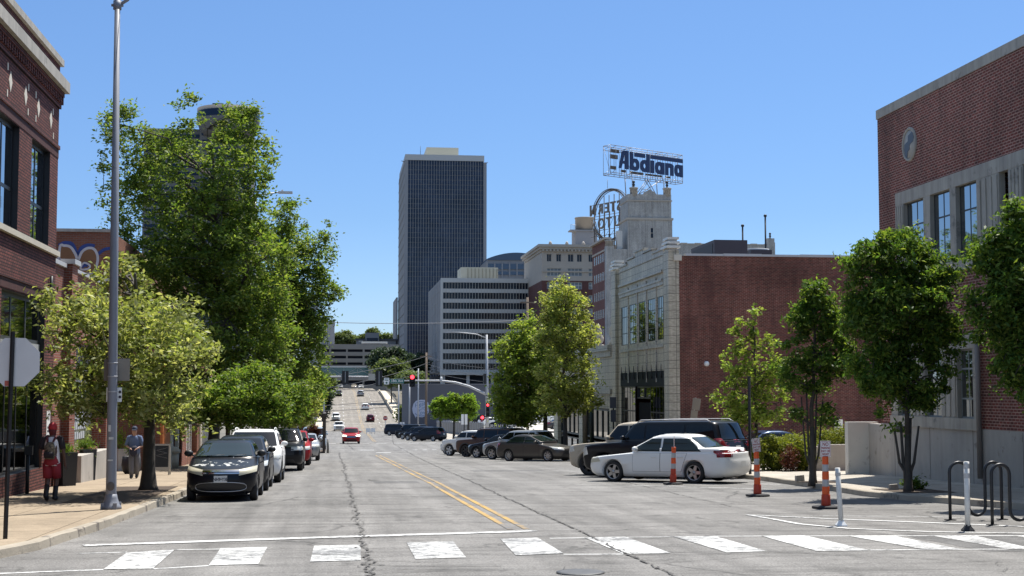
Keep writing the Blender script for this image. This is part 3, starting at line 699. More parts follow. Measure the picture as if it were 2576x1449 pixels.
part(B,'window_surround',m_stone,f)
def f(mb):
    a0=low[0][0]-.35; a1=YR-.9
    bx(mb,'x',XR,-1,a0,a1,0,.07,lowT,lowT+.42); bx(mb,'x',XR,-1,a0,a1,0,.11,lowB-.32,lowB)
    ed=sorted(lowops,key=lambda o:o[0]); prev=a0
    for o in ed:
        bx(mb,'x',XR,-1,prev,o[0],0,.06,lowB,lowT)
        w=o[0]-prev
        if w>.4:
            for k in range(3):
                c=prev+w*(k+.5)/3; bx(mb,'x',XR,-1,c-w*.09,c+w*.09,.06,.085,lowB+.04,lowT-.04)
        prev=o[1]
    bx(mb,'x',XR,-1,prev,a1,0,.06,lowB,lowT)
    a0=low[0][0]-.35-6.6
part(B,'window_surround',m_stone,f)
m_skyglass=mat('reflecting_glass',(.34,.37,.40),.02,1.0)
for o in ops:
    if abs(o[0]-g0[0])<1e-6:
        def f(mb):
            for k in range(14):
                z=zb_w+(zt_w-zb_w)*k/14; bx(mb,'x',XR+.2,-1,o[0],o[1],0,.02,z,z+.05)
                mb.bar((XR+.15,o[0],z),(XR+.15,o[1],z+.18),.015,n=4)
        part(B,'metal_grille',m_dkmetal,f)
    else: win(B,'x',XR+.11,-1,o[0],o[1],o[2],o[3],2,(o[2]+(o[3]-o[2])*.66,),m_frg,m_mirr,.05,.04,pd=.8)
for o in lowops+lowops2: win(B,'x',XR+.11,-1,o[0],o[1],o[2],o[3],2,(o[2]+.55,o[3]-.55),mat('grey_frame',(.22,.24,.24),.5),m_skyglass,.05,.04,pd=.8)
pm_=PX(2289,363,XR)
def f(mb):
    M=frame((XR-.0,pm_[1],pm_[2]),(0,-1,0),(0,0,1))
    ring=[(.53,-.02),(.53,.03),(.50,.06),(.45,.04),(.45,.0)]
    mb.lathe(ring,36,M=M,cap=False)
r_=part(B,'medallion',m_stone,f)
part(r_,'medallion_field',mat('pale_medallion',(.42,.40,.36),.7),lambda mb:mb.lathe([(.45,.0),(.45,.02),(0,.021)],30,M=frame((XR,pm_[1],pm_[2]),(0,-1,0),(0,0,1)),cap=False))
part(r_,'medallion_figure',mat('blue_grey_enamel',(.10,.12,.15),.6),lambda mb:mb.prism([Vector((XR-.022,pm_[1]-a*.9,pm_[2]+b*.9)) for a,b in ((-.42,-.1),(-.40,.05),(-.1,.12),(-.08,.3),(.12,.36),(.3,.4),(.4,.2),(.34,.05),(.05,-.02),(.03,-.18),(-.12,-.24),(-.2,-.46),(-.34,-.36))],(-.012,0,0)))
# corner downpipe
pp=PX(2462,1000,XR-.12)
part(B,'drain_pipe',mat('painted_pipe',(.22,.19,.17),.6),lambda mb:mb.tube([(XR-.13,pp[1],lowT+.4),(XR-.13,pp[1],gz(pp[1])+.3)],.075,8))
part(B,'wall_light',m_dkmetal,lambda mb:bx(mb,'x',XR,-1,42.6,43.0,0,.18,.55,.75))
# freestanding concrete wing wall + low walls
c0=G(2135,1193,.14); zt_=1.85+(982-1064)/F0*c0[1]
B=thing('concrete_wing_wall','plain pale concrete wing wall with one vertical joint beside the corner building','wall',(c0[0],c0[1],gz(c0[1])))
m_conc2=mat('pale_concrete',(.60,.58,.53),.85,0,.15,1.2,.2,40,wear=((.40,.38,.34),2.2,.6))
part(B,'panel',m_conc2,lambda mb:mb.box(c0[0],c0[0]+1.02,c0[1],c0[1]+.3,gz(c0[1])-.2,zt_))
part(B,'panel',m_conc,lambda mb:(mb.box(c0[0]+1.05,XR+.3,c0[1],c0[1]+.3,gz(c0[1])-.2,zt_)))
part(B,'return_wall',m_conc,lambda mb:mb.box(XR-.02,XR+.25,YR+.05,c0[1]-.002,gz(c0[1])-.2,zt_-.05) if c0[1]>YR+.1 else mb.box(XR+.0,XR+.2,c0[1]+.31,c0[1]+.6,-2,zt_-.05))
Yw=50
lx0=XY(2030,Yw); lx1=XY(2140,Yw)
B=thing('planter_wall','low stained concrete planter wall in front of the clipped hedge','wall',(lx0,Yw,gz(Yw)))
part(B,'wall',m_conc,lambda mb:(mb.box(lx0+.45,lx1+2,Yw,Yw+.3,gz(Yw)-.1,gz(Yw)+.14+.93)))
part(B,'pier',m_conc,lambda mb:mb.box(lx0,lx0+.45,Yw-.05,Yw+.5,gz(Yw)-.1,gz(Yw)+1.0))
part(B,'pier',m_conc,lambda mb:mb.box(lx1-.55,lx1-.1,Yw-1.6,Yw-1.2,gz(Yw)-.1,gz(Yw)+.62))
# ---- old terracotta fronted brick building
YT=70.5; cx_=PY(1690,640,YT); XT=float(cx_[0]); YTb=float(PX(1546,700,XT)[1])
ztp=float(PY(1700,640,YT)[2]); 
B=thing('terracotta_building','two storey building with cream terracotta street front and long old red brick side wall','building',(XT,YT,gz(YT)+.14))
zg_=gz(YTb)-.4
def tz_(py): return float(PY(1690,py,YT)[2])
wz1=float(PX(1672,742,XT)[2]); wz0=float(PX(1672,853,XT)[2])
wy=[(float(PX(b,800,XT)[1]),float(PX(a,800,XT)[1])) for a,b in ((1563,1578),(1584,1601),(1607,1624),(1630,1649),(1654,1672))]
sz1=float(PX(1600,936,XT)[2]); sy0=float(PX(1673,1000,XT)[1]); sy1=float(PX(1562,1000,XT)[1])
def f(mb): shell(mb,XT+.3,XT+60,YT,YTb,zg_,ztp-.06,'-x',0,1)
part(B,'brick_side_wall',[b_old,m_roof],f,normals=False)
part(B,'parapet_cap',m_coping,lambda mb:[bx(mb,'y',YT,-1,XT+.7+2.0*k,XT+.7+2.0*k+1.97,-.3,.05,ztp-.06,ztp+.05+.02*(k%2)) for k in range(18)])
def f(mb):
    facade(mb,'x',XT,-1,YT,YTb,zg_,ztp+.15,[(a,b,wz0,wz1) for a,b in wy]+[(sy0,sy1,zg_-.0,sz1)],.06)
    mb.add([(XT,YT,zg_),(XT+.3,YT,zg_),(XT+.3,YT,ztp+.15),(XT,YT,ztp+.15)],[(0,1,2,3)])
    mb.add([(XT,YT,ztp+.15),(XT+.3,YT,ztp+.15),(XT+.3,YTb,ztp+.15),(XT,YTb,ztp+.15)],[(0,1,2,3)]); mb.add([(XT+.3,YT,ztp-.1),(XT+.3,YTb,ztp-.1),(XT+.3,YTb,ztp+.15),(XT+.3,YT,ztp+.15)],[(0,1,2,3)])
part(B,'terracotta_front',t_cotta,f,normals=False)
for ya,yb,zz in ((YT-.06,YT+1.05,ztp+.22),(YTb-1.15,YTb+.06,ztp+.30)):
    q=part(B,'corner_pilaster',t_cotta,lambda mb:(bx(mb,'x',XT,-1,ya,yb,-.35,.20,zg_,zz),))
    def f(mb):
        for k in range(3):
            bx(mb,'x',XT,-1,ya-.10+.04*k,yb+.10-.04*k,-.42+.03*k,.32-.05*k,zz+.10+.22*k,zz+.22+.22*k); bx(mb,'x',XT,-1,ya+.08,yb-.08,-.28,.12,zz+.0+.22*k,zz+.10+.22*k)
    part(q,'stepped_finial',mat('glazed_cream',(.62,.60,.55),.35,0,.06,4),f)
def f(mb):
    ys_=[sy0-.1]+[(wy[i][1]+wy[i+1][0])/2 for i in (3,2,1,0)][::-1][::-1]+[sy1+.1]
    for a,b in wy[:-1]: pass
    mids=sorted([(wy[i][0]+wy[i+1][1])/2 for i in range(4)])
    for y in mids:
        bx(mb,'x',XT,-1,y-.07,y+.07,0,.05,wz0-2.2,wz1+1.0); bx(mb,'x',XT,-1,y-.05,y+.05,0,.07,wz1+1.0,ztp-.9)
    bx(mb,'x',XT,-1,sy0,sy1,0,.09,wz1+.55,wz1+.75); bx(mb,'x',XT,-1,sy0,sy1,0,.14,wz1+.75,wz1+.86)
    bx(mb,'x',XT,-1,sy0,sy1,0,.09,wz0-.4,wz0-.25); bx(mb,'x',XT,-1,sy0,sy1,0,.16,ztp-.75,ztp-.62)
    n=4
    for k,(a,b,zz) in enumerate(((.0,.22,.25),(.22,.42,.5),(.42,.62,.75),(.62,.80,.5),(.80,1.0,.25))):
        a=sy0+(sy1-sy0)*a; b=sy0+(sy1-sy0)*b; bx(mb,'x',XT,-1,a,b,-.2,.05,ztp+.15,ztp+.15+zz); bx(mb,'x',XT,-1,a-.03,b+.03,-.24,.12,ztp+.15+zz,ztp+.25+zz)
part(B,'terracotta_trim',t_cotta2,f)
for a,b in wy: win(B,'x',XT+.055,-1,a,b,wz0,wz1,4,(wz0+(wz1-wz0)*.3,wz0+(wz1-wz0)*.72),m_fr,m_dimm,.045,.04,pd=.7)
zd=sz1-.8
part(B,'transom_panel',mat('dark_green_cast_iron',(.012,.016,.016),.7,spec=.2),lambda mb:bx(mb,'x',XT+.1,-1,sy0,sy1,0,.12,zd,sz1-.02))
def f(mb):
    for k in range(10):
        y=sy0+(sy1-sy0)*(k+.5)/10; mb.tube([(XT-.05,y,sz1-.4),(XT-.07,y,sz1-.1),(XT-.07,y,sz1+.35)],[.03,.03,.012],5)
part(B,'iron_spike',m_fr,f)
w3=(sy1-sy0)/3
for i in range(3):
    if i!=1: win(B,'x',XT+.11,-1,sy0+w3*i+.05,sy0+w3*(i+1)-.05,zg_+.8,zd,5,(zg_+3.3,),m_fr,m_dimm,.07,.04,pd=.7)
win(B,'x',XT+.25,-1,sy0+w3+.1,sy0+2*w3-.1,zg_+4.0,zd,2,(),m_fr,m_pane,.1,.1)
part(B,'door',mat('dark_door',(.012,.013,.015),.8,spec=.1),lambda mb:bx(mb,'x',XT+.3,-1,sy0+w3+.1,sy0+2*w3-.1,0,.06,zg_,zg_+3.8))
part(B,'neon_sign',mat('red_neon',(1,.06,.10),.4,emis=1.6),lambda mb:(bx(mb,'x',XT+.1,-1,sy1-2.9,sy1-2.3,0,.03,zg_+2.15,zg_+2.35),bx(mb,'x',XT+.1,-1,sy1-2.75,sy1-2.65,0,.03,zg_+1.95,zg_+2.1)))
q=PY(1777,915,YT)
part(B,'wall_lamp',m_white,lambda mb:mb.lathe([(.0,.16),(.10,.15),(.13,.08),(.13,0)],14,M=frame((q[0],YT-.0,q[2]),(1,0,0),(0,0,1)),cap=False))
q2=PY(1706,646,YT); part(B,'junction_box',m_cr,lambda mb:mb.box(q2[0]-.25,q2[0]+.15,YT-.15,YT,q2[2]-.2,q2[2]+.1))
# roof plant
for px0,px1,py,yy,nm,lb in ((1797,1880,603,88,'rooftop_unit','large dark brown air handling box on the brick building roof'),(1888,1942,628,96,'rooftop_fan','low dark roof fan with white rim on the brick building')):
    a=PY(px0,py,yy);b_=PY(px1,py,yy); o=thing(nm,lb,'roof unit',(a[0],yy,ztp-.1))
    part(o,'housing',mat('brown_cabinet',(.06,.05,.06),.6,0,.1,1),lambda mb:(mb.box(a[0],b_[0],yy,yy+6,ztp-.3,a[2])))
    part(o,'side_panel',mat('dark_cabinet',(.03,.028,.035),.6),lambda mb:mb.box(a[0]-.03,a[0]-.01,yy+.4,yy+5.5,ztp-.2,a[2]-.2))
    part(o,'hatch',m_dkmetal,lambda mb:mb.box((a[0]+b_[0])/2-.2,(a[0]+b_[0])/2+.2,yy-.03,yy,ztp+.1,(a[2]+ztp)/2+.4))
    if nm=='rooftop_fan': part(o,'rim',m_coping,lambda mb:mb.lathe([(.9,0),(.9,.15),(.0,.2)],14,M=Matrix.Translation(((a[0]+b_[0])/2,yy+1.2,a[2]))))
for px,pt_,yy in ((1868,568,100),(1925,543,100)):
    a=PY(px,pt_,yy); o=thing('roof_vent_pipe',{1868:'shorter thin vent pipe with ball top above the brown roof box',1925:'taller thin vent pipe with ball top near the roof end'}[px],'pipe',(a[0],yy,ztp))
    part(o,'pipe',m_dkmetal,lambda mb:mb.tube([(a[0],yy,ztp-.2),(a[0],yy,a[2]-.1)],.06,6)); part(o,'ball_top',m_dkmetal,lambda mb:mb.lathe([(0,-.12),(.1,-.07),(.13,0),(.1,.08),(0,.12)],8,M=Matrix.Translation((a[0],yy,a[2]))))
# ---- lower terracotta shop beyond
YL0=YTb+.1; YL1=YTb+24; zl=float(PX(1540,868,XT)[2])
B=thing('terracotta_shop','lower cream terracotta shop with carved urns and dark display windows','building',(XT,YL0,gz(YL0)))
def f(mb):
    facade(mb,'x',XT-.1,-1,YL0,YL1,-4,zl,[(YL0+1.3,YL0+11,-2.4,zl-3.9),(YL0+12.4,YL0+22,-2.4,zl-3.9)],.4); shell(mb,XT-.1,XT+20,YL0,YL1,-4,zl,'-x',0,1)
part(B,'wall',[t_cotta,m_roof],f,normals=False)
part(B,'cornice',t_cotta2,lambda mb:(bx(mb,'x',XT-.1,-1,YL0,YL1,0,.35,zl-.35,zl),bx(mb,'x',XT-.1,-1,YL0,YL1,0,.18,zl-.7,zl-.35),bx(mb,'x',XT-.1,-1,YL0,YL1,0,.2,zl-3.0,zl-2.7)))
for ya in (YL0+1.3,YL0+12.4):
    win(B,'x',XT+.25,-1,ya,ya+9.6,zl-5.9,zl-3.95,5,(),m_frg,m_pane,.12,.1); win(B,'x',XT+.25,-1,ya,ya+9.6,-2.4,zl-6.1,4,(),m_fr,m_skyglass,.1,.1)
for yy,hh in ((YL0+1.0,2.3),(YL0+6.5,1.6)):
    part(B,'carved_urn',mat('carved_terracotta',(.50,.46,.38),.6,0,.2,6),lambda mb:mb.lathe([(.35,0),(.38,.25),(.22,.35),(.34,.6),(.36,.9),(.2,1.2),(.26,1.4),(.12,1.75),(.06,2.0),(0,2.1)],10,M=Matrix.Translation((XT+.2,yy,zl))@Matrix.Diagonal((1,1,hh/2.1,1))))
# ---------------------------------------------------------------- vehicles
def paint(name,col,metal=.0,rough=.28):
    return mat(name,col,rough,metal,0,3,0,60,.12,spec=.22)
m_cglass=mat('car_glass',(.004,.006,.008),.02,0,spec=.4)
m_cglass2=mat('car_glass_green',(.012,.020,.019),.02,0,spec=.5)
m_chrome=mat('chrome',(.6,.6,.62),.12,1)
m_alloy=mat('alloy_wheel',(.42,.42,.43),.3,.8)
m_alloyd=mat('dark_alloy',(.03,.03,.033),.35,.5)
m_head=mat('headlight_lens',(.62,.62,.58),.12,.1,coat=.6)
m_headf=mat('fogged_headlight',(.50,.47,.36),.35,0,.15,14)
m_tail=mat('tail_lamp',(.19,.008,.010),.15,0,coat=.6)
m_on=mat('lit_lamp',(1,.85,.6),.3,emis=2.2)
m_plate=mat('plate_white',(.62,.62,.6),.5)
m_ink=mat('plate_ink',(.03,.03,.05),.6)
m_under=mat('wheel_well',(.006,.006,.007),.9)
def mono(ts,vs,t):
    i=min(max(int(math.floor(t)),0),len(vs)-2); f=t-i
    def sl(j):
        if j<=0 or j>=len(vs)-1: return 0 if 0 else (vs[min(j+1,len(vs)-1)]-vs[max(j-1,0)])*(1 if j in(0,len(vs)-1) else .5)
        a=vs[j]-vs[j-1]; b=vs[j+1]-vs[j]
        if a*b<=0: return 0
        return 2*a*b/(a+b)
    m0=sl(i);m1=sl(i+1); f2=f*f; f3=f2*f
    return (2*f3-3*f2+1)*vs[i]+(f3-2*f2+f)*m0+(-2*f3+3*f2)*vs[i+1]+(f3-f2)*m1
class Hull:
    # rows: (z,xf,xr,w,rf,rr,nf,nr)
    def __init__(s,rows): s.rows=rows; s.n=len(rows); s.c=[[r[k] for r in rows] for k in range(8)]
    def at(s,t): return [mono(None,c,t) for c in s.c]
    def tz(s,z,lo=0,hi=None):
        a=lo;b=s.n-1 if hi is None else hi
        for _ in range(30):
            m=(a+b)/2
            if s.at(m)[0]<z: a=m
            else: b=m
        return (a+b)/2
    def ring(s,t,NA=8,NS=10):
        z,xf,xr,w,rf,rr,nf,nr=s.at(t); P=[]
        for i in range(NA+1):
            th=math.pi/2*(1-i/NA); P.append((xr+rr-rr*math.sin(th)**(2/nr) if th>0 else xr+rr, w*math.cos(th)**(2/nr) if th<math.pi/2-1e-6 else 0.0))
        x0=xr+rr;x1=xf-rf
        for i in range(1,NS): P.append((x0+(x1-x0)*i/NS,w))
        for i in range(NA+1):
            th=math.pi/2*i/NA; P.append((xf-rf+rf*math.sin(th)**(2/nf) if th>0 else xf-rf, w*math.cos(th)**(2/nf) if th<math.pi/2-1e-6 else 0.0))
        L=[(x,y,z) for x,y in P]; Rr=[(x,-y,z) for x,y in P[1:-1]][::-1]
        return L+Rr
    def mesh(s,sub=3):
        mb=MB(); ts=[i/sub for i in range((s.n-1)*sub+1)]; first=True
        rings=[s.ring(t) for t in ts]; n=len(rings[0])
        V=[p for r in rings for p in r]; F=[]
        for j in range(len(ts)-1):
            for k in range(n):
                k2=(k+1)%n; F.append((j*n+k,(j+1)*n+k,(j+1)*n+k2,j*n+k2))
        F.append(tuple(range(n))); e=(len(ts)-1)*n; F.append(tuple(e+k for k in range(n-1,-1,-1)))
        mb.add(V,F,0,True); return mb
    def yside(s,x,z,off=0):
        t=s.tz(z); z_,xf,xr,w,rf,rr,nf,nr=s.at(t)
        if x>xf-rf:
            u=min(1,(x-(xf-rf))/rf); return w*max(0,1-u**nf)**(1/nf)+off
        if x<xr+rr:
            u=min(1,((xr+rr)-x)/rr); return w*max(0,1-u**nr)**(1/nr)+off
        return w+off
    def xend(s,y,t,front=True):
        z,xf,xr,w,rf,rr,nf,nr=s.at(t); v=min(1,abs(y)/w)
        if front: return xf-rf+rf*max(0,1-v**nf)**(1/nf)
        return xr+rr-rr*max(0,1-v**nr)**(1/nr)
    def endpatch(s,mb,y0,y1,z0,z1,front=True,off=.008,m=0,nu=8,nv=4,yk=None,skew=0,smooth=True):
        # patch on the front/rear by y range and z range; skew shifts z with |y|
        V=[]
        t0=s.tz(z0);t1=s.tz(z1)
        for j in range(nv+1):
            for i in range(nu+1):
                y=y0+(y1-y0)*i/nu; f=j/nv; z=z0+(z1-z0)*f+skew*(abs(y)-min(abs(y0),abs(y1)))
                if callable(yk): y=yk(y,f)
                t=s.tz(z); x=s.xend(y,t,front); sg=1 if front else -1
                V.append((x+sg*off,y,z+off*.3))
        F=[(j*(nu+1)+i,j*(nu+1)+i+1,(j+1)*(nu+1)+i+1,(j+1)*(nu+1)+i) for j in range(nv) for i in range(nu)]
        mb.add(V,F,m,smooth)
    def sidequad(s,mb,bl,br,tr,tl,off=.006,m=0,nu=8,nv=5,side=1):
        V=[]
        for j in range(nv+1):
            for i in range(nu+1):
                a=i/nu;b=j/nv
                x=(bl[0]*(1-a)+br[0]*a)*(1-b)+(tl[0]*(1-a)+tr[0]*a)*b
                z=(bl[1]*(1-a)+br[1]*a)*(1-b)+(tl[1]*(1-a)+tr[1]*a)*b
                V.append((x,side*s.yside(x,z,off),z))
        F=[(j*(nu+1)+i,j*(nu+1)+i+1,(j+1)*(nu+1)+i+1,(j+1)*(nu+1)+i) for j in range(nv) for i in range(nu)]
        mb.add(V,F,m,True)
WHEELS={}
def wheel_meshes(r,wd,style):
    k=(round(r,3),round(wd,3),style)
    if k in WHEELS: return WHEELS[k]
    Mr=Matrix.Rotation(R(90),4,'X')  # axle along y, outer face toward -y -> use +y below
    t=MB(); rr=r*.70
    t.lathe([(rr,-wd/2),(r*.93,-wd/2+.005),(r*.985,-wd/2+.03),(r,-wd/4),(r,wd/4),(r*.985,wd/2-.03),(r*.93,wd/2-.005),(rr,wd/2-.012),(rr*.97,wd/2-.05),(rr*.96,-wd/2)],28,M=Mr,cap=False)
    d=MB(); d.lathe([(0,-.06),(rr,-.06),(rr*1.0,-.05)],24,m=1,M=Mr,cap=False)
    d.lathe([(rr*.90,wd/2-.045),(rr*.94,wd/2-.018),(rr*1.01,wd/2-.014),(rr*1.01,wd/2-.04),(rr*.9,wd/2-.06)],28,m=0,M=Mr,cap=False)
    ns={'five':5,'ten':10,'six':6,'dark':6,'twin':5,'blade':9}[style]
    z1=wd/2-.02; zc=wd/2-.035
    for i in range(ns):
        for off in ((-.2,.2) if style=='twin' else (0,)):
            a=2*math.pi*i/ns+off; w0={'five':.055,'ten':.026,'six':.05,'dark':.05,'twin':.026,'blade':.028}[style]*r/.33
            tw=.22 if style=='blade' else 0
            c,s_=math.cos(a),math.sin(a); c2,s2=math.cos(a+tw),math.sin(a+tw)
            p=[(c*.05-s_*w0,s_*.05+c*w0),(c*.05+s_*w0,s_*.05-c*w0),(c2*rr*.93+s2*w0*.75,s2*rr*.93-c2*w0*.75),(c2*rr*.93-s2*w0*.75,s2*rr*.93+c2*w0*.75)]
            v=[(x,y,zc) for x,y in p]+[(x,y,zc-.03) for x,y in p]
            d.add(v,[(0,1,2,3),(0,4,5,1),(1,5,6,2),(2,6,7,3),(3,7,4,0)],0,False,Mr)
    d.lathe([(rr*.22,zc-.02),(rr*.2,zc+.012),(0,zc+.014)],14,m=0,M=Mr,cap=False)
    WHEELS[k]=(t,d); return t,d
def car(name,label,cat,P,loc,az,pm,group=None,trim=None,glass=None,detail=True,roofmat=None):
    trim=trim or m_black; glass=glass or m_cglass
    L,Wd,H=P['L'],P['W'],P['H']; cl=P.get('clear',.2); hf,hc,bl=P['hf'],P['hc'],P['bl']; dk=P.get('dk')
    xc,xwt,xrt,xrb=P['xc'],P['xwt'],P['xrt'],P['xrb']; nf=P.get('nf',2.6); nr=P.get('nr',2.8); rfl=P.get('rf',.6); rrl=P.get('rr',.4)
    xn=L/2; xt=-L/2; w=Wd/2; wg=w-P.get('th',.10); wr=w-P.get('thr',.27); gr=P.get('gr',.3)
    rows=[(cl,xn-.24,xt+.3,w-.12,rfl*.8,rrl,nf,nr),(cl+.10,xn-.06,xt+.08,w-.03,rfl,rrl,nf,nr),(.5*(cl+.10+hf-.1),xn,xt,w,rfl,rrl,nf,nr),(hf-.10,xn-.03,xt+.01,w-.003,rfl,rrl,nf,nr),
          (hf,xn-P.get('nose',.14),xt+.03,w-.015,rfl*.85,rrl,nf,nr),(hf+.62*(hc-hf),xc+(xn-.14-xc)*P.get('hoodk',.42),xt+.04,w-.03,rfl*.7,rrl,nf+.3,nr),(hc,xc+.04,xt+.05 if dk is None or dk>hc else xrb,w-.045,gr+.12,rrl,2.6,nr)]
    z=hc
    if dk is not None:
        rows.append((bl-.0,xc+.02,xt+P.get('dx',.1),w-.065,gr+.08,rrl,2.5,nr+.2)); rows.append((dk-.012,xc+.0,xt+P.get('dx2',.32),w-.085,gr+.05,rrl*.8,2.4,3)); rows.append((dk+.012,xc-.02,xrb-.06,wg,gr,.35,2.4,2.6)); zg=dk+.012
    else:
        rows.append((bl,xc+.01,xt+P.get('dx',.05),w-.06,gr+.05,rrl*.9,2.5,nr)); rows.append((bl+.02,xc-.01,xrb,wg,gr,P.get('grr',.25),2.4,3)); zg=bl+.02
    ig=len(rows)-1
    zt=H-.085
    rows.append((zg+.5*(zt-zg),xc+.52*(xwt+.12-xc),xrb+.5*(xrt-.08-xrb)-P.get('bow',.0),wg+.52*(wr-wg)+.012,gr,P.get('grr',.25),2.4,3))
    rows.append((zt,xwt+.10,xrt-.07,wr,gr,.3,2.4,3)); it=len(rows)-1
    rows.append((H-.03,xwt-.10,xrt+.10,wr-.07,gr+.1,.35,2.4,2.6)); rows.append((H-.004,xwt-.42,xrt+.5,wr*.62,.4,.4,2.2,2.2)); rows.append((H,xwt-.75,xrt+.85,wr*.25,.25,.25,2,2))
    h=Hull(rows)
    t=thing(name,label,cat,loc,R(90-az),group,local=True)
    body=h.mesh(3).build('body',[pm,m_under],t,world=False)
    # wheel wells
    rw=P['rw']; xa=(P['xa'],P['xa']-P['wb']); ra=P.get('ra',rw*1.14)
    cut=MB()
    for x in xa:
        for sg in (1,-1):
            M_=Matrix.Translation((x,sg*(w-.10),rw+.01))@Matrix.Rotation(R(90),4,'X')
            cut.lathe([(ra,-.22),(ra,.22)],30,m=1,sm=True,M=M_)
    co_=cut.build('cut',[pm,m_under],None)
    md=body.modifiers.new('b','BOOLEAN'); md.operation='DIFFERENCE'; md.object=co_; md.solver='EXACT'
    body.matrix_world; bpy.context.view_layer.update()
    # evaluate in body's local frame: cutter follows same transform
    co_.parent=t; bpy.context.view_layer.update()
    dg=bpy.context.evaluated_depsgraph_get(); me=bpy.data.meshes.new_from_object(body.evaluated_get(dg)); body.modifiers.clear(); old=body.data; body.data=me; me.name='body'
    bpy.data.objects.remove(co_)
    me.materials.clear(); me.materials.append(pm); me.materials.append(m_under)
    # wheels
    tm,dm=wheel_meshes(rw,P.get('tw',.22),P.get('ws','five'))
    wm=P.get('wm',m_alloy)
    for x in xa:
        for sg in (1,-1):
            wo=tm.build('wheel',[m_rubber],t,world=False); wo.location=(x,sg*(w-P.get('tw',.22)/2-.015),rw); wo.rotation_euler=(0,0,0 if sg<0 else math.pi)
            ro=dm.build('rim',[wm,m_black],wo,world=False)
    # arch trim
    if P.get('flare'):
        for x in xa:
            for sg in (1,-1):
                f=MB(); V=[];n=18
                for i in range(n+1):
                    a=math.pi*(i/n*1.16-.08)
                    for rad,oy in ((ra-.02,-.02),(ra-.005,.012),(ra+.07,.014),(ra+.085,-.01)):
                        px,pz=x+rad*math.cos(a),rw+.01+rad*math.sin(a); V.append((px,sg*(h.yside(px,max(cl+.02,min(pz,bl)))+oy),pz))
                F=[(i*4+k,i*4+k+1,(i+1)*4+k+1,(i+1)*4+k) for i in range(n) for k in range(3)]
                f.add(V,F,0,True); f.build('wheel_arch_trim',trim if P['flare'] is True else pm,t,world=False)
    # glazing
    def glassend(nm,front):
        g=MB(); V=[]; nu,nv=10,6
        for j in range(nv+1):
            tt=ig+.10+(it-.18-ig-.10)*j/nv
            row=h.at(tt)
            for i in range(nu+1):
                y=(i/nu*2-1)*row[3]*(.90 if front else P.get('rgw',.84)); x=h.xend(y,tt,front); s_=1 if front else -1
                V.append((x+s_*.016,y,row[0]+.012))
        F=[(j*(nu+1)+i,j*(nu+1)+i+1,(j+1)*(nu+1)+i+1,(j+1)*(nu+1)+i) for j in range(nv) for i in range(nu)]
        g.add(V,F,0,True); return g.build(nm,glass,t,world=False)
    ws=glassend('windshield',True); rg=glassend('rear_window',False)
    if detail:
        wi=MB()
        for y0 in (.1,-.42):
            tt=ig+.14; tt2=ig+.32
            a=Vector((h.xend(y0,tt)+.02,y0,h.at(tt)[0]+.012)); b=Vector((h.xend(y0+.42,tt2)+.02,y0+.42,h.at(tt2)[0]+.012)); wi.bar(a,b,.008,n=4)
        wi.build('wiper',m_black,ws,world=False)
    zb=(bl+.03 if dk is not None else zg+.035); ztp=zt-.045
    def xA(z): # front edge of side glass
        f=(z-zg)/(zt-zg); return (xc-.02-gr*.75)+f*((xwt+.08-gr*.55)-(xc-.02-gr*.75))
    def xC(z):
        f=(z-zg)/(zt-zg); return (xrb+P.get('qg',.22))+f*((xrt+P.get('qgt',.12))-(xrb+P.get('qg',.22)))
    xb=P['xb']; pil=P.get('pil',[xb]); edges=[]
    for sg in (1,-1):
        xs=[None]+list(pil)+[None]
        for i in range(len(xs)-1):
            fr=xs[i];re=xs[i+1]
            f0=(xA(zb) if fr is None else fr-.03); f1=(xA(ztp) if fr is None else fr-.035)
            r0=(xC(zb) if re is None else re+.035); r1=(xC(ztp) if re is None else re+.035)
            f1=max(f1,r1+.05)
            g=MB(); h.sidequad(g,(r0,zb),(f0,zb),(f1,ztp),(r1,ztp),.006,0,10,5,sg); so_=g.build('side_window',glass,t,world=False)
        # doors
        dd=P.get('doors',[(P['xa']-ra-.06 if False else xc-.22,xb),(xb,P['xa']-P['wb']+ra*.55)])
        for (x1,x0) in dd:
            g=MB(); z0=cl+.16; z1=bl-.02
            lo=x0; rearx=P['xa']-P['wb']
            b0=max(x0,rearx+ra+.03) if x0<rearx+ra+.03 and x0>rearx-.2 else x0
            h.sidequad(g,(b0,z0),(x1,z0),(x1,z1),(x0,z1),.0025,1,10,7,sg)
            e=.008; h.sidequad(g,(b0+e,z0+e),(x1-e,z0+e),(x1-e,z1-e*.5),(x0+e,z1-e*.5),.006,0,10,7,sg)
            do=g.build('door',[pm,m_black],t,world=False)
            hd=MB(); hx=x0+.22; hz=bl-.14; yy=h.yside(hx,hz)
            hd.tube([(hx-.09,sg*(yy+.006),hz),(hx-.05,sg*(yy+.03),hz+.004),(hx+.06,sg*(yy+.03),hz+.004),(hx+.09,sg*(yy+.006),hz)],.013,5); hd.build('handle',P.get('hm',pm),do,world=False)
        mm=MB(); mx=xc-.36 if P.get('mx') is None else P['mx']; mz=bl+.10; my=h.yside(mx,bl+.03)
        V=[];n=9
        for i,(dx,rr_) in enumerate(((.075,.02),(.06,.065),(.01,.085),(-.04,.08),(-.05,.07))):
            for k in range(n):
                a=2*math.pi*k/n; V.append((mx+dx,sg*(my+.14+math.cos(a)*rr_*1.35),mz+math.sin(a)*rr_))
        F=[(i*n+k,i*n+(k+1)%n,(i+1)*n+(k+1)%n,(i+1)*n+k) for i in range(4) for k in range(n)]+[tuple(range(n)),tuple(4*n+k for k in range(n-1,-1,-1))]
        mm.add(V,F,0,True); mm.tube([(mx,sg*(my-.02),mz-.07),(mx,sg*(my+.08),mz-.03)],.022,6); mm.build('mirror',P.get('mm',pm),t,world=False)
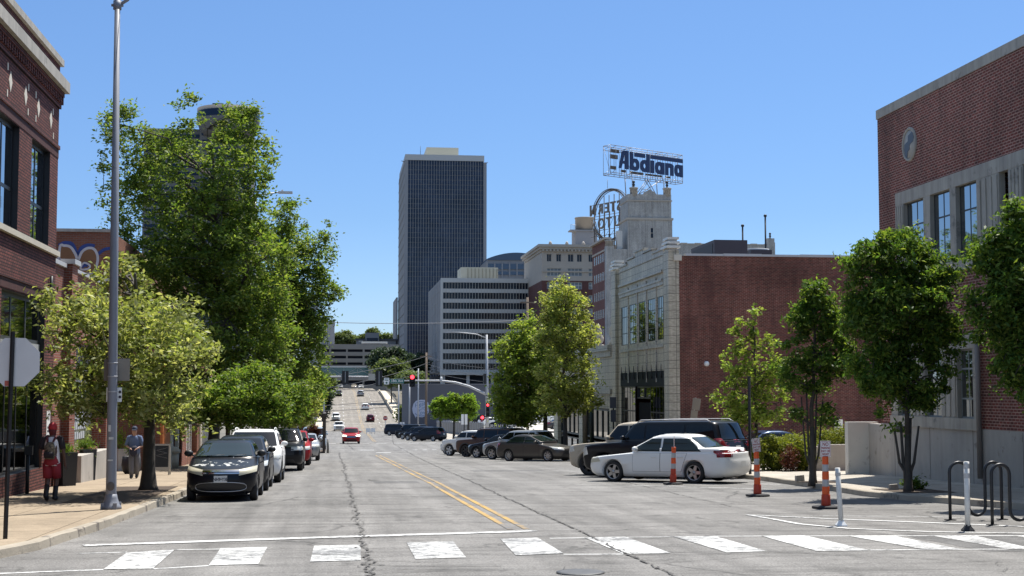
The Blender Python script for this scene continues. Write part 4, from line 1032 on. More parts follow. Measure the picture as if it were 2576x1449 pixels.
    # lamps, grille, plates
    for sg in (1,-1):
        g=MB(); y0,y1,z0,z1=P.get('hl',(w*.52,w*.97,hf-.16,hf-.02)); h.endpatch(g,sg*y0,sg*y1,z0,z1,True,.010,0,9,4,skew=P.get('hls',.12)); g.build('headlight',P.get('hlm',m_head),t,world=False)
        g=MB(); y0,y1,z0,z1=P.get('tl',(w*.60,w*.985,bl-.22,bl-.04)); h.endpatch(g,sg*y0,sg*y1,z0,z1,False,.010,0,9,4); g.build('tail_lamp',m_tail,t,world=False)
        if P.get('tls'):
            g=MB(); x0,x1,z0,z1=P['tls']; h.sidequad(g,(x0,z0),(x1,z0),(x1-.08,z1),(x0+.02,z1),.009,0,6,4,sg); g.build('tail_lamp',m_tail,t,world=False)
        if P.get('hlsd'):
            g=MB(); x0,x1,z0,z1=P['hlsd']; h.sidequad(g,(x0,z0+.05),(x1,z0),(x1,z1-.03),(x0+.06,z1),.009,0,6,4,sg); g.build('headlight',P.get('hlm',m_head),t,world=False)
    g=MB(); y,z0,z1=P.get('gri',(w*.5,hf-.22,hf-.08)); h.endpatch(g,-y,y,z0,z1,True,.007,0,10,4); go=g.build('grille',m_black,t,world=False)
    if P.get('bars'):
        g=MB()
        for k in range(P['bars']):
            zz=z0+(z1-z0)*(k+.8)/(P['bars']+.6); h.endpatch(g,-y*.98,y*.98,zz-.016,zz+.016,True,.018,0,12,1)
        g.build('grille_bar',P.get('barm',m_chrome),go,world=False)
    y,z0,z1=P.get('intk',(w*.62,cl+.08,cl+.24)); g=MB(); h.endpatch(g,-y,y,z0,z1,True,.007,0,10,3,yk=lambda v,f:v*(1-.16*f)); g.build('air_intake',m_black,t,world=False)
    if P.get('itr'):
        g=MB(); Q=[]
        for k in range(28):
            a=2*math.pi*k/28; yy=y*.93*math.copysign(abs(math.cos(a))**.7,math.cos(a)); zz=(z0+z1)/2+(z1-z0)*.5*math.copysign(abs(math.sin(a))**.7,math.sin(a)); Q.append((h.xend(yy,h.tz(zz))+.014,yy,zz))
        g.tube(Q+[Q[0]],.011,5); g.build('intake_trim',m_alloy,t,world=False)
    g=MB(); z=P.get('pz',bl-.34); h.endpatch(g,-.16,.16,z,z+.16,False,.016,0,2,1,smooth=False); g.build('license_plate',m_plate,t,world=False)
    if P.get('fp'):
        g=MB(); z=P['fp']; t_=h.tz(z+.08); x=h.xend(0,t_)+.03; g.box(x-.02,x,-.155,.155,z,z+.155); fo=g.build('license_plate',m_plate,t,world=False)
        if P.get('ftxt'):
            g=MB(); put_text(g,P['ftxt'],.105,frame((x+.004,0,z+.068),(0,1,0),(0,0,1)),xs=.82,weight=.003); g.build('plate_lettering',m_ink,fo,world=False)
    # lower sill cladding / bumper step
    if P.get('clad'):
        for sg in (1,-1):
            g=MB(); h.sidequad(g,(xa[1]+ra,cl+.015),(xa[0]-ra,cl+.015),(xa[0]-ra,cl+.17),(xa[1]+ra,cl+.17),.010,0,10,3,sg); g.build('sill_cladding',trim,t,world=False)
        g=MB(); h.endpatch(g,-w*.93,w*.93,cl+.02,cl+.2,False,.010,0,12,3); g.build('bumper_cladding',trim,t,world=False)
    if P.get('rails'):
        for sg in (1,-1):
            g=MB(); yy=wr-.06; g.tube([(xwt-.15,sg*yy,H-.05),(xwt-.28,sg*yy,H+.03),((xwt+xrt)/2,sg*yy,H+.045),(xrt+.35,sg*yy,H+.03),(xrt+.2,sg*yy,H-.05)],.018,6); g.build('roof_rail',P.get('railm',m_black),t,world=False)
    ub=MB(); ub.box(xt+.35,xn-.35,-w+.28,w-.28,cl-.03,cl+.28); ub.build('underbody',m_under,t,world=False)
    return t,h
# --- body types (metres)
SEDAN=dict(L=5.05,W=1.85,H=1.49,hf=.76,hc=.92,bl=.94,dk=1.06,nose=.10,rf=.5,nf=3.0,xc=1.02,xwt=.22,xrt=-1.02,xrb=-1.66,wb=2.81,xa=1.52,rw=.335,xb=-.16,ws='five',tl=(.62,.91,.80,1.0),qg=.24,qgt=.0,dx=.14,dx2=.22,hl=(.5,.90,.60,.74),tls=(-2.45,-2.08,.80,1.02),hlm=m_headf,hlsd=(1.95,2.34,.60,.75),gri=(.42,.52,.66),pz=.5,th=.14,clear=.19,rr=.42)
HATCH=dict(L=4.05,W=1.70,H=1.46,hf=.80,hc=1.0,bl=1.02,xc=1.0,xwt=.1,xrt=-1.55,xrb=-1.82,wb=2.49,xa=1.24,rw=.30,tw=.19,xb=-.2,ws='ten',hl=(.42,.82,.61,.75),hls=.22,hlm=m_headf,gri=(.44,.63,.76),bars=2,intk=(.64,.24,.46),itr=True,fp=.46,ftxt='NH9•Y3E',rf=.75,nf=2.3,clear=.17,nose=.22,hoodk=.36,qg=.3,mm=m_black)
MAZDA=dict(L=4.6,W=1.755,H=1.455,hf=.74,hc=.94,bl=.95,dk=1.06,xc=1.02,xwt=.12,xrt=-1.05,xrb=-1.62,wb=2.64,xa=1.38,rw=.32,xb=-.22,ws='blade',tl=(.5,.85,.76,.98),qg=.26,qgt=.0,dx=.12,dx2=.2,hl=(.45,.84,.60,.76),tls=(-2.24,-1.96,.8,.98),hlsd=(1.7,2.12,.64,.78),intk=(.62,.25,.46),gri=(.3,.5,.56),fp=.42,rf=.72,nf=2.3,clear=.16,rr=.42,th=.13)
LOWW=dict(L=4.8,W=1.82,H=1.60,hf=.80,hc=1.0,bl=1.03,xc=1.0,xwt=.2,xrt=-1.9,xrb=-2.22,wb=2.74,xa=1.45,rw=.345,xb=-.2,pil=[-.2,-1.2],ws='five',flare=True,clad=True,clear=.24,rails=True,hlsd=(1.95,2.26,.68,.8),tls=(-2.36,-2.05,.82,1.0))
CUV=dict(L=4.6,W=1.86,H=1.69,hf=.90,hc=1.09,bl=1.12,xc=1.05,xwt=.25,xrt=-1.75,xrb=-2.1,wb=2.66,xa=1.38,rw=.355,tw=.23,xb=-.2,pil=[-.2,-1.25],ws='five',flare=True,clad=True,clear=.23,hlsd=(1.85,2.16,.74,.88),tls=(-2.27,-1.95,.92,1.22),tl=(.62,.92,.92,1.3),nf=2.8,gri=(.55,.62,.8),bars=2,th=.09,thr=.24,qg=.34)
SUV=dict(L=4.95,W=1.98,H=1.78,hf=1.0,hc=1.16,bl=1.19,xc=1.05,xwt=.35,xrt=-2.1,xrb=-2.38,wb=2.95,xa=1.5,rw=.385,tw=.25,xb=-.15,pil=[-.15,-1.2],ws='five',clear=.25,nf=3.4,nr=3.4,gri=(.62,.66,.94),bars=3,barm=m_black,hlsd=(2.0,2.32,.84,.98),hl=(.5,.95,.84,.99),hls=.03,th=.09,thr=.25,rails=True,intk=(.7,.33,.5),flare=False,qg=.3)
BIG=dict(L=5.7,W=2.05,H=1.93,hf=1.1,hc=1.23,bl=1.27,xc=1.35,xwt=.75,xrt=-2.45,xrb=-2.72,wb=3.4,xa=1.82,rw=.41,tw=.27,xb=.2,pil=[.2,-1.35],doors=[(1.13,.2),(.2,-.86)],ws='five',clear=.27,nf=4.2,nr=4.2,rf=.45,hf2=0,gri=(.66,.62,1.0),bars=3,hl=(.68,.98,.72,1.02),hls=0,hlsd=(2.48,2.68,.76,1.06),tl=(.78,.98,.95,1.35),tls=(-2.82,-2.62,.98,1.3),th=.08,thr=.22,rails=True,railm=m_alu,grr=.2,qg=.2,hoodk=.5)
BOXY=dict(L=4.9,W=1.98,H=1.86,hf=1.08,hc=1.17,bl=1.2,xc=1.15,xwt=.6,xrt=-2.1,xrb=-2.3,wb=2.9,xa=1.5,rw=.40,tw=.26,xb=.0,pil=[.0,-1.1],ws='dark',wm=m_alloyd,clear=.28,nf=4,nr=4.2,rf=.42,gri=(.6,.8,1.0),hl=(.6,.92,.84,1.02),hls=0,th=.07,thr=.2,rails=True,flare=True,clad=True,grr=.18,qg=.2,hoodk=.5)
VAN=dict(L=5.1,W=1.98,H=1.75,hf=.92,hc=1.12,bl=1.14,xc=1.45,xwt=.55,xrt=-2.2,xrb=-2.42,wb=3.05,xa=1.62,rw=.35,xb=.1,pil=[.1,-1.2],ws='five',clear=.2,nf=2.6,nr=3.6,th=.09,thr=.25,qg=.25)
PICK=dict(L=5.6,W=2.03,H=1.92,hf=1.1,hc=1.22,bl=1.27,dk=1.32,xc=1.3,xwt=.72,xrt=-.55,xrb=-.72,wb=3.6,xa=1.82,rw=.42,tw=.27,xb=.2,pil=[.2],doors=[(1.1,.2),(.2,-.6)],ws='dark',wm=m_alloyd,clear=.3,nf=4,nr=4.5,rf=.5,gri=(.62,.7,1.02),hl=(.66,.98,.82,1.04),hls=0,hlsd=(2.38,2.64,.84,1.08),th=.09,thr=.22,dx=.04,dx2=.06,flare='body',hoodk=.5,qg=.1,qgt=.1)
def V2(b,**k): d=dict(b); d.update(k); return d
p_black=paint('black_car_paint',(.008,.009,.012)); p_navy=paint('navy_car_paint',(.010,.014,.028)); p_white=paint('white_car_paint',(.74,.74,.72),0,.35)
p_silver=paint('silver_car_paint',(.36,.37,.38),.6,.32); p_grey=paint('gunmetal_car_paint',(.085,.08,.075),.55,.32); p_brown=paint('brown_car_paint',(.085,.045,.032),.2,.35)
p_red=paint('red_car_paint',(.30,.012,.016)); p_dred=paint('dark_red_car_paint',(.10,.008,.02)); p_tan=paint('khaki_car_paint',(.46,.40,.31),0,.5); p_blue=paint('blue_car_paint',(.03,.055,.11),.4); p_lblue=paint('pale_blue_car_paint',(.30,.36,.42),.4); p_dk=paint('charcoal_car_paint',(.018,.020,.026),.3)
# black hood with peeled clear coat
def peel():
    m,t,b=newmat('peeling_black_paint'); b.inputs['Roughness'].default_value=.28; b.inputs['Coat Weight'].default_value=.08; b.inputs['Specular IOR Level'].default_value=.22
    tc=N(t,'ShaderNodeTexCoord'); f=noise(t,scaled(t,tc.outputs['Object'],(1.0,1.2,1)),4.5,5,.62)
    sx=N(t,'ShaderNodeSeparateXYZ'); t.links.new(tc.outputs['Object'],sx.inputs[0])
    band=ramp(t,sx.outputs[0],[(.0,0.),(1.0,0.)])
    mr=N(t,'ShaderNodeMapRange'); mr.inputs[1].default_value=1.15; mr.inputs[2].default_value=1.62; mr.inputs[3].default_value=-.06; mr.inputs[4].default_value=.11; t.links.new(sx.outputs[0],mr.inputs[0])
    mz=N(t,'ShaderNodeMapRange'); mz.inputs[1].default_value=.80; mz.inputs[2].default_value=.84; mz.inputs[3].default_value=-.5; mz.inputs[4].default_value=0; t.links.new(sx.outputs[2],mz.inputs[0])
    a=N(t,'ShaderNodeMath',operation='ADD'); t.links.new(f,a.inputs[0]); t.links.new(mr.outputs[0],a.inputs[1])
    a2=N(t,'ShaderNodeMath',operation='ADD'); t.links.new(a.outputs[0],a2.inputs[0]); t.links.new(mz.outputs[0],a2.inputs[1])
    c=mixc(t,ramp(t,a2.outputs[0],[(.60,0.),(.615,1.)]),(.009,.010,.014),(.55,.55,.53)); t.links.new(c,b.inputs['Base Color']); return m
p_peel=peel()
KL='cars parked along the kerb of the shops'; KR='cars parked at an angle along the far kerb'; DR='cars driving on the street'; LOT='cars in the raised parking lot'
def put(name,label,cat,P,px,py,az,pm,wheel=None,Y=None,**k):
    # the ground point (px,py) is where the centre - or the named wheel (fore/aft sign, side sign) - touches the road
    p=G(px,py) if Y is None else PY(px,py,Y)
    x,y=p[0],p[1]
    if wheel:
        fx=P['xa'] if wheel[0]>0 else P['xa']-P['wb']; fy=wheel[1]*(P['W']/2-.1); a=R(90-az)
        x-=math.cos(a)*fx-math.sin(a)*fy; y-=math.sin(a)*fx+math.cos(a)*fy
    t,h=car(name,label,cat,P,(x,y,gz(y)),az,pm,**k)
    dz=gz(y+1.3*math.cos(R(az)))-gz(y-1.3*math.cos(R(az)))
    t.rotation_euler=(0,-math.atan(dz/2.6),R(90-az)); return t,h
# kerb row, facing the camera
put('parked_car','small black hatchback with white peeling hood and fogged headlights','car',HATCH,570,1252,180,p_peel,Y=36.6,group=KL,glass=m_cglass2)
put('parked_car','dark hatchback between the peeling black hatchback and the white crossover','car',V2(HATCH,L=4.3,H=1.52,hlm=m_head,ftxt=None),570+36,1230,180,p_dk,Y=41.6,group=KL)
put('parked_car','white crossover with black sunroof parked behind the dark hatchbacks','car',V2(CUV,rails=True,railm=p_white),640,1210,180,p_white,Y=47.6,group=KL)
put('parked_car','large black utility vehicle with wide grille behind the white crossover','car',SUV,706,1180,180,p_black,Y=62,group=KL)
put('parked_car','red car showing only a sliver behind the large black utility vehicle','car',CUV,735,1160,180,p_red,Y=72,group=KL)
put('parked_car','silver crossover with raised fenders parked just before the wooden parklet','car',V2(CUV,H=1.56,L=4.4),764,1150,180,p_silver,Y=84,group=KL)
put('parked_car','pale blue pickup truck parked beyond the wooden parklet','pickup truck',V2(PICK,L=5.8),789,1098,180,p_lblue,Y=118,group=KL)
put('parked_car','farthest kerbside car, pale blue roof above the parklet plants','car',CUV,800,1085,180,p_lblue,Y=165,group=KL)
# angled row
AZ=-45
IM,_=put('parked_car','white four door sedan parked diagonally with red tail lamps beside orange posts','car',V2(SEDAN,hm=p_white),1748,1216.5,AZ-4,p_white,wheel=(-1,1),group=KR,glass=m_cglass2)
ix,iy=IM.location.x,IM.location.y
def stall(name,label,cat,P,dx,along,pm,az=AZ,**k):
    a=R(90-az); # slide along the kerb by dx metres away from camera
    x=ix+dx*.02+math.cos(R(90-AZ))*along; y=iy+dx+math.sin(R(90-AZ))*along
    t,h=car(name,label,cat,P,(x,y,gz(y)),az,pm,group=KR,**k); t.rotation_euler[1]=-math.atan((gz(y+.92)-gz(y-.92))/2.6); return t
stall('parked_car','long black utility vehicle with grey roof rails towering behind the white sedan','car',BIG,4.7,-1.0,p_black,trim=m_black)
put('parked_car','khaki pickup truck with black off-road wheels behind the black utility vehicle','pickup truck',PICK,1484,1196,AZ-3,p_tan,wheel=(1,1),group=KR)
put('parked_car','dark grey sedan parked nose to the kerb with silver bladed wheels','car',MAZDA,1281,1160,135,p_grey,wheel=(-1,-1),group=KR,glass=m_cglass2)
put('parked_car','silver crossover behind the dark grey sedan with bold five spoke wheels','car',V2(CUV,wm=m_alloy,ws='twin'),1238,1156,AZ,p_silver,wheel=(1,1),group=KR)
put('parked_car','low dark wagon between the silver crossover and the brown boxy vehicle','car',V2(LOWW,H=1.47,rails=False),1200,1150,AZ,p_dk,wheel=(1,1),Y=88.5,group=KR)
put('parked_car','brown boxy off-roader with flat roof and all black wheels','car',BOXY,1172.6,1147,AZ,p_brown,wheel=(1,1),Y=92.5,group=KR)
put('parked_car','white off-roader with square hood next to the brown boxy vehicle','car',V2(BOXY,wm=m_alloy,ws='five',L=4.5,H=1.72,flare=False),1131,1138,AZ,p_white,wheel=(1,1),Y=97.5,group=KR)
put('parked_car','white low car whose nose pokes out beyond the white off-roader','car',V2(SEDAN,L=4.6),1124,1134,AZ,p_white,wheel=(1,1),Y=102,group=KR)
put('parked_car','dark grey crossover with red tail lamp, first car after the junction','car',CUV,1043,1108.5,AZ-8,p_dk,wheel=(1,1),Y=172,group=KR)
put('parked_car','dark blue crossover behind the dark grey crossover after the junction','car',V2(CUV,H=1.72),1026,1105,AZ,p_navy,wheel=(1,1),Y=179,group=KR)
put('parked_car','black low car in the middle of the dark group after the junction','car',LOWW,1013,1101,AZ,p_black,wheel=(1,1),Y=186,group=KR)
put('parked_car','black square off-roader with flat roof beside the minivan','car',V2(BOXY,L=4.3),1002,1099,AZ,p_black,wheel=(1,1),Y=194,group=KR)
put('parked_car','dark minivan parked nose to the kerb, farthest of the angled cars','minivan',VAN,979.6,1090,128,p_navy,wheel=(-1,-1),Y=214,group=KR)
# moving traffic
def drive(name,label,cat,P,px,Y,az,pm,lit=False,**k):
    x=XY(px,Y); t,h=car(name,label,cat,P,(x,Y,gz(Y)),az,pm,group=DR,detail=False,**k)
    dz=gz(Y+1.5)-gz(Y-1.5); t.rotation_euler[1]=(math.atan(dz/3))*(1 if az==180 else -1); return t
drive('car','red crossover with lit headlights driving toward the junction','car',V2(CUV,hlm=m_on,L=4.6,ws='five'),884,153,180,p_red)
drive('car','white pickup truck waiting at the foot of the bridge','pickup truck',V2(PICK,ws='five',wm=m_alloy),853,290,180,p_white)
drive('car','white utility vehicle coming down the lower part of the bridge','car',SUV,845.5,334,180,p_white)
drive('car','dark red crossover driving away onto the bridge','car',V2(CUV,tl=(.6,.92,.95,1.25)),932,330,0,p_dred)
drive('car','white crossover with black tailgate driving up the bridge','car',CUV,919,371,0,p_white)
drive('car','black utility vehicle near the top of the bridge','car',SUV,852,427,180,p_black)
drive('car','silver utility vehicle driving away near the top of the bridge','car',SUV,907,427,0,p_silver)
FC='cars stopped beyond the bridge crest'
for px,Y,pm,lb,PP in ((828,520,p_white,'tiny white van beyond the bridge crest',VAN),(856,523,p_silver,'tiny silver car beyond the bridge crest',CUV),(890,523,p_tan,'tiny tan car beyond the bridge crest',CUV),(908,521,p_white,'tiny low white car at the shaded street end',SEDAN)):
    t,h=car('car',lb,'car',PP,(XY(px,Y),Y,gz(Y)),180,pm,group=FC,detail=False)
# ---------------------------------------------------------------- distant buildings
m_fglass=mat('tower_glass',(.012,.022,.05),.15,0,.3,.05,spec=.25); m_tg=glassgrid('tower_pane_glass',(.022,.033,.064),(.05,.065,.10),1.24,2.25); m_og=glassgrid('office_pane_glass',(.009,.013,.024),(.06,.062,.062),.94,3.18,-.55); m_bglass=mat('office_glass',(.012,.018,.032),.12,0,.35,.08,spec=.3)
m_fconc=mat('tower_concrete',(.30,.30,.31),.8,0,.12,.1); m_fwhite=mat('white_spandrel',(.56,.56,.54),.7,0,.08,.15); m_fgrey=mat('grey_panel',(.27,.275,.29),.8,0,.12,.12)
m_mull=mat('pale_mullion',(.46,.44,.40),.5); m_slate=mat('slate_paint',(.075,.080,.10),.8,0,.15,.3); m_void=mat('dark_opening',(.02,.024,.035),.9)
m_ygrey=mat('cream_metal',(.52,.49,.38),.6)
# tall dark tower
Y=650; a=PY(1020,388,Y); b_=PY(1218,388,Y); zt=a[2]; z0=tz(Y)-3; zb=PY(1100,404,Y)[2]; xl=PX(1005,430,a[0])
ybk=min(float(xl[1]),720)
B=thing('office_tower','tallest office tower with dark gridded glass front and pale top band','tower',(a[0],Y,tz(Y)))
W_=b_[0]-a[0]
part(B,'side_wall',m_fconc,lambda mb:(mb.box(a[0]-.3,a[0]+1.2,Y-.3,ybk,z0,zb),mb.box(b_[0]-.3,b_[0]+1.1,Y-.6,ybk,z0,zb-.5),mb.box(a[0]+1.2,b_[0]-.3,Y+1,ybk,z0,zb-.2)))
part(B,'top_band',mat('pale_top_band',(.50,.50,.49),.7),lambda mb:mb.box(a[0]-.1,b_[0],Y-.4,ybk-1,zb,zt))
part(B,'curtain_wall',m_tg,lambda mb:mb.box(a[0]+1.2,b_[0]-.3,Y,Y+.9,z0,zb))
def f(mb):
    for i in range(30): x=a[0]+1.2+(W_-1.5)*i/29; mb.box(x-.055,x+.055,Y-.14,Y-.01,z0,zb)
part(B,'mullion_grid',m_mull,f)
def f(mb):
    n=46
    for j in range(n): z=zb-(zb-tz(Y)-2)*j/n; mb.box(a[0]+1.2,b_[0]-.3,Y-.12,Y-.003,z-.11,z+.11)
part(B,'floor_lines',mat('dark_floor_line',(.09,.09,.09),.6),f)
def f(mb):
    n=23
    for j in range(n):
        z=zb-(zb-tz(Y))*(j+.5)/n; mb.box(a[0]-.5,a[0]-.31,Y-.31,ybk-.5,z-.12,z+.12)
part(B,'side_joint',m_fgrey,f)
p0=PY(1072,373,Y+15);p1=PY(1152,388,Y+15)
part(B,'penthouse',m_ygrey,lambda mb:mb.box(p0[0],p1[0],Y+12,Y+40,zt,p0[2]))
part(B,'antenna',m_dkmetal,lambda mb:(mb.bar((PY(1061,0,Y)[0],Y+5,zt),(PY(1061,0,Y)[0],Y+5,PY(1061,362,Y)[2]),.13,.06,5)))
part(B,'corner_light',m_dkmetal,lambda mb:(mb.bar((b_[0],Y,zb-1),(b_[0]+1.6,Y-1,zb-.6),.15),))
part(B,'corner_light',m_dkmetal,lambda mb:(mb.bar((a[0],Y,zb-1),(a[0]-1.8,Y-1,zb-.6),.15),))
a2=PY(997,748,700); part(B,'annex',m_fconc,lambda mb:mb.box(a2[0],a[0]-1,700,740,z0,a2[2]))
# white banded office
Y=450; a=PY(1110,700,Y); b_=PY(1346,700,Y); zt=a[2]; z0=tz(Y)-2; W_=b_[0]-a[0]; yb=float(PX(1078,740,a[0])[1])
rows=[(float(PY(1200,711+25.4*k,Y)[2]),float(PY(1200,711+25.4*k+15.6,Y)[2])) for k in range(9)]
zbot=float(PY(1200,936,Y)[2])
B=thing('office_block','mid height white office block with nine dark ribbon window rows','office building',(a[0],Y,tz(Y)))
part(B,'wall',m_fgrey,lambda mb:(mb.box(a[0],b_[0],Y+.6,yb,zbot,zt-.1)))
part(B,'roof_edge',m_fwhite,lambda mb:mb.box(a[0]-.15,b_[0]+.15,Y-.2,Y+.6,rows[0][0],zt+.1))
for k,(zu,zd_) in enumerate(rows):
    part(B,'window_band',m_og,lambda mb:mb.box(a[0]+.6,b_[0]-.4,Y+.25,Y+.5,zd_,zu))
    zn=rows[k+1][0] if k<8 else zbot
    part(B,'spandrel_band',m_fwhite,lambda mb:mb.box(a[0]+.6,b_[0]-.4,Y,Y+.5,zn,zd_))
part(B,'corner_column',m_fwhite,lambda mb:(mb.box(a[0]-.15,a[0]+.6,Y-.2,Y+.59,zbot-6,rows[0][0])))
part(B,'corner_column',m_fwhite,lambda mb:(mb.box(b_[0]-.4,b_[0]+.15,Y-.2,Y+.59,zbot-6,rows[0][0])))
def f(mb):
    for i in range(1,31): x=a[0]+.6+(W_-1.0)*i/31; mb.box(x-.05,x+.05,Y-.10,Y+.24,zbot,rows[0][0])
part(B,'mullion_fins',m_mull,f)
def f(mb):
    for zu,zd_ in rows:
        mb.box(a[0]-.08,a[0]-.004,Y+.7,yb,zd_-.35,zd_-.2)
    for k in range(1,8): y=Y+.7+(yb-Y-.7)*k/8; mb.box(a[0]-.12,a[0]-.003,y-.12,y+.12,zbot,zt-.5)
part(B,'side_joint',m_fconc,f)
part(B,'soffit_band',m_fwhite,lambda mb:mb.box(a[0]-.3,b_[0]+.3,Y-.8,Y+.6,zbot-.9,zbot))
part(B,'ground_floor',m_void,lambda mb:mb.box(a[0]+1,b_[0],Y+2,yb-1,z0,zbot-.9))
for fx in (.0,.26,.52,.78): part(B,'column',m_fwhite,lambda mb:mb.box(a[0]+W_*fx+.3,a[0]+W_*fx+1.3,Y+.2,Y+1.0,z0,zbot-.9))
p0=PY(1160,672,Y+12);p1=PY(1253,700,Y+12)
q=part(B,'penthouse',m_ygrey,lambda mb:mb.box(p0[0],p1[0],Y+12,Y+26,zt-.1,p0[2]))
def f(mb):
    for i in range(9): x=p0[0]+2.2+(p1[0]-p0[0]-2.6)*i/8; mb.box(x-.1,x+.1,Y+11.7,Y+12,zt+.3,p0[2]-.4)
part(q,'louvre_fins',mat('tan_louvre',(.30,.27,.20),.6),f)
# curved glass building
Y=600; a=PY(1226,654,Y); b_=PY(1375,654,Y); z0=tz(Y); zt=a[2]
B=thing('glass_building','blue glass office building with gently arched dark roof behind the white block','office building',(a[0],Y,z0))
part(B,'wall',m_fconc,lambda mb:mb.box(a[0],b_[0],Y+.5,Y+30,z0,zt))
def f(mb):
    P=[];n=14; zc_=PY(1290,637,Y)[2]-zt
    for i in range(n+1): u=i/n*2-1; P.append((a[0]+(b_[0]-a[0])*i/n,Y,zt+.3+zc_*(1-u*u*.9)))
    P+= [(b_[0],Y,zt),(a[0],Y,zt)]; mb.prism(P,(0,20,0))
part(B,'arched_roof',mat('blue_roof_glass',(.06,.10,.16),.4),f)
for k in range(7):
    zu=PY(1290,664+19.5*k,Y)[2]; zd_=zu-(13.5 if k%2==0 else 8)*Y/F0
    part(B,'window_band',mat('blue_office_glass',(.035,.06,.11),.15,spec=.8),lambda mb:mb.box(a[0],b_[0],Y,Y+.4,zd_,zu))
def f(mb):
    for i in range(9): x=a[0]+(b_[0]-a[0])*i/8; mb.box(x-.25,x+.25,Y-.1,Y+.3,z0,zt-.8)
part(B,'mullion',m_fconc,f)
# cornice building
Y=420; a=PY(1363,640,Y); b_=PY(1560,640,Y); zt=float(PY(1400,612,Y)[2]); zm=float(PY(1400,706,Y)[2]); z0=tz(Y)
m_bst=mat('beige_stone',(.40,.36,.31),.75,0,.12,.3); b_far=brickmat('far_red_brick',(.12,.038,.035),(.09,.03,.03),(.12,.08,.07),.4,.2,.03,.15)
B=thing('cornice_building','old beige and red brick high building with heavy cornice and round water tank','building',(a[0],Y,z0))
wins_=[]
for (xa,xb_) in ((1374.5,1385.8),(1398,1410),(1427,1440.5),(1449.5,1461.5),(1478,1490)): wins_.append((float(PY(xa,0,Y)[0]),float(PY(xb_,0,Y)[0]),float(PY(1400,658,Y)[2]),float(PY(1400,639,Y)[2])))
w2=[]
for r in range(5):
    for (xa,xb_) in ((1375,1410),(1426,1462),(1478,1512)): 
        if r==0: w2.append((float(PY(xa,0,Y)[0]),float(PY(xb_,0,Y)[0]),float(PY(1400,694,Y)[2]),float(PY(1400,674.5,Y)[2])))
        else: w2.append((float(PY(xa,0,Y)[0]),float(PY(xb_,0,Y)[0]),float(PY(1400,694+33*r,Y)[2]),float(PY(1400,676+33*r,Y)[2])))
up_=[w for w in w2 if w[3]>zm]; lo_=[w for w in w2 if w[3]<=zm]
up_=[(w[0],w[1],max(w[2],zm),w[3]) for w in up_]
part(B,'stone_wall',m_bst,lambda mb:(facade(mb,'y',Y,-1,a[0],b_[0],zm,zt-1,wins_+up_,.5),shell(mb,a[0],b_[0],Y,Y+40,zm,zt-1,'-y')),normals=False)
part(B,'brick_wall',b_far,lambda mb:(facade(mb,'y',Y,-1,a[0],b_[0],z0,zm,lo_,.5),shell(mb,a[0],b_[0],Y,Y+40,z0,zm,'-y,+z')),normals=False)
for w in wins_: win(B,'y',Y+.45,-1,w[0],w[1],w[2],w[3],2,(),m_bst,m_bglass,.1,.1)
for w in up_+lo_: win(B,'y',Y+.45,-1,w[0],w[1],w[2],w[3],4,((w[2]+w[3])/2,),m_fwhite,mat('curtained_glass',(.16,.18,.19),.15),.12,.1)
part(B,'cornice',m_bst,lambda mb:(mb.box(a[0]-1.2,b_[0]+1,Y-1.4,Y+40,zt-1.2,zt-.4),mb.box(a[0]-.8,b_[0]+.6,Y-.9,Y+39,zt-1.9,zt-1.2),mb.box(a[0]-.3,b_[0],Y-.4,Y+38,zt-2.6,zt-1.9)))
def f(mb):
    for i in range(22): x=a[0]+.3+(b_[0]-a[0]-1)*i/21; mb.box(x-.22,x+.22,Y-1.1,Y-.4,zt-2.5,zt-1.9)
    for i in range(4): mb.lathe([(.5,0),(.5,.4),(.3,.8),(0,1.1)],8,M=Matrix.Translation((a[0]+2.5+5*i,Y-.4,zt-.4)))
part(B,'bracket_row',m_bst,f)
part(B,'stone_band',m_bst,lambda mb:(mb.box(a[0]-.2,b_[0],Y-.35,Y-.01,zm+2.6,zm+2.95),))
p0=PY(1449,578,Y+8);p1=PY(1503,610,Y+8); pc=PY(1473,545,Y+8)
part(B,'tank_base',m_fgrey,lambda mb:(mb.box(p0[0],p1[0],Y+8,Y+16,zt-.5,p0[2]),mb.box(p0[0]-1.8,p1[0]-1,Y+7.6,Y+12,p0[2]-.4,p0[2])))
rt=(1498-1450)/2*(Y+8)/F0
part(B,'water_tank',m_bst,lambda mb:mb.lathe([(rt,p0[2]),(rt,pc[2]-.3),(rt+.15,pc[2]-.3),(rt+.15,pc[2]),(0,pc[2]+.4)],24,M=Matrix.Translation((PY(1474,545,Y+8)[0],Y+8+rt,0))))
def f(mb):
    for i in range(5): mb.bar((p0[0]-1.7+.4*i,Y+7.7,p0[2]),(p0[0]-1.7+.4*i,Y+7.7,p0[2]+1.5),.05,n=4)
    mb.bar((p0[0]-1.8,Y+7.7,p0[2]+1.5),(p0[0],Y+7.7,p0[2]+1.5),.05,n=4)
part(B,'tank_railing',m_steel,f)
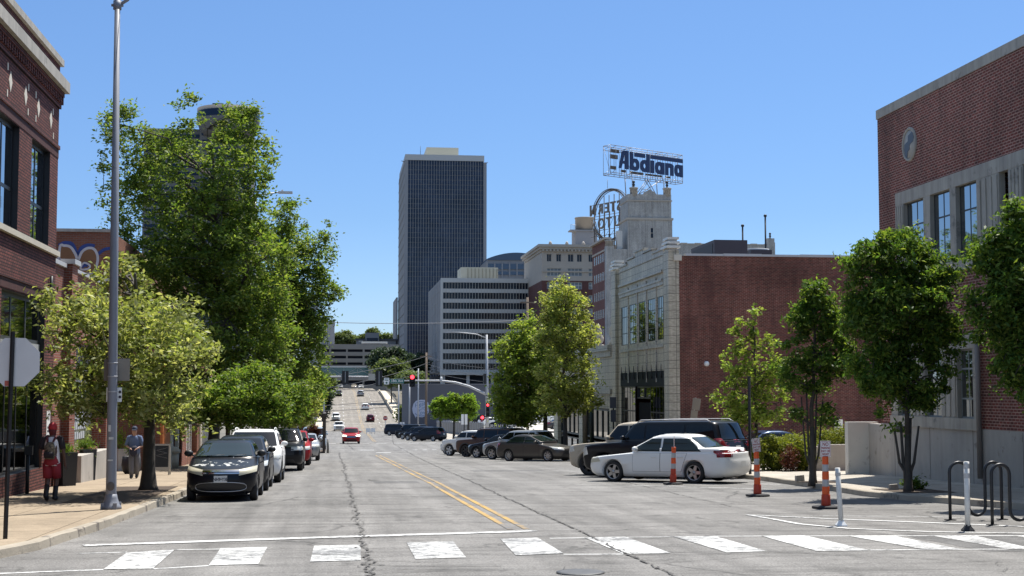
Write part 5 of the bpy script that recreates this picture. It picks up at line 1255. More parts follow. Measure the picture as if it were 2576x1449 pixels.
# old showroom block with white glazed tower
Y=300; a=PY(1527,608,Y); XA=float(a[0]); xe=float(PY(1947,620,Y)[0]); zr=float(PY(1800,615,Y)[2]); z0=gz(Y)-1; ybk=float(PX(1490,645,XA)[1])
b_w=brickmat('warehouse_red_brick',(.185,.062,.05),(.15,.052,.045),(.16,.11,.1),.3,.12,.02,.2)
B=thing('tower_building','red brick block with white glazed brick back wall and square rooftop tower','building',(XA,Y,gz(Y)))
zL=float(PX(1507,622,XA)[2])+.8
rowz=[]
for (yt,yb_) in ((700-28,720-25),(733-8,765-2),(785,812),(835,860)):
    pass
nr_=5; tops=[zL-2.6-4.05*k for k in range(nr_)]
wop=[]
for zt_1 in tops:
    for i in range(6):
        y1=Y+1.6+(ybk-Y-2.6)*i/6; wop.append((y1,y1+(ybk-Y)/6*.5,zt_1-1.9,zt_1))
part(B,'brick_wall',b_w,lambda mb:facade(mb,'x',XA,-1,Y+.8,ybk,z0,zL,wop,.06),normals=False)
for o in wop: win(B,'x',XA+.05,-1,o[0],o[1],o[2],o[3],2,((o[2]+o[3])/2,),m_bst,mat('curtained_glass',(.16,.18,.19),.15),.12,.04,pd=.8)
part(B,'cornice',m_bst,lambda mb:(mb.box(XA-.7,XA+1,Y,ybk+.5,zL,zL+.45),mb.box(XA-.12,XA-.003,Y+.8,ybk,zL-2.3,zL-1.9)))
zl2=float(PY(1560,626,Y)[2]); xt0=float(PY(1578,500,Y)[0]); xt1=float(PY(1690,500,Y)[0]); zt=float(PY(1640,489,Y)[2]); zb1=float(PY(1640,552,Y)[2])
part(B,'glazed_wall',m_wg,lambda mb:(mb.box(XA+.4,xt0,Y,Y+20,z0,zl2),mb.box(xt1+.2,xe,Y+.1,Y+20,z0,zr),mb.box(xt0+.0,xt1+.2,Y+.05,Y+20,z0,zl2)))
part(B,'corner_turret',m_wg,lambda mb:(mb.box(XA-.25,XA+1.5,Y-.3,Y+1.4,z0,zl2+.6),mb.lathe([(.95,zl2+.6),(.95,zl2+1.6),(1.05,zl2+1.6),(1.05,zl2+1.9),(0,zl2+2.0)],12,M=Matrix.Translation((XA+.62,Y+.5,0)))))
def finial(mb,x,y,z,s=1): mb.lathe([(.22*s,0),(.25*s,.12*s),(.14*s,.3*s),(.30*s,.5*s),(.28*s,.7*s),(.14*s,.85*s),(.30*s,1.1*s),(.24*s,1.35*s),(0,1.45*s)],8,M=Matrix.Translation((x,y,z)))
m_urn=mat('dark_finial',(.02,.022,.025),.6)
part(B,'finial',m_urn,lambda mb:finial(mb,XA+.62,Y+.5,zl2+2.0,.9))
td=xt1-xt0
T_=part(B,'tower',m_wg,lambda mb:(mb.box(xt0,xt1,Y-.25,Y+td*.9,zl2-10,zb1),mb.box(xt0+.1,xt1-.15,Y-.1,Y+td*.85,zb1,zt)))
part(T_,'stone_band',m_bst,lambda mb:(mb.box(xt0-.25,xt1+.2,Y-.55,Y+td*.92,zb1-.15,zb1+.3),mb.box(xt0-.05,xt1,Y-.35,Y+td*.88,zt-1.5,zt-1.25)))
def f(mb):
    for x in (xt0+.5,xt0+td*.42,xt0+td*.58,xt1-.6): mb.box(x-.12,x+.12,Y-.42,Y-.26,zl2-8,zb1-.15)
    for x in (xt0+.4,xt0+td*.43,xt0+td*.57,xt1-.6): mb.box(x-.10,x+.10,Y-.25,Y-.11,zb1+.3,zt-1.5)
part(T_,'pilaster',m_wg,f)
P_=[(xt0+td*.5-1.4,Y-.12,zt),(xt0+td*.5-1.2,Y-.12,zt+.5),(xt0+td*.5-.5,Y-.12,zt+.75),(xt0+td*.5,Y-.12,zt+1.1),(xt0+td*.5+.5,Y-.12,zt+.75),(xt0+td*.5+1.2,Y-.12,zt+.5),(xt0+td*.5+1.4,Y-.12,zt)]
part(T_,'parapet_crest',m_wg,lambda mb:mb.prism(P_,(0,.6,0)))
for x in (xt0+1.55,xt1-.9):
    part(B,'tower_turret',m_wg,lambda mb:mb.lathe([(.85,zt-.4),(.85,zt+1.2),(.98,zt+1.2),(.98,zt+1.5),(0,zt+1.55)],14,M=Matrix.Translation((x,Y+.6,0))))
    part(B,'finial',m_urn,lambda mb:finial(mb,x,Y+.6,zt+1.5,1.05))
zs_a=float(PY(1640,573,Y)[2]);zs_b=float(PY(1640,600,Y)[2]); xs_=float(PY(1640,590,Y)[0])
win(B,'y',Y-.27,-1,xs_-.42,xs_+.42,zs_b,zs_a,1,((zs_a+zs_b)/2,),m_bst,m_bglass,.1,.06)
part(B,'utility_cabinet',m_fwhite,lambda mb:(mb.box(xt0-2.1,xt0-.9,Y+1.0,Y+2.5,zl2,zl2+4.0),))
def f(mb):
    z=zl2-3.2
    for i in range(16):
        x=XA+1.8+i*.78; mb.box(x-.12,x+.12,Y-.06,Y-.003,z-.5,z+.3); mb.box(x-.28,x+.28,Y-.06,Y-.003,z+.05,z+.3)
part(B,'ornament_frieze',mat('weathered_ornament',(.14,.13,.12),.8),f)
part(B,'parapet_cap',m_bst,lambda mb:[mb.box(xt1+.4+1.55*k,xt1+.4+1.55*k+1.4,Y-.05,Y+.6,zr,zr+.18+.12*(k%2)) for k in range(int((xe-xt1)/1.55))])
part(B,'corner_turret',m_wg,lambda mb:(mb.box(xe-1.6,xe+.2,Y-.2,Y+1.4,zr-3,zr+.6),mb.box(xe-1.5,xe+.1,Y-.1,Y+1.3,zr+.6,zr+1.5)))
part(B,'finial',m_urn,lambda mb:finial(mb,xe-.7,Y+.5,zr+1.5,.9))
# sign on the tower
m_sf=mat('sign_frame_steel',(.30,.31,.34),.5,.4); m_let=mat('navy_sign_letter',(.012,.03,.10),.5); m_old=mat('old_sign_letter',(.12,.10,.085),.8)
SG=thing('rooftop_sign','large navy Abdiana letters in a pale steel frame above the white tower','sign',((xt0+xt1)/2,Y+2,zt))
A0=Vector(PY(1536,400,300)); A1=Vector(PY(1717,420,311.5)); A0.z=A1.z=0
ux=(A1-A0); Lw=ux.length; ux.normalize(); uy_=Vector((-ux.y,ux.x,0)) # away from camera
zt0=float(PY(1536,364,300)[2]); zb0=float(PY(1536,438,300)[2]); hh=zt0-zb0; dpt=2.3
def sp(u,v,w=0): return A0+ux*u+uy_*w+Vector((0,0,zb0+v))
def f(mb):
    r=.07
    for w in (0,dpt):
        for v in (0,hh*.07,hh*.86,hh): mb.bar(sp(0,v,w),sp(Lw,v,w),r,n=4)
        for k in range(15): u=Lw*k/14; mb.bar(sp(u,0,w),sp(u,hh,w),r*.75,n=4)
        for k in (0,3,10,13): mb.bar(sp(Lw*k/14,0,w),sp(Lw*(k+1)/14,hh*.2,w),r*.6,n=4); mb.bar(sp(Lw*k/14,hh*.86,w),sp(Lw*(k+1)/14,hh,w),r*.6,n=4)
    for k in (0,4,10,14):
        for v in (0,hh): mb.bar(sp(Lw*k/14,v,0),sp(Lw*k/14,v,dpt),r,n=4)
        mb.bar(sp(Lw*k/14,0,0),sp(Lw*k/14,hh,dpt),r*.6,n=4)
part(SG,'steel_frame',m_sf,f)
def f(mb):
    r=.11
    for u in (Lw*.29,Lw*.73):
        for w in (0,dpt):
            mb.bar(sp(u,0,w),sp(u+.1,-(zb0-zt)-.3,w*.9),r,n=4)
    for (u0,u1) in ((.52,.33),(.52,.69),(.55,.36),(.48,.66),(.70,.33)):
        mb.bar(sp(Lw*u0,0,.5),sp(Lw*u1,-(zb0-zt)-.2,.5),r*.8,n=4)
    mb.bar(sp(Lw*.42,-(zb0-zt)+1.9,.4),sp(Lw*.53,-(zb0-zt)+1.9,.4),.06,n=4)
part(SG,'support_legs',m_sf,f)
# lettering: fit text into u 0.09..0.99
def f(mb):
    D=uy_*.2
    def P2(u,v,w=-.45): return sp(Lw*u,hh*v,w)
    def ring(u0,u1,v0,v1,w):
        n=22; cu=(u0+u1)/2; cv=(v0+v1)/2; A=[];Bq=[]
        for k in range(n):
            t=2*math.pi*k/n; c_,s_=math.cos(t),math.sin(t); sgn=lambda q:math.copysign(abs(q)**.8,q)
            A.append((cu+(u1-u0)/2*sgn(c_),cv+(v1-v0)/2*sgn(s_))); Bq.append((cu+(u1-u0)*.16*c_,cv+(v1-v0)*.19*s_))
        V=[P2(a,b_,w) for a,b_ in A]+[P2(a,b_,w) for a,b_ in Bq]; V+=[v+D for v in V]; F=[]
        for k in range(n):
            k2=(k+1)%n; F+=[(k,k2,n+k2,n+k),(2*n+k,3*n+k,3*n+k2,2*n+k2),(k,2*n+k,2*n+k2,k2),(n+k,n+k2,3*n+k2,3*n+k)]
        mb.add(V,F)
    def blk(u0,u1,v0,v1,w=-.47): mb.prism([P2(u0,v0,w),P2(u1,v0,w),P2(u1,v1,w),P2(u0,v1,w)],D)
    # A
    mb.prism([P2(.094,.235),P2(.128,.235),P2(.178,.80),P2(.178,.855),P2(.155,.855),P2(.135,.80)],D)
    blk(.178,.226,.225,.855); blk(.135,.18,.40,.50,-.44); blk(.150,.18,.70,.85,-.44)
    blk(.244,.289,.225,.835); ring(.252,.372,.21,.63,-.45)
    ring(.388,.505,.205,.63,-.45); blk(.470,.515,.205,.835)
    blk(.530,.578,.205,.645); ring(.592,.712,.20,.635,-.45); blk(.680,.722,.20,.62)
    blk(.735,.778,.20,.625); blk(.805,.852,.20,.56); mb.prism([P2(.77,.47),P2(.852,.47),P2(.85,.57),P2(.82,.625),P2(.77,.63)],D)
    ring(.866,.976,.20,.63,-.45); blk(.942,.986,.195,.62)
    blk(.306,.452,.695,.83); blk(.530,.985,.70,.83)
part(SG,'lettering',m_let,f)
for u0,u1,v0,v1 in ((.015,.13,.76,.87),(.015,.11,.55,.69),(.015,.09,.19,.30),(.16,.22,.13,.21),(.28,.46,.12,.20),(.50,.72,.13,.19),(.78,.84,.13,.19)):
    q=[sp(Lw*u0,hh*v0,.3),sp(Lw*u1,hh*v0,.3),sp(Lw*u1,hh*v1,.3),sp(Lw*u0,hh*v1,.3)]; part(SG,'older_letter_bar',m_old,lambda mb:mb.prism(q,uy_*.3))

# round sign seen from behind
SW=thing('rooftop_sign','open steel rooftop sign with arch, lettering seen mirrored from behind','sign',(XA+2,Y+12,zl2))
B0=Vector(PY(1482,540,322)); B1=Vector(PY(1596,540,306)); B0.z=B1.z=0; vx=(B1-B0); Ls=vx.length; vx.normalize(); zc1=float(PY(1540,545,314)[2]); sw=Y and 314/F0
def sq(u,z,w=0): return B0+vx*u+Vector((-vx.y,vx.x,0))*w+Vector((0,0,z))
zz=lambda py:zc1+(545-py)*314/F0
m_sb=mat('sign_back_steel',(.13,.115,.105),.7,.3)
def f(mb):
    c=Ls*.46; rx=Ls*.40; rz=(zz(472)-zz(608))/2; zc_=(zz(472)+zz(608))/2
    for rad,w in ((1,0),(.93,0),(1,.7),(.93,.7)):
        P=[sq(c+rx*rad*math.cos(t),zc_+rz*rad*math.sin(t),w) for t in np.linspace(R(2),R(172),26)]; mb.tube(P,.09,4)
        P=[sq(c+rx*rad*math.cos(t),zc_+rz*rad*math.sin(t),w) for t in np.linspace(R(188),R(345),22)]; mb.tube(P,.09,4)
    t=np.linspace(R(2),R(172),26)
    V=[sq(c+rx*r_*math.cos(x),zc_+rz*r_*math.sin(x),.3) for r_ in (.93,1.0) for x in t]; mb.add(V,[(i,i+1,26+i+1,26+i) for i in range(25)])
    t=np.linspace(R(200),R(325),22); V=[sq(c+rx*r_*math.cos(x),zc_+rz*r_*math.sin(x),.3) for r_ in (.90,1.0) for x in t]; mb.add(V,[(i,i+1,22+i+1,22+i) for i in range(21)])
part(SW,'arch',m_sb,f)
def f(mb):
    for k in range(8):
        u=Ls*(.12+.78*k/7); mb.bar(sq(u,zl2+.5,0),sq(u,zz(488) if 1<k<6 else zz(520),0),.10,n=4); mb.bar(sq(u-2.2,zl2,1.6),sq(u+.1,zz(530),.1),.10,n=4)
    for py in (507,538,545,576,590): mb.bar(sq(Ls*.04,zz(py),.1),sq(Ls*.96,zz(py),.1),.06,n=4)
    for k in range(6): u=Ls*(.2+.12*k); mb.bar(sq(u,zz(576),0),sq(u+Ls*.12,zz(545),0),.045,n=4); mb.bar(sq(u,zz(600),0),sq(u+Ls*.12,zz(580),0),.05,n=4)
part(SW,'steel_frame',m_sb,f)
Mm=lambda u,py:frame(sq(u,zz(py),.1),-vx,(0,0,1))
def f(mb):
    for ch,u,py,sz in (('W',.92,520,1),('E',.79,521,1),('S',.66,521,1),('T',.53,521,1),('E',.40,521,1),('R',.26,521,1),('N',.08,522,1.1)):
        put_text(mb,ch,3.2*sz,Mm(Ls*u,py),.15,weight=.05,xs=.95)
    for ch,u in (('A',.80),('U',.62),('T',.44),('O',.27)): put_text(mb,ch,3.4,Mm(Ls*u,560),.15,weight=.05,xs=1.0)
part(SW,'lettering',mat('sign_letter_back',(.20,.175,.15),.75),f,normals=False)
part(SW,'mast',m_sf,lambda mb:mb.bar(sq(Ls*.42,zz(470)),sq(Ls*.42,zz(446)),.05,n=4))
# parking structure
Y=545; xg0=float(PY(760,900,Y)[0]); xg1=float(PY(1003,900,Y)[0]); zt=float(PY(900,866,Y)[2]); z0=2
m_gar=mat('parking_concrete',(.30,.285,.26),.85,0,.1,.15)
B=thing('parking_structure','long concrete parking structure with dark open decks at the street end','parking garage',((xg0+xg1)/2,Y,3))
gr=[]
cols=[(841,878),(882,919),(923.6,960),(964.5,1000),(799,836)]
for (pa,pb_) in ((878.7,885.4),(895,901.7),(911.6,918),(957,968)):
    for ca,cb in cols: gr.append((float(PY(ca,0,Y)[0]),float(PY(cb,0,Y)[0]),float(PY(900,pb_,Y)[2]),float(PY(900,pa,Y)[2])))
part(B,'wall',m_gar,lambda mb:(facade(mb,'y',Y,-1,xg0,xg1,z0,zt,gr,1.2),shell(mb,xg0,xg1,Y,Y+40,z0,zt,'-y')),normals=False)
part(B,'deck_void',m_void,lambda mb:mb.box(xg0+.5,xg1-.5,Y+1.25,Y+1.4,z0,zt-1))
p0=PY(910,859,Y+6);p1=PY(975,864,Y+6); part(B,'roof_canopy',m_fwhite,lambda mb:mb.box(p0[0],p1[0],Y+6,Y+12,p1[2],p0[2]))
Yk=505
B=thing('glass_walkway','enclosed teal glass footbridge with white roof line crossing the street end','footbridge',(float(PY(880,940,Yk)[0]),Yk,3))
k0=PY(795,921.5,Yk);k1=PY(934,946,Yk)
part(B,'glazing',mat('teal_glass',(.07,.16,.17),.1,spec=.8),lambda mb:mb.box(k0[0],k1[0]-1,Yk,Yk+4,k1[2],k0[2]-.35))
part(B,'roof',m_white,lambda mb:mb.box(k0[0],k1[0]+.5,Yk-.5,Yk+4.5,k0[2]-.35,k0[2]))
def f(mb):
    mb.box(k0[0],k1[0],Yk-.3,Yk+4.3,k1[2]-.25,k1[2])
    for k in range(5):
        x=k0[0]+(k1[0]-k0[0])*k/4; mb.bar((x,Yk-.05,k1[2]),(x,Yk-.05,k0[2]-.3),.06,n=4)
    n=4
    for k in range(n):
        x0=k0[0]+(k1[0]-k0[0])*k/n; x1=x0+(k1[0]-k0[0])/n; a,b_=(k1[2],k0[2]-.4) if k%2==0 else (k0[2]-.4,k1[2]); mb.bar((x0,Yk-.1,a),(x1,Yk-.1,b_),.07,n=4)
part(B,'frame',m_fwhite,f)
part(B,'lower_deck',m_gar,lambda mb:mb.box(k0[0],PY(945,0,Yk)[0],Yk-.4,Yk+4,float(PY(900,956,Yk)[2]),float(PY(900,951,Yk)[2])))
Y=575; p0=PY(800,808,Y);p1=PY(841,880,Y)
B=thing('slab_building','plain windowless grey slab building beside the wide green tree','building',(p0[0],Y,3))
part(B,'wall',m_fgrey,lambda mb:mb.box(p0[0],p1[0],Y,Y+30,2,p0[2]-.6)); part(B,'parapet',m_slate,lambda mb:mb.box(p0[0]-.1,p1[0]+.15,Y-.15,Y+30,p0[2]-.6,p0[2]))
Y=520; p0=PY(775,740,Y);p1=PY(800,880,Y)
B=thing('balcony_tower','narrow pale tower with stacked angled balconies peeping past the green tree','building',(p0[0],Y,3))
part(B,'wall',m_fgrey,lambda mb:mb.box(p0[0],p1[0]-1.2,Y,Y+20,2,p0[2]))
for k in range(9):
    z=p0[2]-2-3.3*k; part(B,'balcony',m_fwhite,lambda mb:mb.prism([(p1[0]-1.2,Y,z),(p1[0],Y+1,z),(p1[0],Y+4,z),(p1[0]-1.2,Y+5,z)],(0,0,1.3)))
# round topped hotel tower
Y=800; c=PY(575,300,Y); rr=(652-498)/2*Y/F0; zt=float(PY(575,277,Y)[2]); zb=float(PY(575,318,Y)[2])
m_hot=mat('hotel_concrete',(.17,.165,.16),.8,0,.1,.05)
B=thing('hotel_tower','distant hotel tower with round drum restaurant on top behind the tallest tree','tower',(c[0],Y,4))
part(B,'drum',m_hot,lambda mb:mb.lathe([(rr*.8,zb-6),(rr*.93,zb-2),(rr,zb+2),(rr,zt),(0,zt+.2)],40,M=Matrix.Translation((c[0],Y,0))))
part(B,'drum_window_band',m_fglass,lambda mb:mb.lathe([(rr*1.005,zb+3.3),(rr*1.005,zb+7.0)],40,M=Matrix.Translation((c[0],Y,0)),cap=False))
p0=PY(535.5,262,Y);p1=PY(563,277,Y); part(B,'roof_box',m_slate,lambda mb:mb.box(p0[0],p1[0],Y-3,Y+3,zt,p0[2]))
p0=PY(360,319,Y);p1=PY(505,319,Y); p2=PY(640,0,Y)
part(B,'shaft',m_hot,lambda mb:(mb.box(p0[0],p1[0],Y+4,Y+40,3,p0[2]),mb.box(p1[0],p2[0],Y-4,Y+25,3,zb-2)))
zs_=[p0[2]-3-4.2*k for k in range(28)]
for z in zs_: part(B,'window_band',m_fglass,lambda mb:(mb.box(p0[0]+1,p1[0]-1,Y+3.8,Y+3.99,z-1.8,z),mb.box(p1[0]+1,p2[0]-1,Y-4.2,Y-4.01,z-1.8,z)))
# hill house
Y=700; B=thing('hill_house','low grey house block with gridded windows on the far hill','building',(PY(940,850,Y)[0],Y,12))
def hb(nm,x0,x1,yt,yb_,yy,mt): 
    a=PY(x0,yt,yy);b_=PY(x1,yb_,yy); part(B,nm,mt,lambda mb:mb.box(a[0],b_[0],yy,yy+8,b_[2],a[2]))
hb('upper_storey',920,953.5,837,862,Y-2,m_fgrey); hb('roof',894,1004,852,856,Y-1,m_slate); hb('wall',897,1003,856,880,Y,m_fgrey); hb('window_grid',922,951,850,858,Y-2.2,m_fglass); hb('bay_window',902,913,856,861,Y-.5,m_fwhite)
# mural wall building
Y=262; p0=PY(1027,968,Y);p1=PY(1300,1095,Y)
B=thing('mural_building','flat slate painted wall with a pale blue speech bubble mural','building',(p0[0],Y,gz(Y)))
part(B,'wall',m_slate,lambda mb:mb.box(p0[0],p1[0]+6,Y,Y+25,gz(Y)-1,p0[2])); part(B,'parapet',mat('slate_edge',(.11,.115,.135),.7),lambda mb:mb.box(p0[0]-.1,p1[0]+6.1,Y-.1,Y+25,p0[2],p0[2]+.2))
bu=[(1037,1028),(1040,1016),(1047,1008),(1058,1005.5),(1070,1006),(1077,1012),(1080,1024),(1078,1038),(1072,1046),(1062,1050),(1052,1049),(1046.5,1047.5),(1046.5,1052.5),(1042.5,1045),(1038.5,1038)]
part(B,'speech_bubble',mat('mural_pale_blue',(.36,.40,.52),.7,0,.06,1),lambda mb:mb.poly([PY(x,y,Y-.012) for x,y in bu]),normals=False)
def f(mb):
    for tx,px,py,s,r_ in (('Heart',1059,1017,1.05,14),('City',1061,1027,.9,14),('of',1052,1035,.6,10),('Love',1062,1038,1.05,8)):
        p=PY(px,py,Y-.02); put_text(mb,tx,s,Matrix.Translation(p)@Matrix.Rotation(R(90),4,'X')@Matrix.Rotation(R(r_),4,'Z'),0,shear=.25,weight=-.004)
    for tr in (((1048,1014),(1054,1010.5),(1062,1010),(1069,1012)),((1044,1040),(1050,1045),(1062,1046.5),(1072,1043))):
        Q=[PY(x,y,Y-.03) for x,y in tr]; mb.tube(Q,.045,4)
part(B,'mural_lettering',mat('mural_blue_ink',(.06,.13,.24),.7),f,normals=False)
part(B,'mural_teal_figure',mat('mural_teal',(.08,.20,.26),.7),lambda mb:mb.poly([PY(x,y,Y-.012) for x,y in ((1092,1028),(1104,1024),(1112,1034),(1108,1050),(1094,1046))]),normals=False)
# dark brick block right of it
Y=292; p0=PY(1268,985,Y);p1=PY(1560,1090,Y); zt=p0[2]+1
B=thing('dark_brick_block','long dark brick block with pale blinds behind the parking lot','building',(p0[0],Y,gz(Y)))
ws_=[(float(PY(x,0,Y)[0]),float(PY(x+w,0,Y)[0]),float(PY(1300,1047,Y)[2]),float(PY(1300,1022,Y)[2])) for x,w in ((1296,14),(1316,14),(1336,12),(1352,12),(1379,14),(1402,12),(1423,10),(1440,10))]
b_dk=brickmat('far_dark_brick',(.07,.028,.026),(.05,.022,.022),(.06,.04,.04),.4,.2,.03,.2)
part(B,'wall',b_dk,lambda mb:(facade(mb,'y',Y,-1,p0[0],p1[0],gz(Y)-1,zt,ws_,.3),shell(mb,p0[0],p1[0],Y,Y+30,gz(Y)-1,zt,'-y')),normals=False)
for w in ws_: win(B,'y',Y+.28,-1,w[0],w[1],w[2],w[3],1,((w[2]+w[3])/2,),m_dkmetal,mat('blind_glass',(.24,.24,.21),.2),.12,.1)
part(B,'sill_band',m_fgrey,lambda mb:mb.box(p0[0],p1[0],Y-.12,Y-.003,ws_[0][2]-.35,ws_[0][2]))
# bridge
m_deck=asphalt('bridge_deck_asphalt',ROAD_A*1.2,(1,.91,.79)); m_bw=mat('bridge_walk',(.52,.46,.37),.85,0,.12,.5); m_par=mat('bridge_parapet',(.42,.37,.29),.85,0,.2,.6); m_rail=mat('bridge_rail',(.12,.12,.11),.5)
B=thing('bridge','long humped road bridge with pale footways, parapets and dark railings','bridge',(5.7,300,gz(300)))
yb_=list(np.arange(284,486,4.))+[500,530]
EL=lambda y:-2.5+.6*(y-285)/160 if y<445 else -1.9
ER=lambda y:14.2-.9*(y-285)/160 if y<445 else 13.3
def sheet(mb,fl,fr,ya,dz): strip([(fl(y),y) for y in ya],[(fr(y),y) for y in ya],mb,dz)
part(B,'deck',m_deck,lambda mb:sheet(mb,EL,ER,yb_,.03),normals=False)
ywk=[y for y in yb_ if y>=296 and y<=470]
part(B,'footway',m_bw,lambda mb:sheet(mb,lambda y:EL(y)-2.0,EL,ywk,.2),normals=False); part(B,'footway',m_bw,lambda mb:sheet(mb,ER,lambda y:ER(y)+2.9,ywk,.2),normals=False)
def wallalong(mb,fx,ya,h,w,z0_=-1.2):
    n=len(ya); V=[]
    for y in ya:
        x=fx(y); z=gz(y); V+=[(x-w/2,y,z+z0_),(x-w/2,y,z+h),(x+w/2,y,z+h),(x+w/2,y,z+z0_)]
    F=[(4*i+k,4*i+k+1,4*i+5+k,4*i+4+k) for i in range(n-1) for k in range(3)]+[(0,1,2,3),(4*n-4,4*n-3,4*n-2,4*n-1)]; mb.add(V,F)
part(B,'parapet',m_par,lambda mb:wallalong(mb,lambda y:EL(y)-.15,[y for y in ywk if y<450],.85,.3,-3),normals=True)
part(B,'parapet',m_par,lambda mb:wallalong(mb,lambda y:ER(y)+.15,[y for y in ywk if 352<y<455],.95,.3,-.1),normals=True)
def rail(mb,fx,ya,h):
    P=[(fx(y),y,gz(y)+h) for y in ya]; mb.tube(P,.06,5)
    for hh in (.25,.5,.75): mb.tube([(fx(y),y,gz(y)+.2+hh) for y in ya],.03,4)
    for y in ya: mb.bar((fx(y),y,gz(y)),(fx(y),y,gz(y)+h),.05,n=4)
part(B,'railing',m_rail,lambda mb:rail(mb,lambda y:EL(y)-2.0,ywk,1.3)); part(B,'railing',m_rail,lambda mb:rail(mb,lambda y:ER(y)+2.9,ywk,1.3))
part(B,'edge_beam',m_par,lambda mb:(wallalong(mb,lambda y:EL(y)-2.1,ywk,.2,.3,-2.5),wallalong(mb,lambda y:ER(y)+3.0,ywk,.2,.3,-2.5)))
mb=MB()
for dx in (-.2,.2):
    ya=yb_; strip([(5.75+dx-.05,y) for y in ya],[(5.75+dx+.05,y) for y in ya],mb,.04)
struct(mb,'bridge_centre_line',m_py)
mb=MB()
for x in (1.9,9.8):
    for y in range(300,450,12): strip([(x-.08,y),(x-.08,y+3)],[(x+.08,y),(x+.08,y+3)],mb,.04)
for y in (322,352,382): strip([(EL(y),y),(EL(y),y+.35)],[(ER(y),y),(ER(y),y+.35)],mb,.036,0)
struct(mb,'bridge_lane_dashes',m_pw2)
# raised parking lot
mb=MB(); zl_=-3.75
mb.box(20.5,90,196,262,-7,zl_); mb.box(17,90,150,196,-7,-4.0)
struct(mb,'parking_lot',walkmat('pale_lot_concrete',(.50,.48,.44),4))
lz=-3.75
def lot(label,P,px0,Y,az,pm,cat='car'):
    t,h=car('parked_car',label,cat,P,(XY(px0,Y),Y,lz),az,pm,group=LOT,detail=False)
lot('white pickup truck in the raised lot partly behind the forked tree trunk',V2(PICK,ws='five',wm=m_alloy,L=5.6),1372,236,-80,p_white,'pickup truck')
lot('grey sedan parked in front of the white pickup in the raised lot',V2(MAZDA),1412,206,84,p_grey)
lot('white low car near the signal pole in the raised lot',MAZDA,1238,222,70,p_white)
lot('dark low car facing the fence near the signal pole',MAZDA,1262,214,-80,p_dk)
lot('black sedan with white roof glare parked behind the clipped trees',SEDAN,1208,240,-82,p_black)
# ---------------------------------------------------------------- trees
def leafcloud(centers,sig,nl,size,up=.3,hang=0.,aspect=.45):
    # centers (k,3); returns verts (n*4,3), faces
    nl=int(nl*LEAF_N); size=size*LEAF_S
    k=len(centers); C=np.repeat(np.asarray(centers),nl,0); n=len(C)
    sg=np.asarray(sig); csz=np.repeat(rng.uniform(.5,1.15,(k,1)),nl,0); P=C+rng.normal(0,1,(n,3))*sg*csz
    d=rng.normal(0,1,(n,3)); d[:,2]=d[:,2]*.55-hang; d/=np.linalg.norm(d,axis=1)[:,None]
    nrm=rng.normal(0,1,(n,3)); nrm[:,2]=np.abs(nrm[:,2])+up; 
    w=np.cross(d,nrm); w/=np.linalg.norm(w,axis=1)[:,None]
    L=size*rng.uniform(.65,1.3,(n,1)); Wd=L*aspect
    fold=np.cross(w,d)*L*.12
    V=np.stack([P-d*L*.5,P+w*Wd*.5+fold,P+d*L*.5,P-w*Wd*.5+fold],1).reshape(-1,3)
    Fq=np.arange(n*4).reshape(-1,4); return V,Fq
def blobpts(bl,n,outer=2.0):
    # ellipsoid (c,(rx,ry,rz)) weighted sampling in volume, biased outward
    vol=np.array([b[1][0]*b[1][1]*b[1][2]*(b[2] if len(b)>2 else 1) for b in bl])**.8; pr=vol/vol.sum(); idx=rng.choice(len(bl),n,p=pr)
    u=rng.normal(0,1,(n,3)); u/=np.linalg.norm(u,axis=1)[:,None]; r=rng.uniform(0,1,(n,1))**(1/(3*outer*.8))*rng.uniform(.78,1.14,(n,1))
    C=np.array([b[0] for b in bl])[idx]; RR=np.array([b[1] for b in bl])[idx]
    return C+u*r*RR
def limb(mb,a,b,r0,r1,wob=.05,seg=6,n=6):
    a=np.array(a);b=np.array(b); L=np.linalg.norm(b-a); pts=[];rs=[]
    for i in range(seg+1):
        f=i/seg; p=a+(b-a)*f+rng.normal(0,wob*L,3)*math.sin(math.pi*f)*.6; p[2]+=L*.06*math.sin(math.pi*f)
        pts.append(p); rs.append(r0+(r1-r0)*f)
    mb.tube(pts,rs,n); return pts
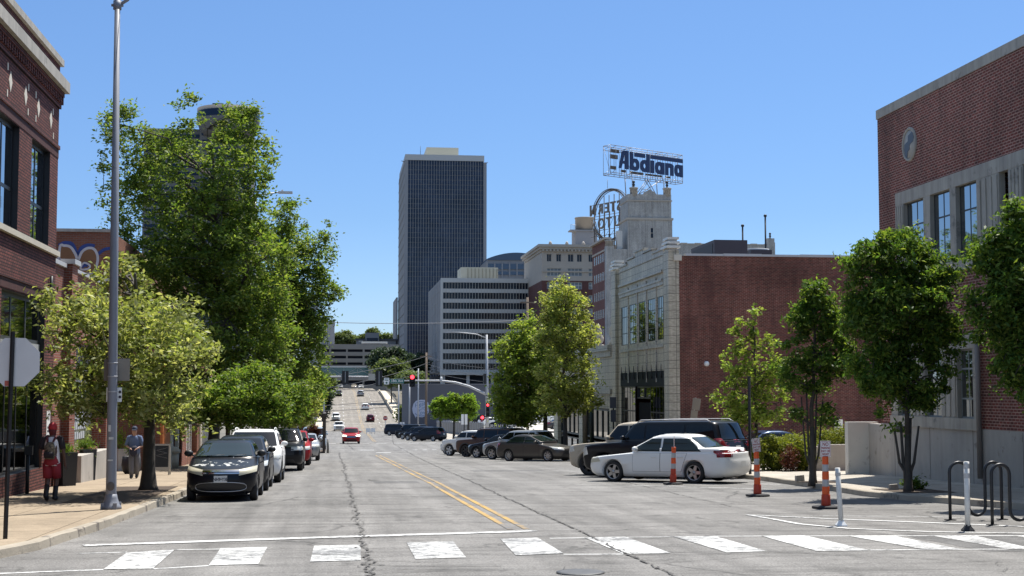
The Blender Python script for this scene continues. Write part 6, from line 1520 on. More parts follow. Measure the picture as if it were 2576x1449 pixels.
def tree(name,label,base,blobs,nclump,nl,size,lm,trunk_r=.15,fork=.35,sig=.28,group=None,nlimb=14,hang=.0,up=.3,trunks=1,lean=(0,0),outer=2.0,tm=None,aspect=.45,cat='tree',twig=.25,stems=None):
    base=Vector(base); t=thing(name,label,cat,base,0,group)
    cs=blobpts(blobs,int(nclump*2.1),outer)
    zs=cs[:,2]; zlo,zhi=zs.min(),zs.max(); ctr=cs.mean(0)
    tb=MB(); fz=base.z+(zhi-base.z)*fork
    # flared trunk
    top=np.array([base.x+lean[0],base.y+lean[1],fz])
    tops=[]
    if stems:
        for (dx,dz,r) in stems:
            p=[(base.x+dx*.12,base.y,base.z-.05),(base.x+dx*.25,base.y,base.z+.5),(base.x+dx*.6,base.y+.05,base.z+(fz-base.z)*.5),(base.x+dx,base.y,base.z+dz)]
            tb.tube(p,[r*1.3,r,r*.85,r*.6],8); tops.append(np.array(p[-1]))
    if trunks:
        p=[(base.x,base.y,base.z-.08),(base.x,base.y,base.z+.12),(base.x+lean[0]*.15,base.y,base.z+.5),(base.x+lean[0]*.5,base.y+lean[1]*.5,base.z+(fz-base.z)*.55),tuple(top)]
        tb.tube(p,[trunk_r*1.75,trunk_r*1.3,trunk_r,trunk_r*.9,trunk_r*.72],10); tops.append(top)
    # leader and limbs
    lead=np.array([ctr[0]*.5+base.x*.5+lean[0]*.5,ctr[1],zhi-.15*(zhi-fz)])
    Lp=limb(tb,top,lead,trunk_r*.72,.03,.03,8,7)
    sel=rng.choice(len(cs),min(nlimb,len(cs)),replace=False); ends=[]
    for i in sel:
        c=cs[i]; f=rng.uniform(.0,.75); zt=fz+(c[2]-fz)*.25*f
        k=int(np.clip((c[2]-.25*(abs(c[0]-top[0])+abs(c[1]-top[1]))*1.6-fz)/(lead[2]-fz+1e-6)*8,0,7)); st=np.array(Lp[k])
        if stems and rng.random()<.5 and k==0: st=tops[rng.integers(len(tops))]
        r=max(.024,trunk_r*.5*(1-k/12)); e=limb(tb,st,c,r,.008,.06,6,5); ends+= [np.array(q) for q in e[2:]]
    E=np.array(ends)
    for i in range(int(len(cs)*twig)):
        c=cs[rng.integers(len(cs))]; j=np.argmin(((E-c)**2).sum(1)); limb(tb,E[j],c,.018,.005,.08,3,3)
    tb.build('trunk',tm or m_bark,t,normals=False)
    V,Fq=leafcloud(cs,(sig*.8,sig*.8,sig*.6),nl,size,up,hang,aspect)
    npmesh('crown',V,Fq,lm,t,base); return t
def pb(px,py,rx,ry,Y,rd=None,wt=1.0):
    c=PY(px,py,Y); sc=c[1]/F0*1.0; sc=float(Y)/F0*1.01
    return (tuple(c),(rx*sc,rd if rd else (rx*sc*.9),ry*sc),wt)
l_lime=leafmat('pale_lime_leaves',[(.155,.20,.055),(.27,.30,.10),(.085,.125,.03),(.42,.42,.20),(.17,.21,.06)],.42)
l_mid=leafmat('mid_green_leaves',[(.068,.125,.024),(.13,.195,.038),(.185,.245,.052),(.052,.10,.02),(.26,.29,.085)],.5)
l_fresh=leafmat('fresh_green_leaves',[(.13,.22,.025),(.20,.30,.04),(.09,.16,.022),(.25,.33,.06)],.5)
l_yel=leafmat('yellow_green_leaves',[(.22,.27,.06),(.34,.38,.11),(.15,.20,.035),(.42,.43,.18),(.27,.27,.09)],.48)
l_dark=leafmat('dark_glossy_leaves',[(.045,.10,.02),(.075,.145,.028),(.14,.21,.035),(.034,.075,.018),(.25,.31,.06)],.45)
l_mix=leafmat('speckled_green_leaves',[(.06,.125,.02),(.12,.19,.03),(.19,.26,.05),(.045,.09,.018),(.26,.30,.08)],.48)
l_fr2=leafmat('soft_green_leaves',[(.14,.21,.035),(.22,.29,.055),(.10,.16,.028),(.27,.32,.08),(.17,.2,.05)],.5)
l_far=leafmat('far_hazed_leaves',[(.10,.135,.06),(.135,.17,.07),(.08,.11,.05)],.35,.2)  # leaf colours lightened to stand in for distance haze
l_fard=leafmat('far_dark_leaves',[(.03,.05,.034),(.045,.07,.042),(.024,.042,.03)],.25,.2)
l_red=leafmat('red_foliage',[(.07,.02,.014),(.11,.035,.022),(.045,.015,.012)],.25)
l_hedge=leafmat('hedge_leaves',[(.13,.17,.02),(.19,.215,.03),(.085,.115,.018),(.26,.25,.045)],.4)
# near kerb tree
b=G(373,1232,.15); Y=b[1]
tree('street_tree','small tree with pale lime leaves and stout black trunk behind the tall grey lamp post',(b[0],Y,gz(Y)+.14),
 [pb(330,670,55,60,Y),pb(300,730,90,60,Y),pb(190,770,95,50,Y-3.4,2.2,.8),pb(330,830,150,90,Y-3.2,2.4),pb(160,860,75,55,Y-.5,None,.7),pb(440,800,75,70,Y),pb(450,890,85,60,Y-3.2,2.4),pb(130,960,75,40,Y-.5,None,.7),pb(300,950,170,90,Y-3.2,2.4),pb(430,980,85,60,Y),pb(400,1020,95,48,Y-3.2,2.4),pb(230,1010,90,45,Y-3.2,2.4),pb(445,1062,75,28,Y,None,.8),pb(255,1062,45,20,Y,None,.6),pb(115,1000,50,30,Y,None,.5)],
 265,40,.135,l_lime,.17,.34,.2,nlimb=34,hang=.15,aspect=.42,outer=1.3,twig=.5)
# great trees along the left kerb
TG='large trees lining the left kerb'
b=PY(535,1100,64); 
tree('street_tree','tallest dark green tree, many upright stems rising above the shops',(b[0],64,gz(64)+.14),
 [pb(310,330,45,85,64,1.4,.9),pb(280,310,30,45,64,.8,.8),pb(262,440,22,120,64,.7,.55),pb(320,500,60,90,64,1.6,.5),pb(470,262,32,28,64,.6,.9),pb(492,245,16,22,64,.4,.9),pb(455,300,22,36,64,.6,.8),pb(360,350,45,70,64,1.2,.8),pb(400,440,85,110,64,2.2),pb(470,350,60,60,64,1.6),pb(600,320,50,55,63,1.2,1.3),pb(620,290,32,22,63,.7,1.4),pb(585,440,85,120,63,2.2),pb(672,500,30,50,63,.9,.8),pb(520,600,140,140,64,3.2),pb(410,700,130,120,64,3),pb(620,670,120,140,63,3),pb(560,860,170,150,63,3.4),pb(400,860,110,120,64,2.6),pb(300,620,60,60,64,1.6,.8),pb(640,820,110,120,63,3),pb(650,420,40,70,63,1.2)],
 690,58,.165,l_mid,.26,.30,.30,nlimb=48,aspect=.5,outer=1.5,twig=.45,lean=(.2,0),group=TG)
b=PY(690,1100,80)
tree('street_tree','wide green tree reaching out over the street with a feathery outline',(b[0],80,gz(80)+.14),
 [pb(720,610,70,60,80,1.8),pb(820,585,28,32,80,.7,.9),pb(845,572,13,14,80,.4,.9),pb(800,650,55,50,80,1.4),pb(840,740,26,26,80,.6,.9),pb(815,720,40,34,80,1.0),pb(760,740,60,80,80,2),pb(735,860,80,110,80,2.6),pb(790,890,30,60,80,1),pb(690,780,90,120,80,3),pb(700,960,110,70,79,2.6),pb(660,600,40,60,80,1,.7),pb(720,540,34,44,79,1.2,.9),pb(690,690,60,70,79,1.8),pb(770,810,60,60,80,1.6),pb(800,960,26,40,80,1,.8)],
 420,58,.17,l_mid,.24,.30,.30,nlimb=34,aspect=.5,outer=1.5,twig=.45,group=TG)
b=PY(560,1110,58)
tree('street_tree','leafy light green tree skirting low over the parked hatchback',(b[0]+.2,58,gz(58)+.14),
 [pb(640,985,100,75,58,1.8),pb(560,1010,90,60,57,1.6),pb(680,1040,80,40,59,1.4),pb(500,1040,60,35,57,1.2),pb(590,1060,80,22,57,1.0),pb(730,1000,55,55,60,1.1)],
 230,58,.135,l_mix,.11,.45,.22,nlimb=22,aspect=.5,outer=1.2,twig=.5,group=TG)
b=PY(755,1090,104)
tree('street_tree','light yellowish tree at the end of the kerb row above the parklet',(b[0],104,gz(104)+.14),
 [pb(745,975,50,60,104,1.6),pb(765,1010,40,40,104,1.2),pb(735,1050,55,28,104,1.4),pb(790,950,22,28,104,.7,.8)],110,54,.17,l_yel,.14,.4,.28,nlimb=14,aspect=.5,group=TG)
b=PY(800,1060,150)
tree('street_tree','bushy green tree beside the bridge start, past the parklet',(b[0]-1.5,150,gz(150)),
 [pb(770,960,42,40,150,2),pb(780,1000,34,36,150,2),pb(762,1030,40,36,150,2)],110,50,.22,l_fresh,.16,.4,.36,nlimb=10,aspect=.5)
# right kerb trees
RG='young trees along the right pavement'
b=G(2285,1237,.14); Y=b[1]
tree('street_tree','dark glossy upright tree with bundled stems in front of the corner brick building',(b[0],Y,gz(Y)+.14),
 [pb(2260,640,90,65,Y),pb(2190,650,70,60,Y),pb(2160,760,50,90,Y,None,.8),pb(2330,700,85,80,Y),pb(2260,790,135,110,Y),pb(2350,840,70,100,Y),pb(2220,930,95,80,Y),pb(2320,960,75,75,Y),pb(2260,1030,45,50,Y,None,.45)],
 250,72,.125,l_dark,.085,.22,.16,nlimb=34,hang=.65,aspect=.36,outer=1.4,twig=.5,group=RG,stems=[(-.32,1.5,.045),(-.16,1.7,.05),(.1,1.8,.05),(.3,1.6,.045)])
Y=29.5; b=PY(2640,1240,Y)
tree('street_tree','broad leafy tree cut by the frame edge above the bike racks',(b[0],Y,gz(Y)+.14),
 [pb(2560,560,45,70,Y),pb(2500,640,70,60,Y),pb(2570,700,100,90,Y),pb(2640,620,90,120,Y),pb(2520,790,95,80,Y),pb(2600,860,100,90,Y),pb(2520,930,60,55,Y),pb(2590,980,50,55,Y,None,.7),pb(2680,780,110,160,Y)],
 230,70,.125,l_dark,.09,.25,.16,nlimb=26,hang=.5,aspect=.38,outer=1.4,twig=.4,group=RG)
b=G(2045,1216,.14); Y=b[1]
tree('street_tree','slim tree with vase of bare stems behind the no parking post',(b[0],Y,gz(Y)+.14),
 [pb(2050,750,42,48,Y),pb(2020,810,34,50,Y),pb(2085,820,40,60,Y),pb(2110,900,36,70,Y,None,.8),pb(1985,930,38,60,Y,None,.4),pb(2060,930,60,80,Y,None,.35),pb(2080,1040,34,34,Y,None,.5),pb(2020,1050,34,30,Y,None,.4)],
 105,60,.12,l_dark,.085,.28,.15,nlimb=26,hang=.4,aspect=.4,outer=1.3,twig=.5,group=RG,stems=[(-.3,2.4,.035),(-.15,2.6,.04),(.15,2.6,.04),(.32,2.3,.035)])
Y=52; b=PY(1903,1120,Y)
tree('street_tree','sparse airy young tree with bright leaves against the red brick wall',(b[0],Y,gz(Y)+.14),
 [pb(1870,850,36,50,Y,.5,.7),pb(1900,815,30,34,Y,.5,.5),pb(1850,900,45,40,Y,.6),pb(1930,900,55,60,Y,.8,.7),pb(1890,960,70,60,Y,.9),pb(1820,1010,45,26,Y,.6),pb(1900,1030,85,50,Y,1.0),pb(1960,970,40,60,Y,.7,.6),pb(1860,1060,50,26,Y,.7)],
 84,34,.15,l_fr2,.075,.35,.17,nlimb=26,aspect=.5,outer=1.2,twig=.6,group=RG)
Y=81; b=PY(1422,1125,Y)
MG='pair of pale green trees in front of the office blocks'
tree('street_tree','taller pale yellow-green tree with pointed top and dark branches',(b[0],Y,gz(Y)+.15),
 [pb(1410,720,22,34,Y,.7),pb(1430,770,55,60,Y,1.4),pb(1395,760,34,50,Y,1),pb(1450,850,60,60,Y,1.6),pb(1390,850,50,70,Y,1.5),pb(1430,930,82,80,Y,2),pb(1460,1000,55,50,Y,1.4),pb(1400,1010,60,50,Y,1.5,.7)],
 235,46,.16,l_yel,.15,.22,.24,nlimb=40,aspect=.5,outer=1.1,twig=.6,group=MG)
Y=91; b=PY(1372,1115,Y)
tree('street_tree','rounder leaf-green tree leaning left with forked dark trunk',(b[0],Y,gz(Y)+.15),
 [pb(1330,850,50,60,Y,1.6),pb(1290,890,50,60,Y,1.6),pb(1350,930,75,70,Y,2.2),pb(1280,970,42,50,Y,1.4),pb(1330,1020,70,45,Y,2),pb(1300,1050,45,25,Y,1.2),pb(1395,820,30,60,Y,1.2),pb(1262,1000,34,36,Y,1.2),pb(1290,1045,50,22,Y,1.4),pb(1370,1000,60,50,Y,1.8)],
 260,54,.19,l_fr2,.17,.30,.28,nlimb=26,aspect=.5,outer=1.4,twig=.4,group=MG)
TR='row of clipped square trees beyond the junction'
for px,lb,top in ((1108,'clipped green tree, first of the square trio nearest the bridge',1000),(1142,'clipped green tree in the middle of the square trio',990),(1178,'clipped green tree at the end of the square trio beside the signal pole',992)):
    Y=172; b=PY(px,1105,Y); h0=rng.uniform(-3,3)
    tree('clipped_tree',lb,(b[0],Y,gz(Y)+.14),[pb(px,(top+1062)/2,23,(1062-top)/2-3,Y,1.2),pb(px,(top+1045)/2,25,(1045-top)/2-4,Y,1.2),pb(px+h0,top+10,14,9,Y,.8)],70,54,.21,l_fresh,.16,.4,.24,nlimb=8,aspect=.55,outer=1.8,group=TR)
# trees by the bridge and beyond
FG='trees beside the bridge and the office towers'
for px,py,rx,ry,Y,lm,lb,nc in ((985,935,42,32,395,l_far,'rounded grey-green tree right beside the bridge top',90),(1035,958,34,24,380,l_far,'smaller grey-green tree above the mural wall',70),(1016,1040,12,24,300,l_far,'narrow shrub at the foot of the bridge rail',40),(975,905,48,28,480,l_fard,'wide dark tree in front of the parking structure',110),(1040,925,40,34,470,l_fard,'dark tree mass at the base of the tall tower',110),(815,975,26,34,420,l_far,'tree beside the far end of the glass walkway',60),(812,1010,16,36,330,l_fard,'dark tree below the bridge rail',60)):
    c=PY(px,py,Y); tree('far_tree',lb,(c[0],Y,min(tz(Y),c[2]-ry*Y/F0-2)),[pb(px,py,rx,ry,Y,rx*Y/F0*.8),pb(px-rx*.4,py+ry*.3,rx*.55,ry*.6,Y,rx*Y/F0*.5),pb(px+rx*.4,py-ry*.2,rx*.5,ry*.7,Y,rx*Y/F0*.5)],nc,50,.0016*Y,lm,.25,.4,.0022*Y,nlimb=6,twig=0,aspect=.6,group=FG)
HT='treetops on the far hill'
for px,py,rx,ry in ((868,851,24,16),(850,853,16,12),(938,838,12,7),(920,850,14,6),(970,850,14,7),(990,852,10,6),(885,858,20,10)):
    Y=800; c=PY(px,py,Y); lb={868:'largest rounded treetop on the far hill',850:'treetop against the grey slab building',938:'small treetop directly above the hill house roof',920:'low treetop between the hill tree and the hill house',970:'wispy treetop near the tall tower',990:'thin treetop touching the tall tower edge',885:'low wide treetop left of the hill house'}[px]
    lb=lb.replace('low wide treetop left of','low wide treetop before')
    tree('far_tree',lb,(c[0],Y,12),[pb(px,py,rx,ry,Y,rx*Y/F0)],46,44,1.1,l_far,.3,.4,1.3,nlimb=4,twig=0,aspect=.6,group=HT)
def bush(name,label,loc,rad,n,nl,size,lm,sig=.1,cat='shrub',group=None,outer=2.5):
    t=thing(name,label,cat,loc,0,group); cs=blobpts([((loc[0],loc[1],loc[2]+rad[2]),rad)],n,outer)
    st=MB()
    for i in range(6):
        c=cs[rng.integers(len(cs))]; limb(st,(loc[0]+rng.normal(0,.03),loc[1],loc[2]-.02),c,.014,.005,.05,3,4)
    st.build('stem',m_bark,t,normals=False)
    V,Fq=leafcloud(cs,(sig,sig,sig),nl,size); npmesh('foliage',V,Fq,lm,t,loc); return t
# ---------------------------------------------------------------- street furniture
def gpt(px,py,h=.14):
    p=G(px,py,h); return float(p[0]),float(p[1]),gz(p[1])+h
# tall lamp post
x,y,z=gpt(279,1281); top=1.85+(982+75)/F0*y; lx=.115
B=thing('lamp_post','tall grey tapered steel lamp post with flared base and sign backs strapped on','lamp post',(x,y,z))
m_pole=mat('grey_lamp_steel',(.20,.21,.24),.55,.15,.12,3,wear=((.16,.16,.17),3,.66))
def lean(zz): return x-(zz-z)*.0068
part(B,'shaft',m_pole,lambda mb:mb.tube([(x,y,z+.02),(lean(z+.35),y,z+.35),(lean(z+4),y,z+4),(lean(top),y,top)],[.112,.105,.088,.052],18))
def f(mb):
    mb.lathe([(.21,0),(.21,.05),(.17,.09),(.13,.22),(.112,.30)],8,M=Matrix.Translation((x,y,z)))
    for k in range(4): a=k*math.pi/2+.6; mb.box(x+math.cos(a)*.18-.035,x+math.cos(a)*.18+.035,y+math.sin(a)*.18-.035,y+math.sin(a)*.18+.035,z,z+.13)
part(B,'base',m_pole,f)
part(B,'handhole_cover',mat('brown_cover',(.10,.085,.075),.7),lambda mb:mb.lathe([(.0,.006),(.075,.004),(.08,0)],14,M=frame((x+.0,y-.108,z+.46),(1,0,0),(0,0,1))@Matrix.Diagonal((1,1.15,1,1)),cap=False))
zt=1.85+957/F0*y
def f(mb):
    mb.lathe([(.085,-.09),(.085,.09)],12,M=Matrix.Translation((lean(zt),y,zt))); mb.tube([(lean(zt),y,zt-.02),(lean(zt)+.2,y,zt+.12),(lean(zt)+.5,y-.02,zt+.55),(lean(zt)+1.2,y-.04,zt+1.0),(lean(zt)+2.0,y-.05,zt+1.15)],.035,8)
    mb.bar((lean(zt)-.12,y,zt),(lean(zt)+.12,y,zt),.03)
part(B,'bracket_arm',m_pole,f)
for zz in (1.85+(982-915)/F0*y,1.85+(982-948)/F0*y,1.85+(982-985)/F0*y):
    part(B,'strap',m_steel,lambda mb:mb.lathe([(.099,-.012),(.102,-.012),(.102,.012),(.099,.012)],16,M=Matrix.Translation((lean(zz),y,zz)),cap=False))
def backsign(px0,px1,py0,py1,dy,nm,label,mt,post=None,tilt=0,Y=None,group=None):
    yy=(y+dy) if Y is None else Y; a=PY(px0,py0,yy);b_=PY(px1,py1,yy)
    o=thing(nm,label,'sign',((a[0]+b_[0])/2,yy,b_[2]),0,group); part(o,'plate',mt,lambda mb:mb.box(a[0],b_[0],yy-.003,yy+.003,b_[2],a[2])); return o,a,b_
m_brn=mat('weathered_sign_back',(.13,.105,.085),.55,.3,.2,3); m_gb_=mat('grey_sign_back',(.23,.21,.18),.5,.4,.2,3)
o,_,_=backsign(262,287,903,958,.13,'street_sign','brown weathered sign back on the lamp post, darker half',m_brn); part(o,'sticker',m_white,lambda mb:mb.box(x-.11,x-.055,y+.12,y+.126,_[2]+.26,_[2]+.34))
o,_,_=backsign(289,326,902,958,.14,'street_sign','grey sign back on the lamp post, lighter half',m_gb_)  # lighter grey plate colour than the brown plate beside it
o,a,b_=backsign(268,306,975,1011,.115,'parking_sign','small white parking sign strapped round the lamp post below the sign backs',m_white)
def f(mb):
    for k in range(2): mb.lathe([(0,.004),(.03,.004)],12,M=frame((b_[0]-.035,y+.110,b_[2]+.10+.10*k),(1,0,0),(0,0,1)),cap=False)
    mb.box(a[0]+.02,a[0]+.06,y+.108,y+.111,b_[2]+.1,b_[2]+.2)
part(o,'symbol',m_ink,f)
for px0,px1,py0,py1,mt,nm in ((273,283,1000-0+96-0,1110,m_white,0),(273,290,1108,1116,m_white,0)):
    pass
for (dx,zz,w,h_) in ((-.03,1.62,.05,.13),(.0,1.42,.09,.05),(-.01,.98,.10,.03)):
    part(B,'sticker',mat('pale_sticker',(.5,.5,.48),.6,0,.3,40),lambda mb:mb.lathe([(.109-.0045*(zz),-h_/2),(.109-.0045*zz,h_/2)],16,M=Matrix.Translation((lean(z+zz),y,z+zz)),cap=False) if 0 else mb.box(lean(z+zz)+dx-w/2,lean(z+zz)+dx+w/2,y-.112,y-.100,z+zz-h_/2,z+zz+h_/2))
# stop sign from behind
x,y,z=gpt(13,1356); zt=1.85+(982-842)/F0*y; lx_=float(PY(32,845,y)[0])-x
B=thing('stop_sign','octagonal stop sign seen from its bare aluminium back on a leaning black post','sign',(x,y,z))
m_perf=mat('black_post',(.014,.014,.016),.5,.3)
def at_(zz): return x+lx_*(zz-z)/(zt-z)
part(B,'post',m_perf,lambda mb:mb.tube([(x,y,z-.05),(at_(zt+.02),y,zt+.02)],.034,4,sm=False))
def f(mb):
    n=int((zt-z)/.06)
    for k in range(n): zz=z+.1+.06*k; mb.box(at_(zz)-.006,at_(zz)+.006,y-.0255,y-.0235,zz-.006,zz+.006)
part(B,'post_hole',mat('post_hole_grey',(.16,.15,.14),.7),f)  # plain grey dots mark the perforations of the black post
c=PY(37,911,y+.03); rr=.395
part(B,'plate',m_alu,lambda mb:mb.prism([(c[0]+rr*math.cos(R(22.5+45*k)),y+.032,c[2]+rr*math.sin(R(22.5+45*k))) for k in range(8)],(0,.004,0)))
part(B,'sticker',mat('red_sticker',(.4,.09,.06),.6),lambda mb:mb.box(c[0]-.14,c[0]-.06,y+.029,y+.0315,c[2]-.36,c[2]-.28))
# short black post by window
x,y,z=gpt(68,1243); B=thing('parking_meter','short black post with small box top beside the shop window','post',(x,y,z))
part(B,'post',m_dkmetal,lambda mb:mb.tube([(x,y,z),(x,y,z+.95)],.045,10)); part(B,'head',m_dkmetal,lambda mb:(mb.box(x-.07,x+.11,y-.06,y+.06,z+.95,z+1.17),))
# planters & bollard
m_plt=mat('dark_planter',(.022,.024,.028),.6)
l_grass=leafmat('planter_grass',[(.10,.17,.03),(.15,.22,.04),(.07,.12,.02)],.4)
def planter(px,py,w,h,label,gh=.25,round_=False,mt=None,group=None,lm=None):
    x,y,z=gpt(px,py); B=thing('planter',label,'planter',(x,y,z),0,group)
    if round_: part(B,'pot',mt or m_plt,lambda mb:mb.lathe([(w*.35,0),(w*.5,.1),(w*.56,h*.5),(w*.5,h),(w*.45,h),(w*.45,h-.06),(0,h-.06)],18,M=Matrix.Translation((x,y,z))))
    else:
        part(B,'box',mt or m_plt,lambda mb:(mb.tube([(x,y,z),(x,y,z+h)],[w*.62,w*.70],4,sm=False)))
        part(B,'rim',mt or m_plt,lambda mb:mb.tube([(x,y,z+h),(x,y,z+h+.04)],[w*.73,w*.73],4,sm=False))
    n=300; V,Fq=leafcloud(np.array([[x,y,z+h+gh*.4]]),(w*.30,w*.30,gh*.4),n,.2,.1,-1.2,.12); npmesh('grass_tuft',V,Fq,lm or l_grass,B,(x,y,z))
    return x,y,z
planter(163,1222,.48,.88,'tall dark square planter with green grass behind the walking man',.22)
planter(214,1208,.48,.90,'tall dark square planter with bright grass beside the round topped stone',.30)
planter(330,1192,.62,.62,'dark round pot with a bushy plant behind the man in blue',.7,True)
planter(300,1185,.5,.8,'pale planter with trailing leaves beside the thin post',.9,False,m_conc,None,l_fresh)
x,y,z=gpt(190,1211); B=thing('stone_bollard','round topped pale stone bin between the dark planters','bin',(x,y,z))
part(B,'drum',m_conc,lambda mb:mb.lathe([(.30,0),(.31,.05),(.31,.45),(.28,.62),(.2,.74),(.08,.79),(0,.80)],20,M=Matrix.Translation((x,y,z)))); part(B,'base_ring',m_stone,lambda mb:mb.lathe([(.325,0),(.33,.05),(.31,.06)],20,M=Matrix.Translation((x,y,z)),cap=False))
# sandwich board
y=50.5; x=XY(408,y); z=gz(y)+.14; s=y/F0; w_=41*s/2;h_=76*s
B=thing('sandwich_board','folding chalkboard sign with pale frame beside the tree trunk','sign',(x,y,z))
Mt=Matrix.Translation((x,y,z))@Matrix.Rotation(R(-9),4,'X')
def f(mb):
    for a,b_,c_,d in ((-w_,-w_+.05,0,h_),(w_-.05,w_,0,h_),(-w_+.05,w_-.05,h_-.06,h_),(-w_+.05,w_-.05,.16,.42*h_*.6)): mb.box(a,b_,-.02,.02,c_,d,0,Mt)
m_cf=mat('pale_board_frame',(.36,.34,.29),.7)
part(B,'frame',m_cf,f); part(B,'chalkboard',mat('chalkboard',(.012,.015,.017),.6,0,.4,8),lambda mb:mb.box(-w_+.05,w_-.05,-.012,.012,.42*h_*.6,h_-.06,0,Mt))
Mt2=Matrix.Translation((x,y+.42,z))@Matrix.Rotation(R(14),4,'X')
part(B,'back_leg',m_cf,lambda mb:(mb.box(-w_,-w_+.05,-.02,.02,0,h_,0,Mt2),mb.box(w_-.05,w_,-.02,.02,0,h_,0,Mt2)))
def f(mb):
    mb.tube([Mt@Vector((-w_+.1+(2*w_-.2)*abs(((k/10)%2)-1),-.016,h_-.14-.009*k+.012*(k%2))) for k in range(41)],.005,4)
part(B,'chalk_marks',mat('chalk',(.25,.25,.24),.9),f)
x,y,z=gpt(432,1178); B=thing('litter_bin','small cream bin with rounded lid beside the chalkboard sign','bin',(x,y+.3,z))
part(B,'body',m_cream,lambda mb:mb.lathe([(.24,0),(.26,.6)],14,M=Matrix.Translation((x,y+.3,z)))); part(B,'lid',m_cream,lambda mb:mb.lathe([(.30,.6),(.31,.72),(.2,.84),(0,.88)],14,M=Matrix.Translation((x,y+.3,z))))
# orange channelizer posts
m_or2=mat('safety_orange',(.72,.10,.018),.45,0,.08,5); m_ord=mat('faded_orange_red',(.45,.045,.018),.5,0,.12,5); m_refl=mat('reflective_band',(.42,.42,.42),.4,0,.08,12); m_base=mat('rubber_base',(.022,.022,.024),.85,0,.3,6)
OG='orange warning posts with no parking signs'
for px,py,lab,tilt,yaw in ((1693,1219,'orange post by the white sedan doors with its sign turned edge-on',.03,74),(1906,1249,'orange post behind the white sedan bumper with slanted no parking sign',-.02,16),(2078,1280,'orange post with front facing no parking sign next to the white flexible post',0,0)):
    p=G(px,py); x,y,z=p[0],p[1],gz(p[1])
    B=thing('channelizer_post',lab,'traffic post',(x,y,z),0,OG)
    part(B,'rubber_base',m_base,lambda mb:(mb.lathe([(.29,0),(.30,.02),(.30,.045),(.27,.06),(.12,.065),(.0,.07)],8,M=Matrix.Translation((x,y,z))@Matrix.Rotation(R(22),4,'Z'))))
    prof=[(.062,.065),(.066,.09),(.062,.30)]
    segs=[(.06,.30,.098,.088,m_ord,'lower_sleeve'),(.30,.47,.076,.074,m_ord if px==1693 else m_or2,'orange_sleeve'),(.47,.62,.070,.068,m_refl,'reflective_band'),(.62,.79,.070,.067,m_or2,'orange_sleeve'),(.79,.94,.064,.062,m_refl,'reflective_band'),(.94,1.11,.063,.060,m_or2,'orange_sleeve')]
    for a,b_,r0,r1,mt,nm in segs: part(B,nm,mt,lambda mb:mb.lathe([(r0,a),(r0+.004,a+.012),(r1+.004,b_-.014),(r1,b_-.001)],16,M=Matrix.Translation((x+tilt*(a+b_)/2,y,z))))
    Ms=Matrix.Translation((x+tilt*1.25,y-.02,z+1.27))@Matrix.Rotation(R(yaw),4,'Z')@Matrix.Rotation(R(-6 if px==1906 else 0),4,'Y')
    sg=part(B,'sign_plate',m_white,lambda mb:(mb.box(-.115,.115,-.004,.004,-.17,.17,0,Ms)))
    def f(mb):
        for a,b_,c_,d in ((-.105,.105,.150,.158),(-.105,.105,-.158,-.150),(-.105,-.097,-.15,.15),(.097,.105,-.15,.15)): mb.box(a,b_,-.0065,-.005,c_,d,0,Ms)
        M4=Ms@Matrix.Translation((0,-.007,0))@Matrix.Rotation(R(90),4,'X')
        for tx,s_,zz in (('NO',.105,.095),('PARKING',.062,.018),('DAY OR',.062,-.048),('NIGHT',.062,-.112)): put_text(mb,tx,s_,M4@Matrix.Translation((0,zz,0)),0,weight=.002,xs=.82)
    part(sg,'lettering',mat('sign_red',(.35,.03,.03),.6),f,normals=False)
# flexible delineators
DG='white flexible posts at the bike corral'
for px,py,hh,tl,lab in ((2116,1324,1.03,-.05,'white flexible post with white foot near the orange post'),(2435,1337,1.17,0,'white flexible post with dark foot in front of the bike racks')):
    p=G(px,py); x,y,z=p[0],p[1],gz(p[1]); B=thing('flexible_post',lab,'traffic post',(x,y,z),0,DG)
    ft=m_white if px==2116 else m_base
    part(B,'foot',ft,lambda mb:mb.lathe([(.13,0),(.125,.02),(.06,.09),(.055,.11)],4,sm=False,M=Matrix.Translation((x,y,z))@Matrix.Rotation(R(40),4,'Z')))
    part(B,'tube',mat('dirty_white_post',(.60,.60,.58),.55,0,.15,5),lambda mb:mb.tube([(x,y,z+.09),(x+tl*.5,y,z+hh*.5),(x+tl,y,z+hh)],[.046,.046,.046],14))
    if px!=2116:
        for a in (.76,.90): part(B,'reflective_band',m_refl,lambda mb:mb.lathe([(.049,hh*a),(.049,hh*a+.085)],14,M=Matrix.Translation((x,y,z)),cap=False))
    else: part(B,'reflective_band',m_refl,lambda mb:mb.lathe([(.049,hh*.86),(.049,hh*.92)],14,M=Matrix.Translation((x+tl*.9,y,z)),cap=False))
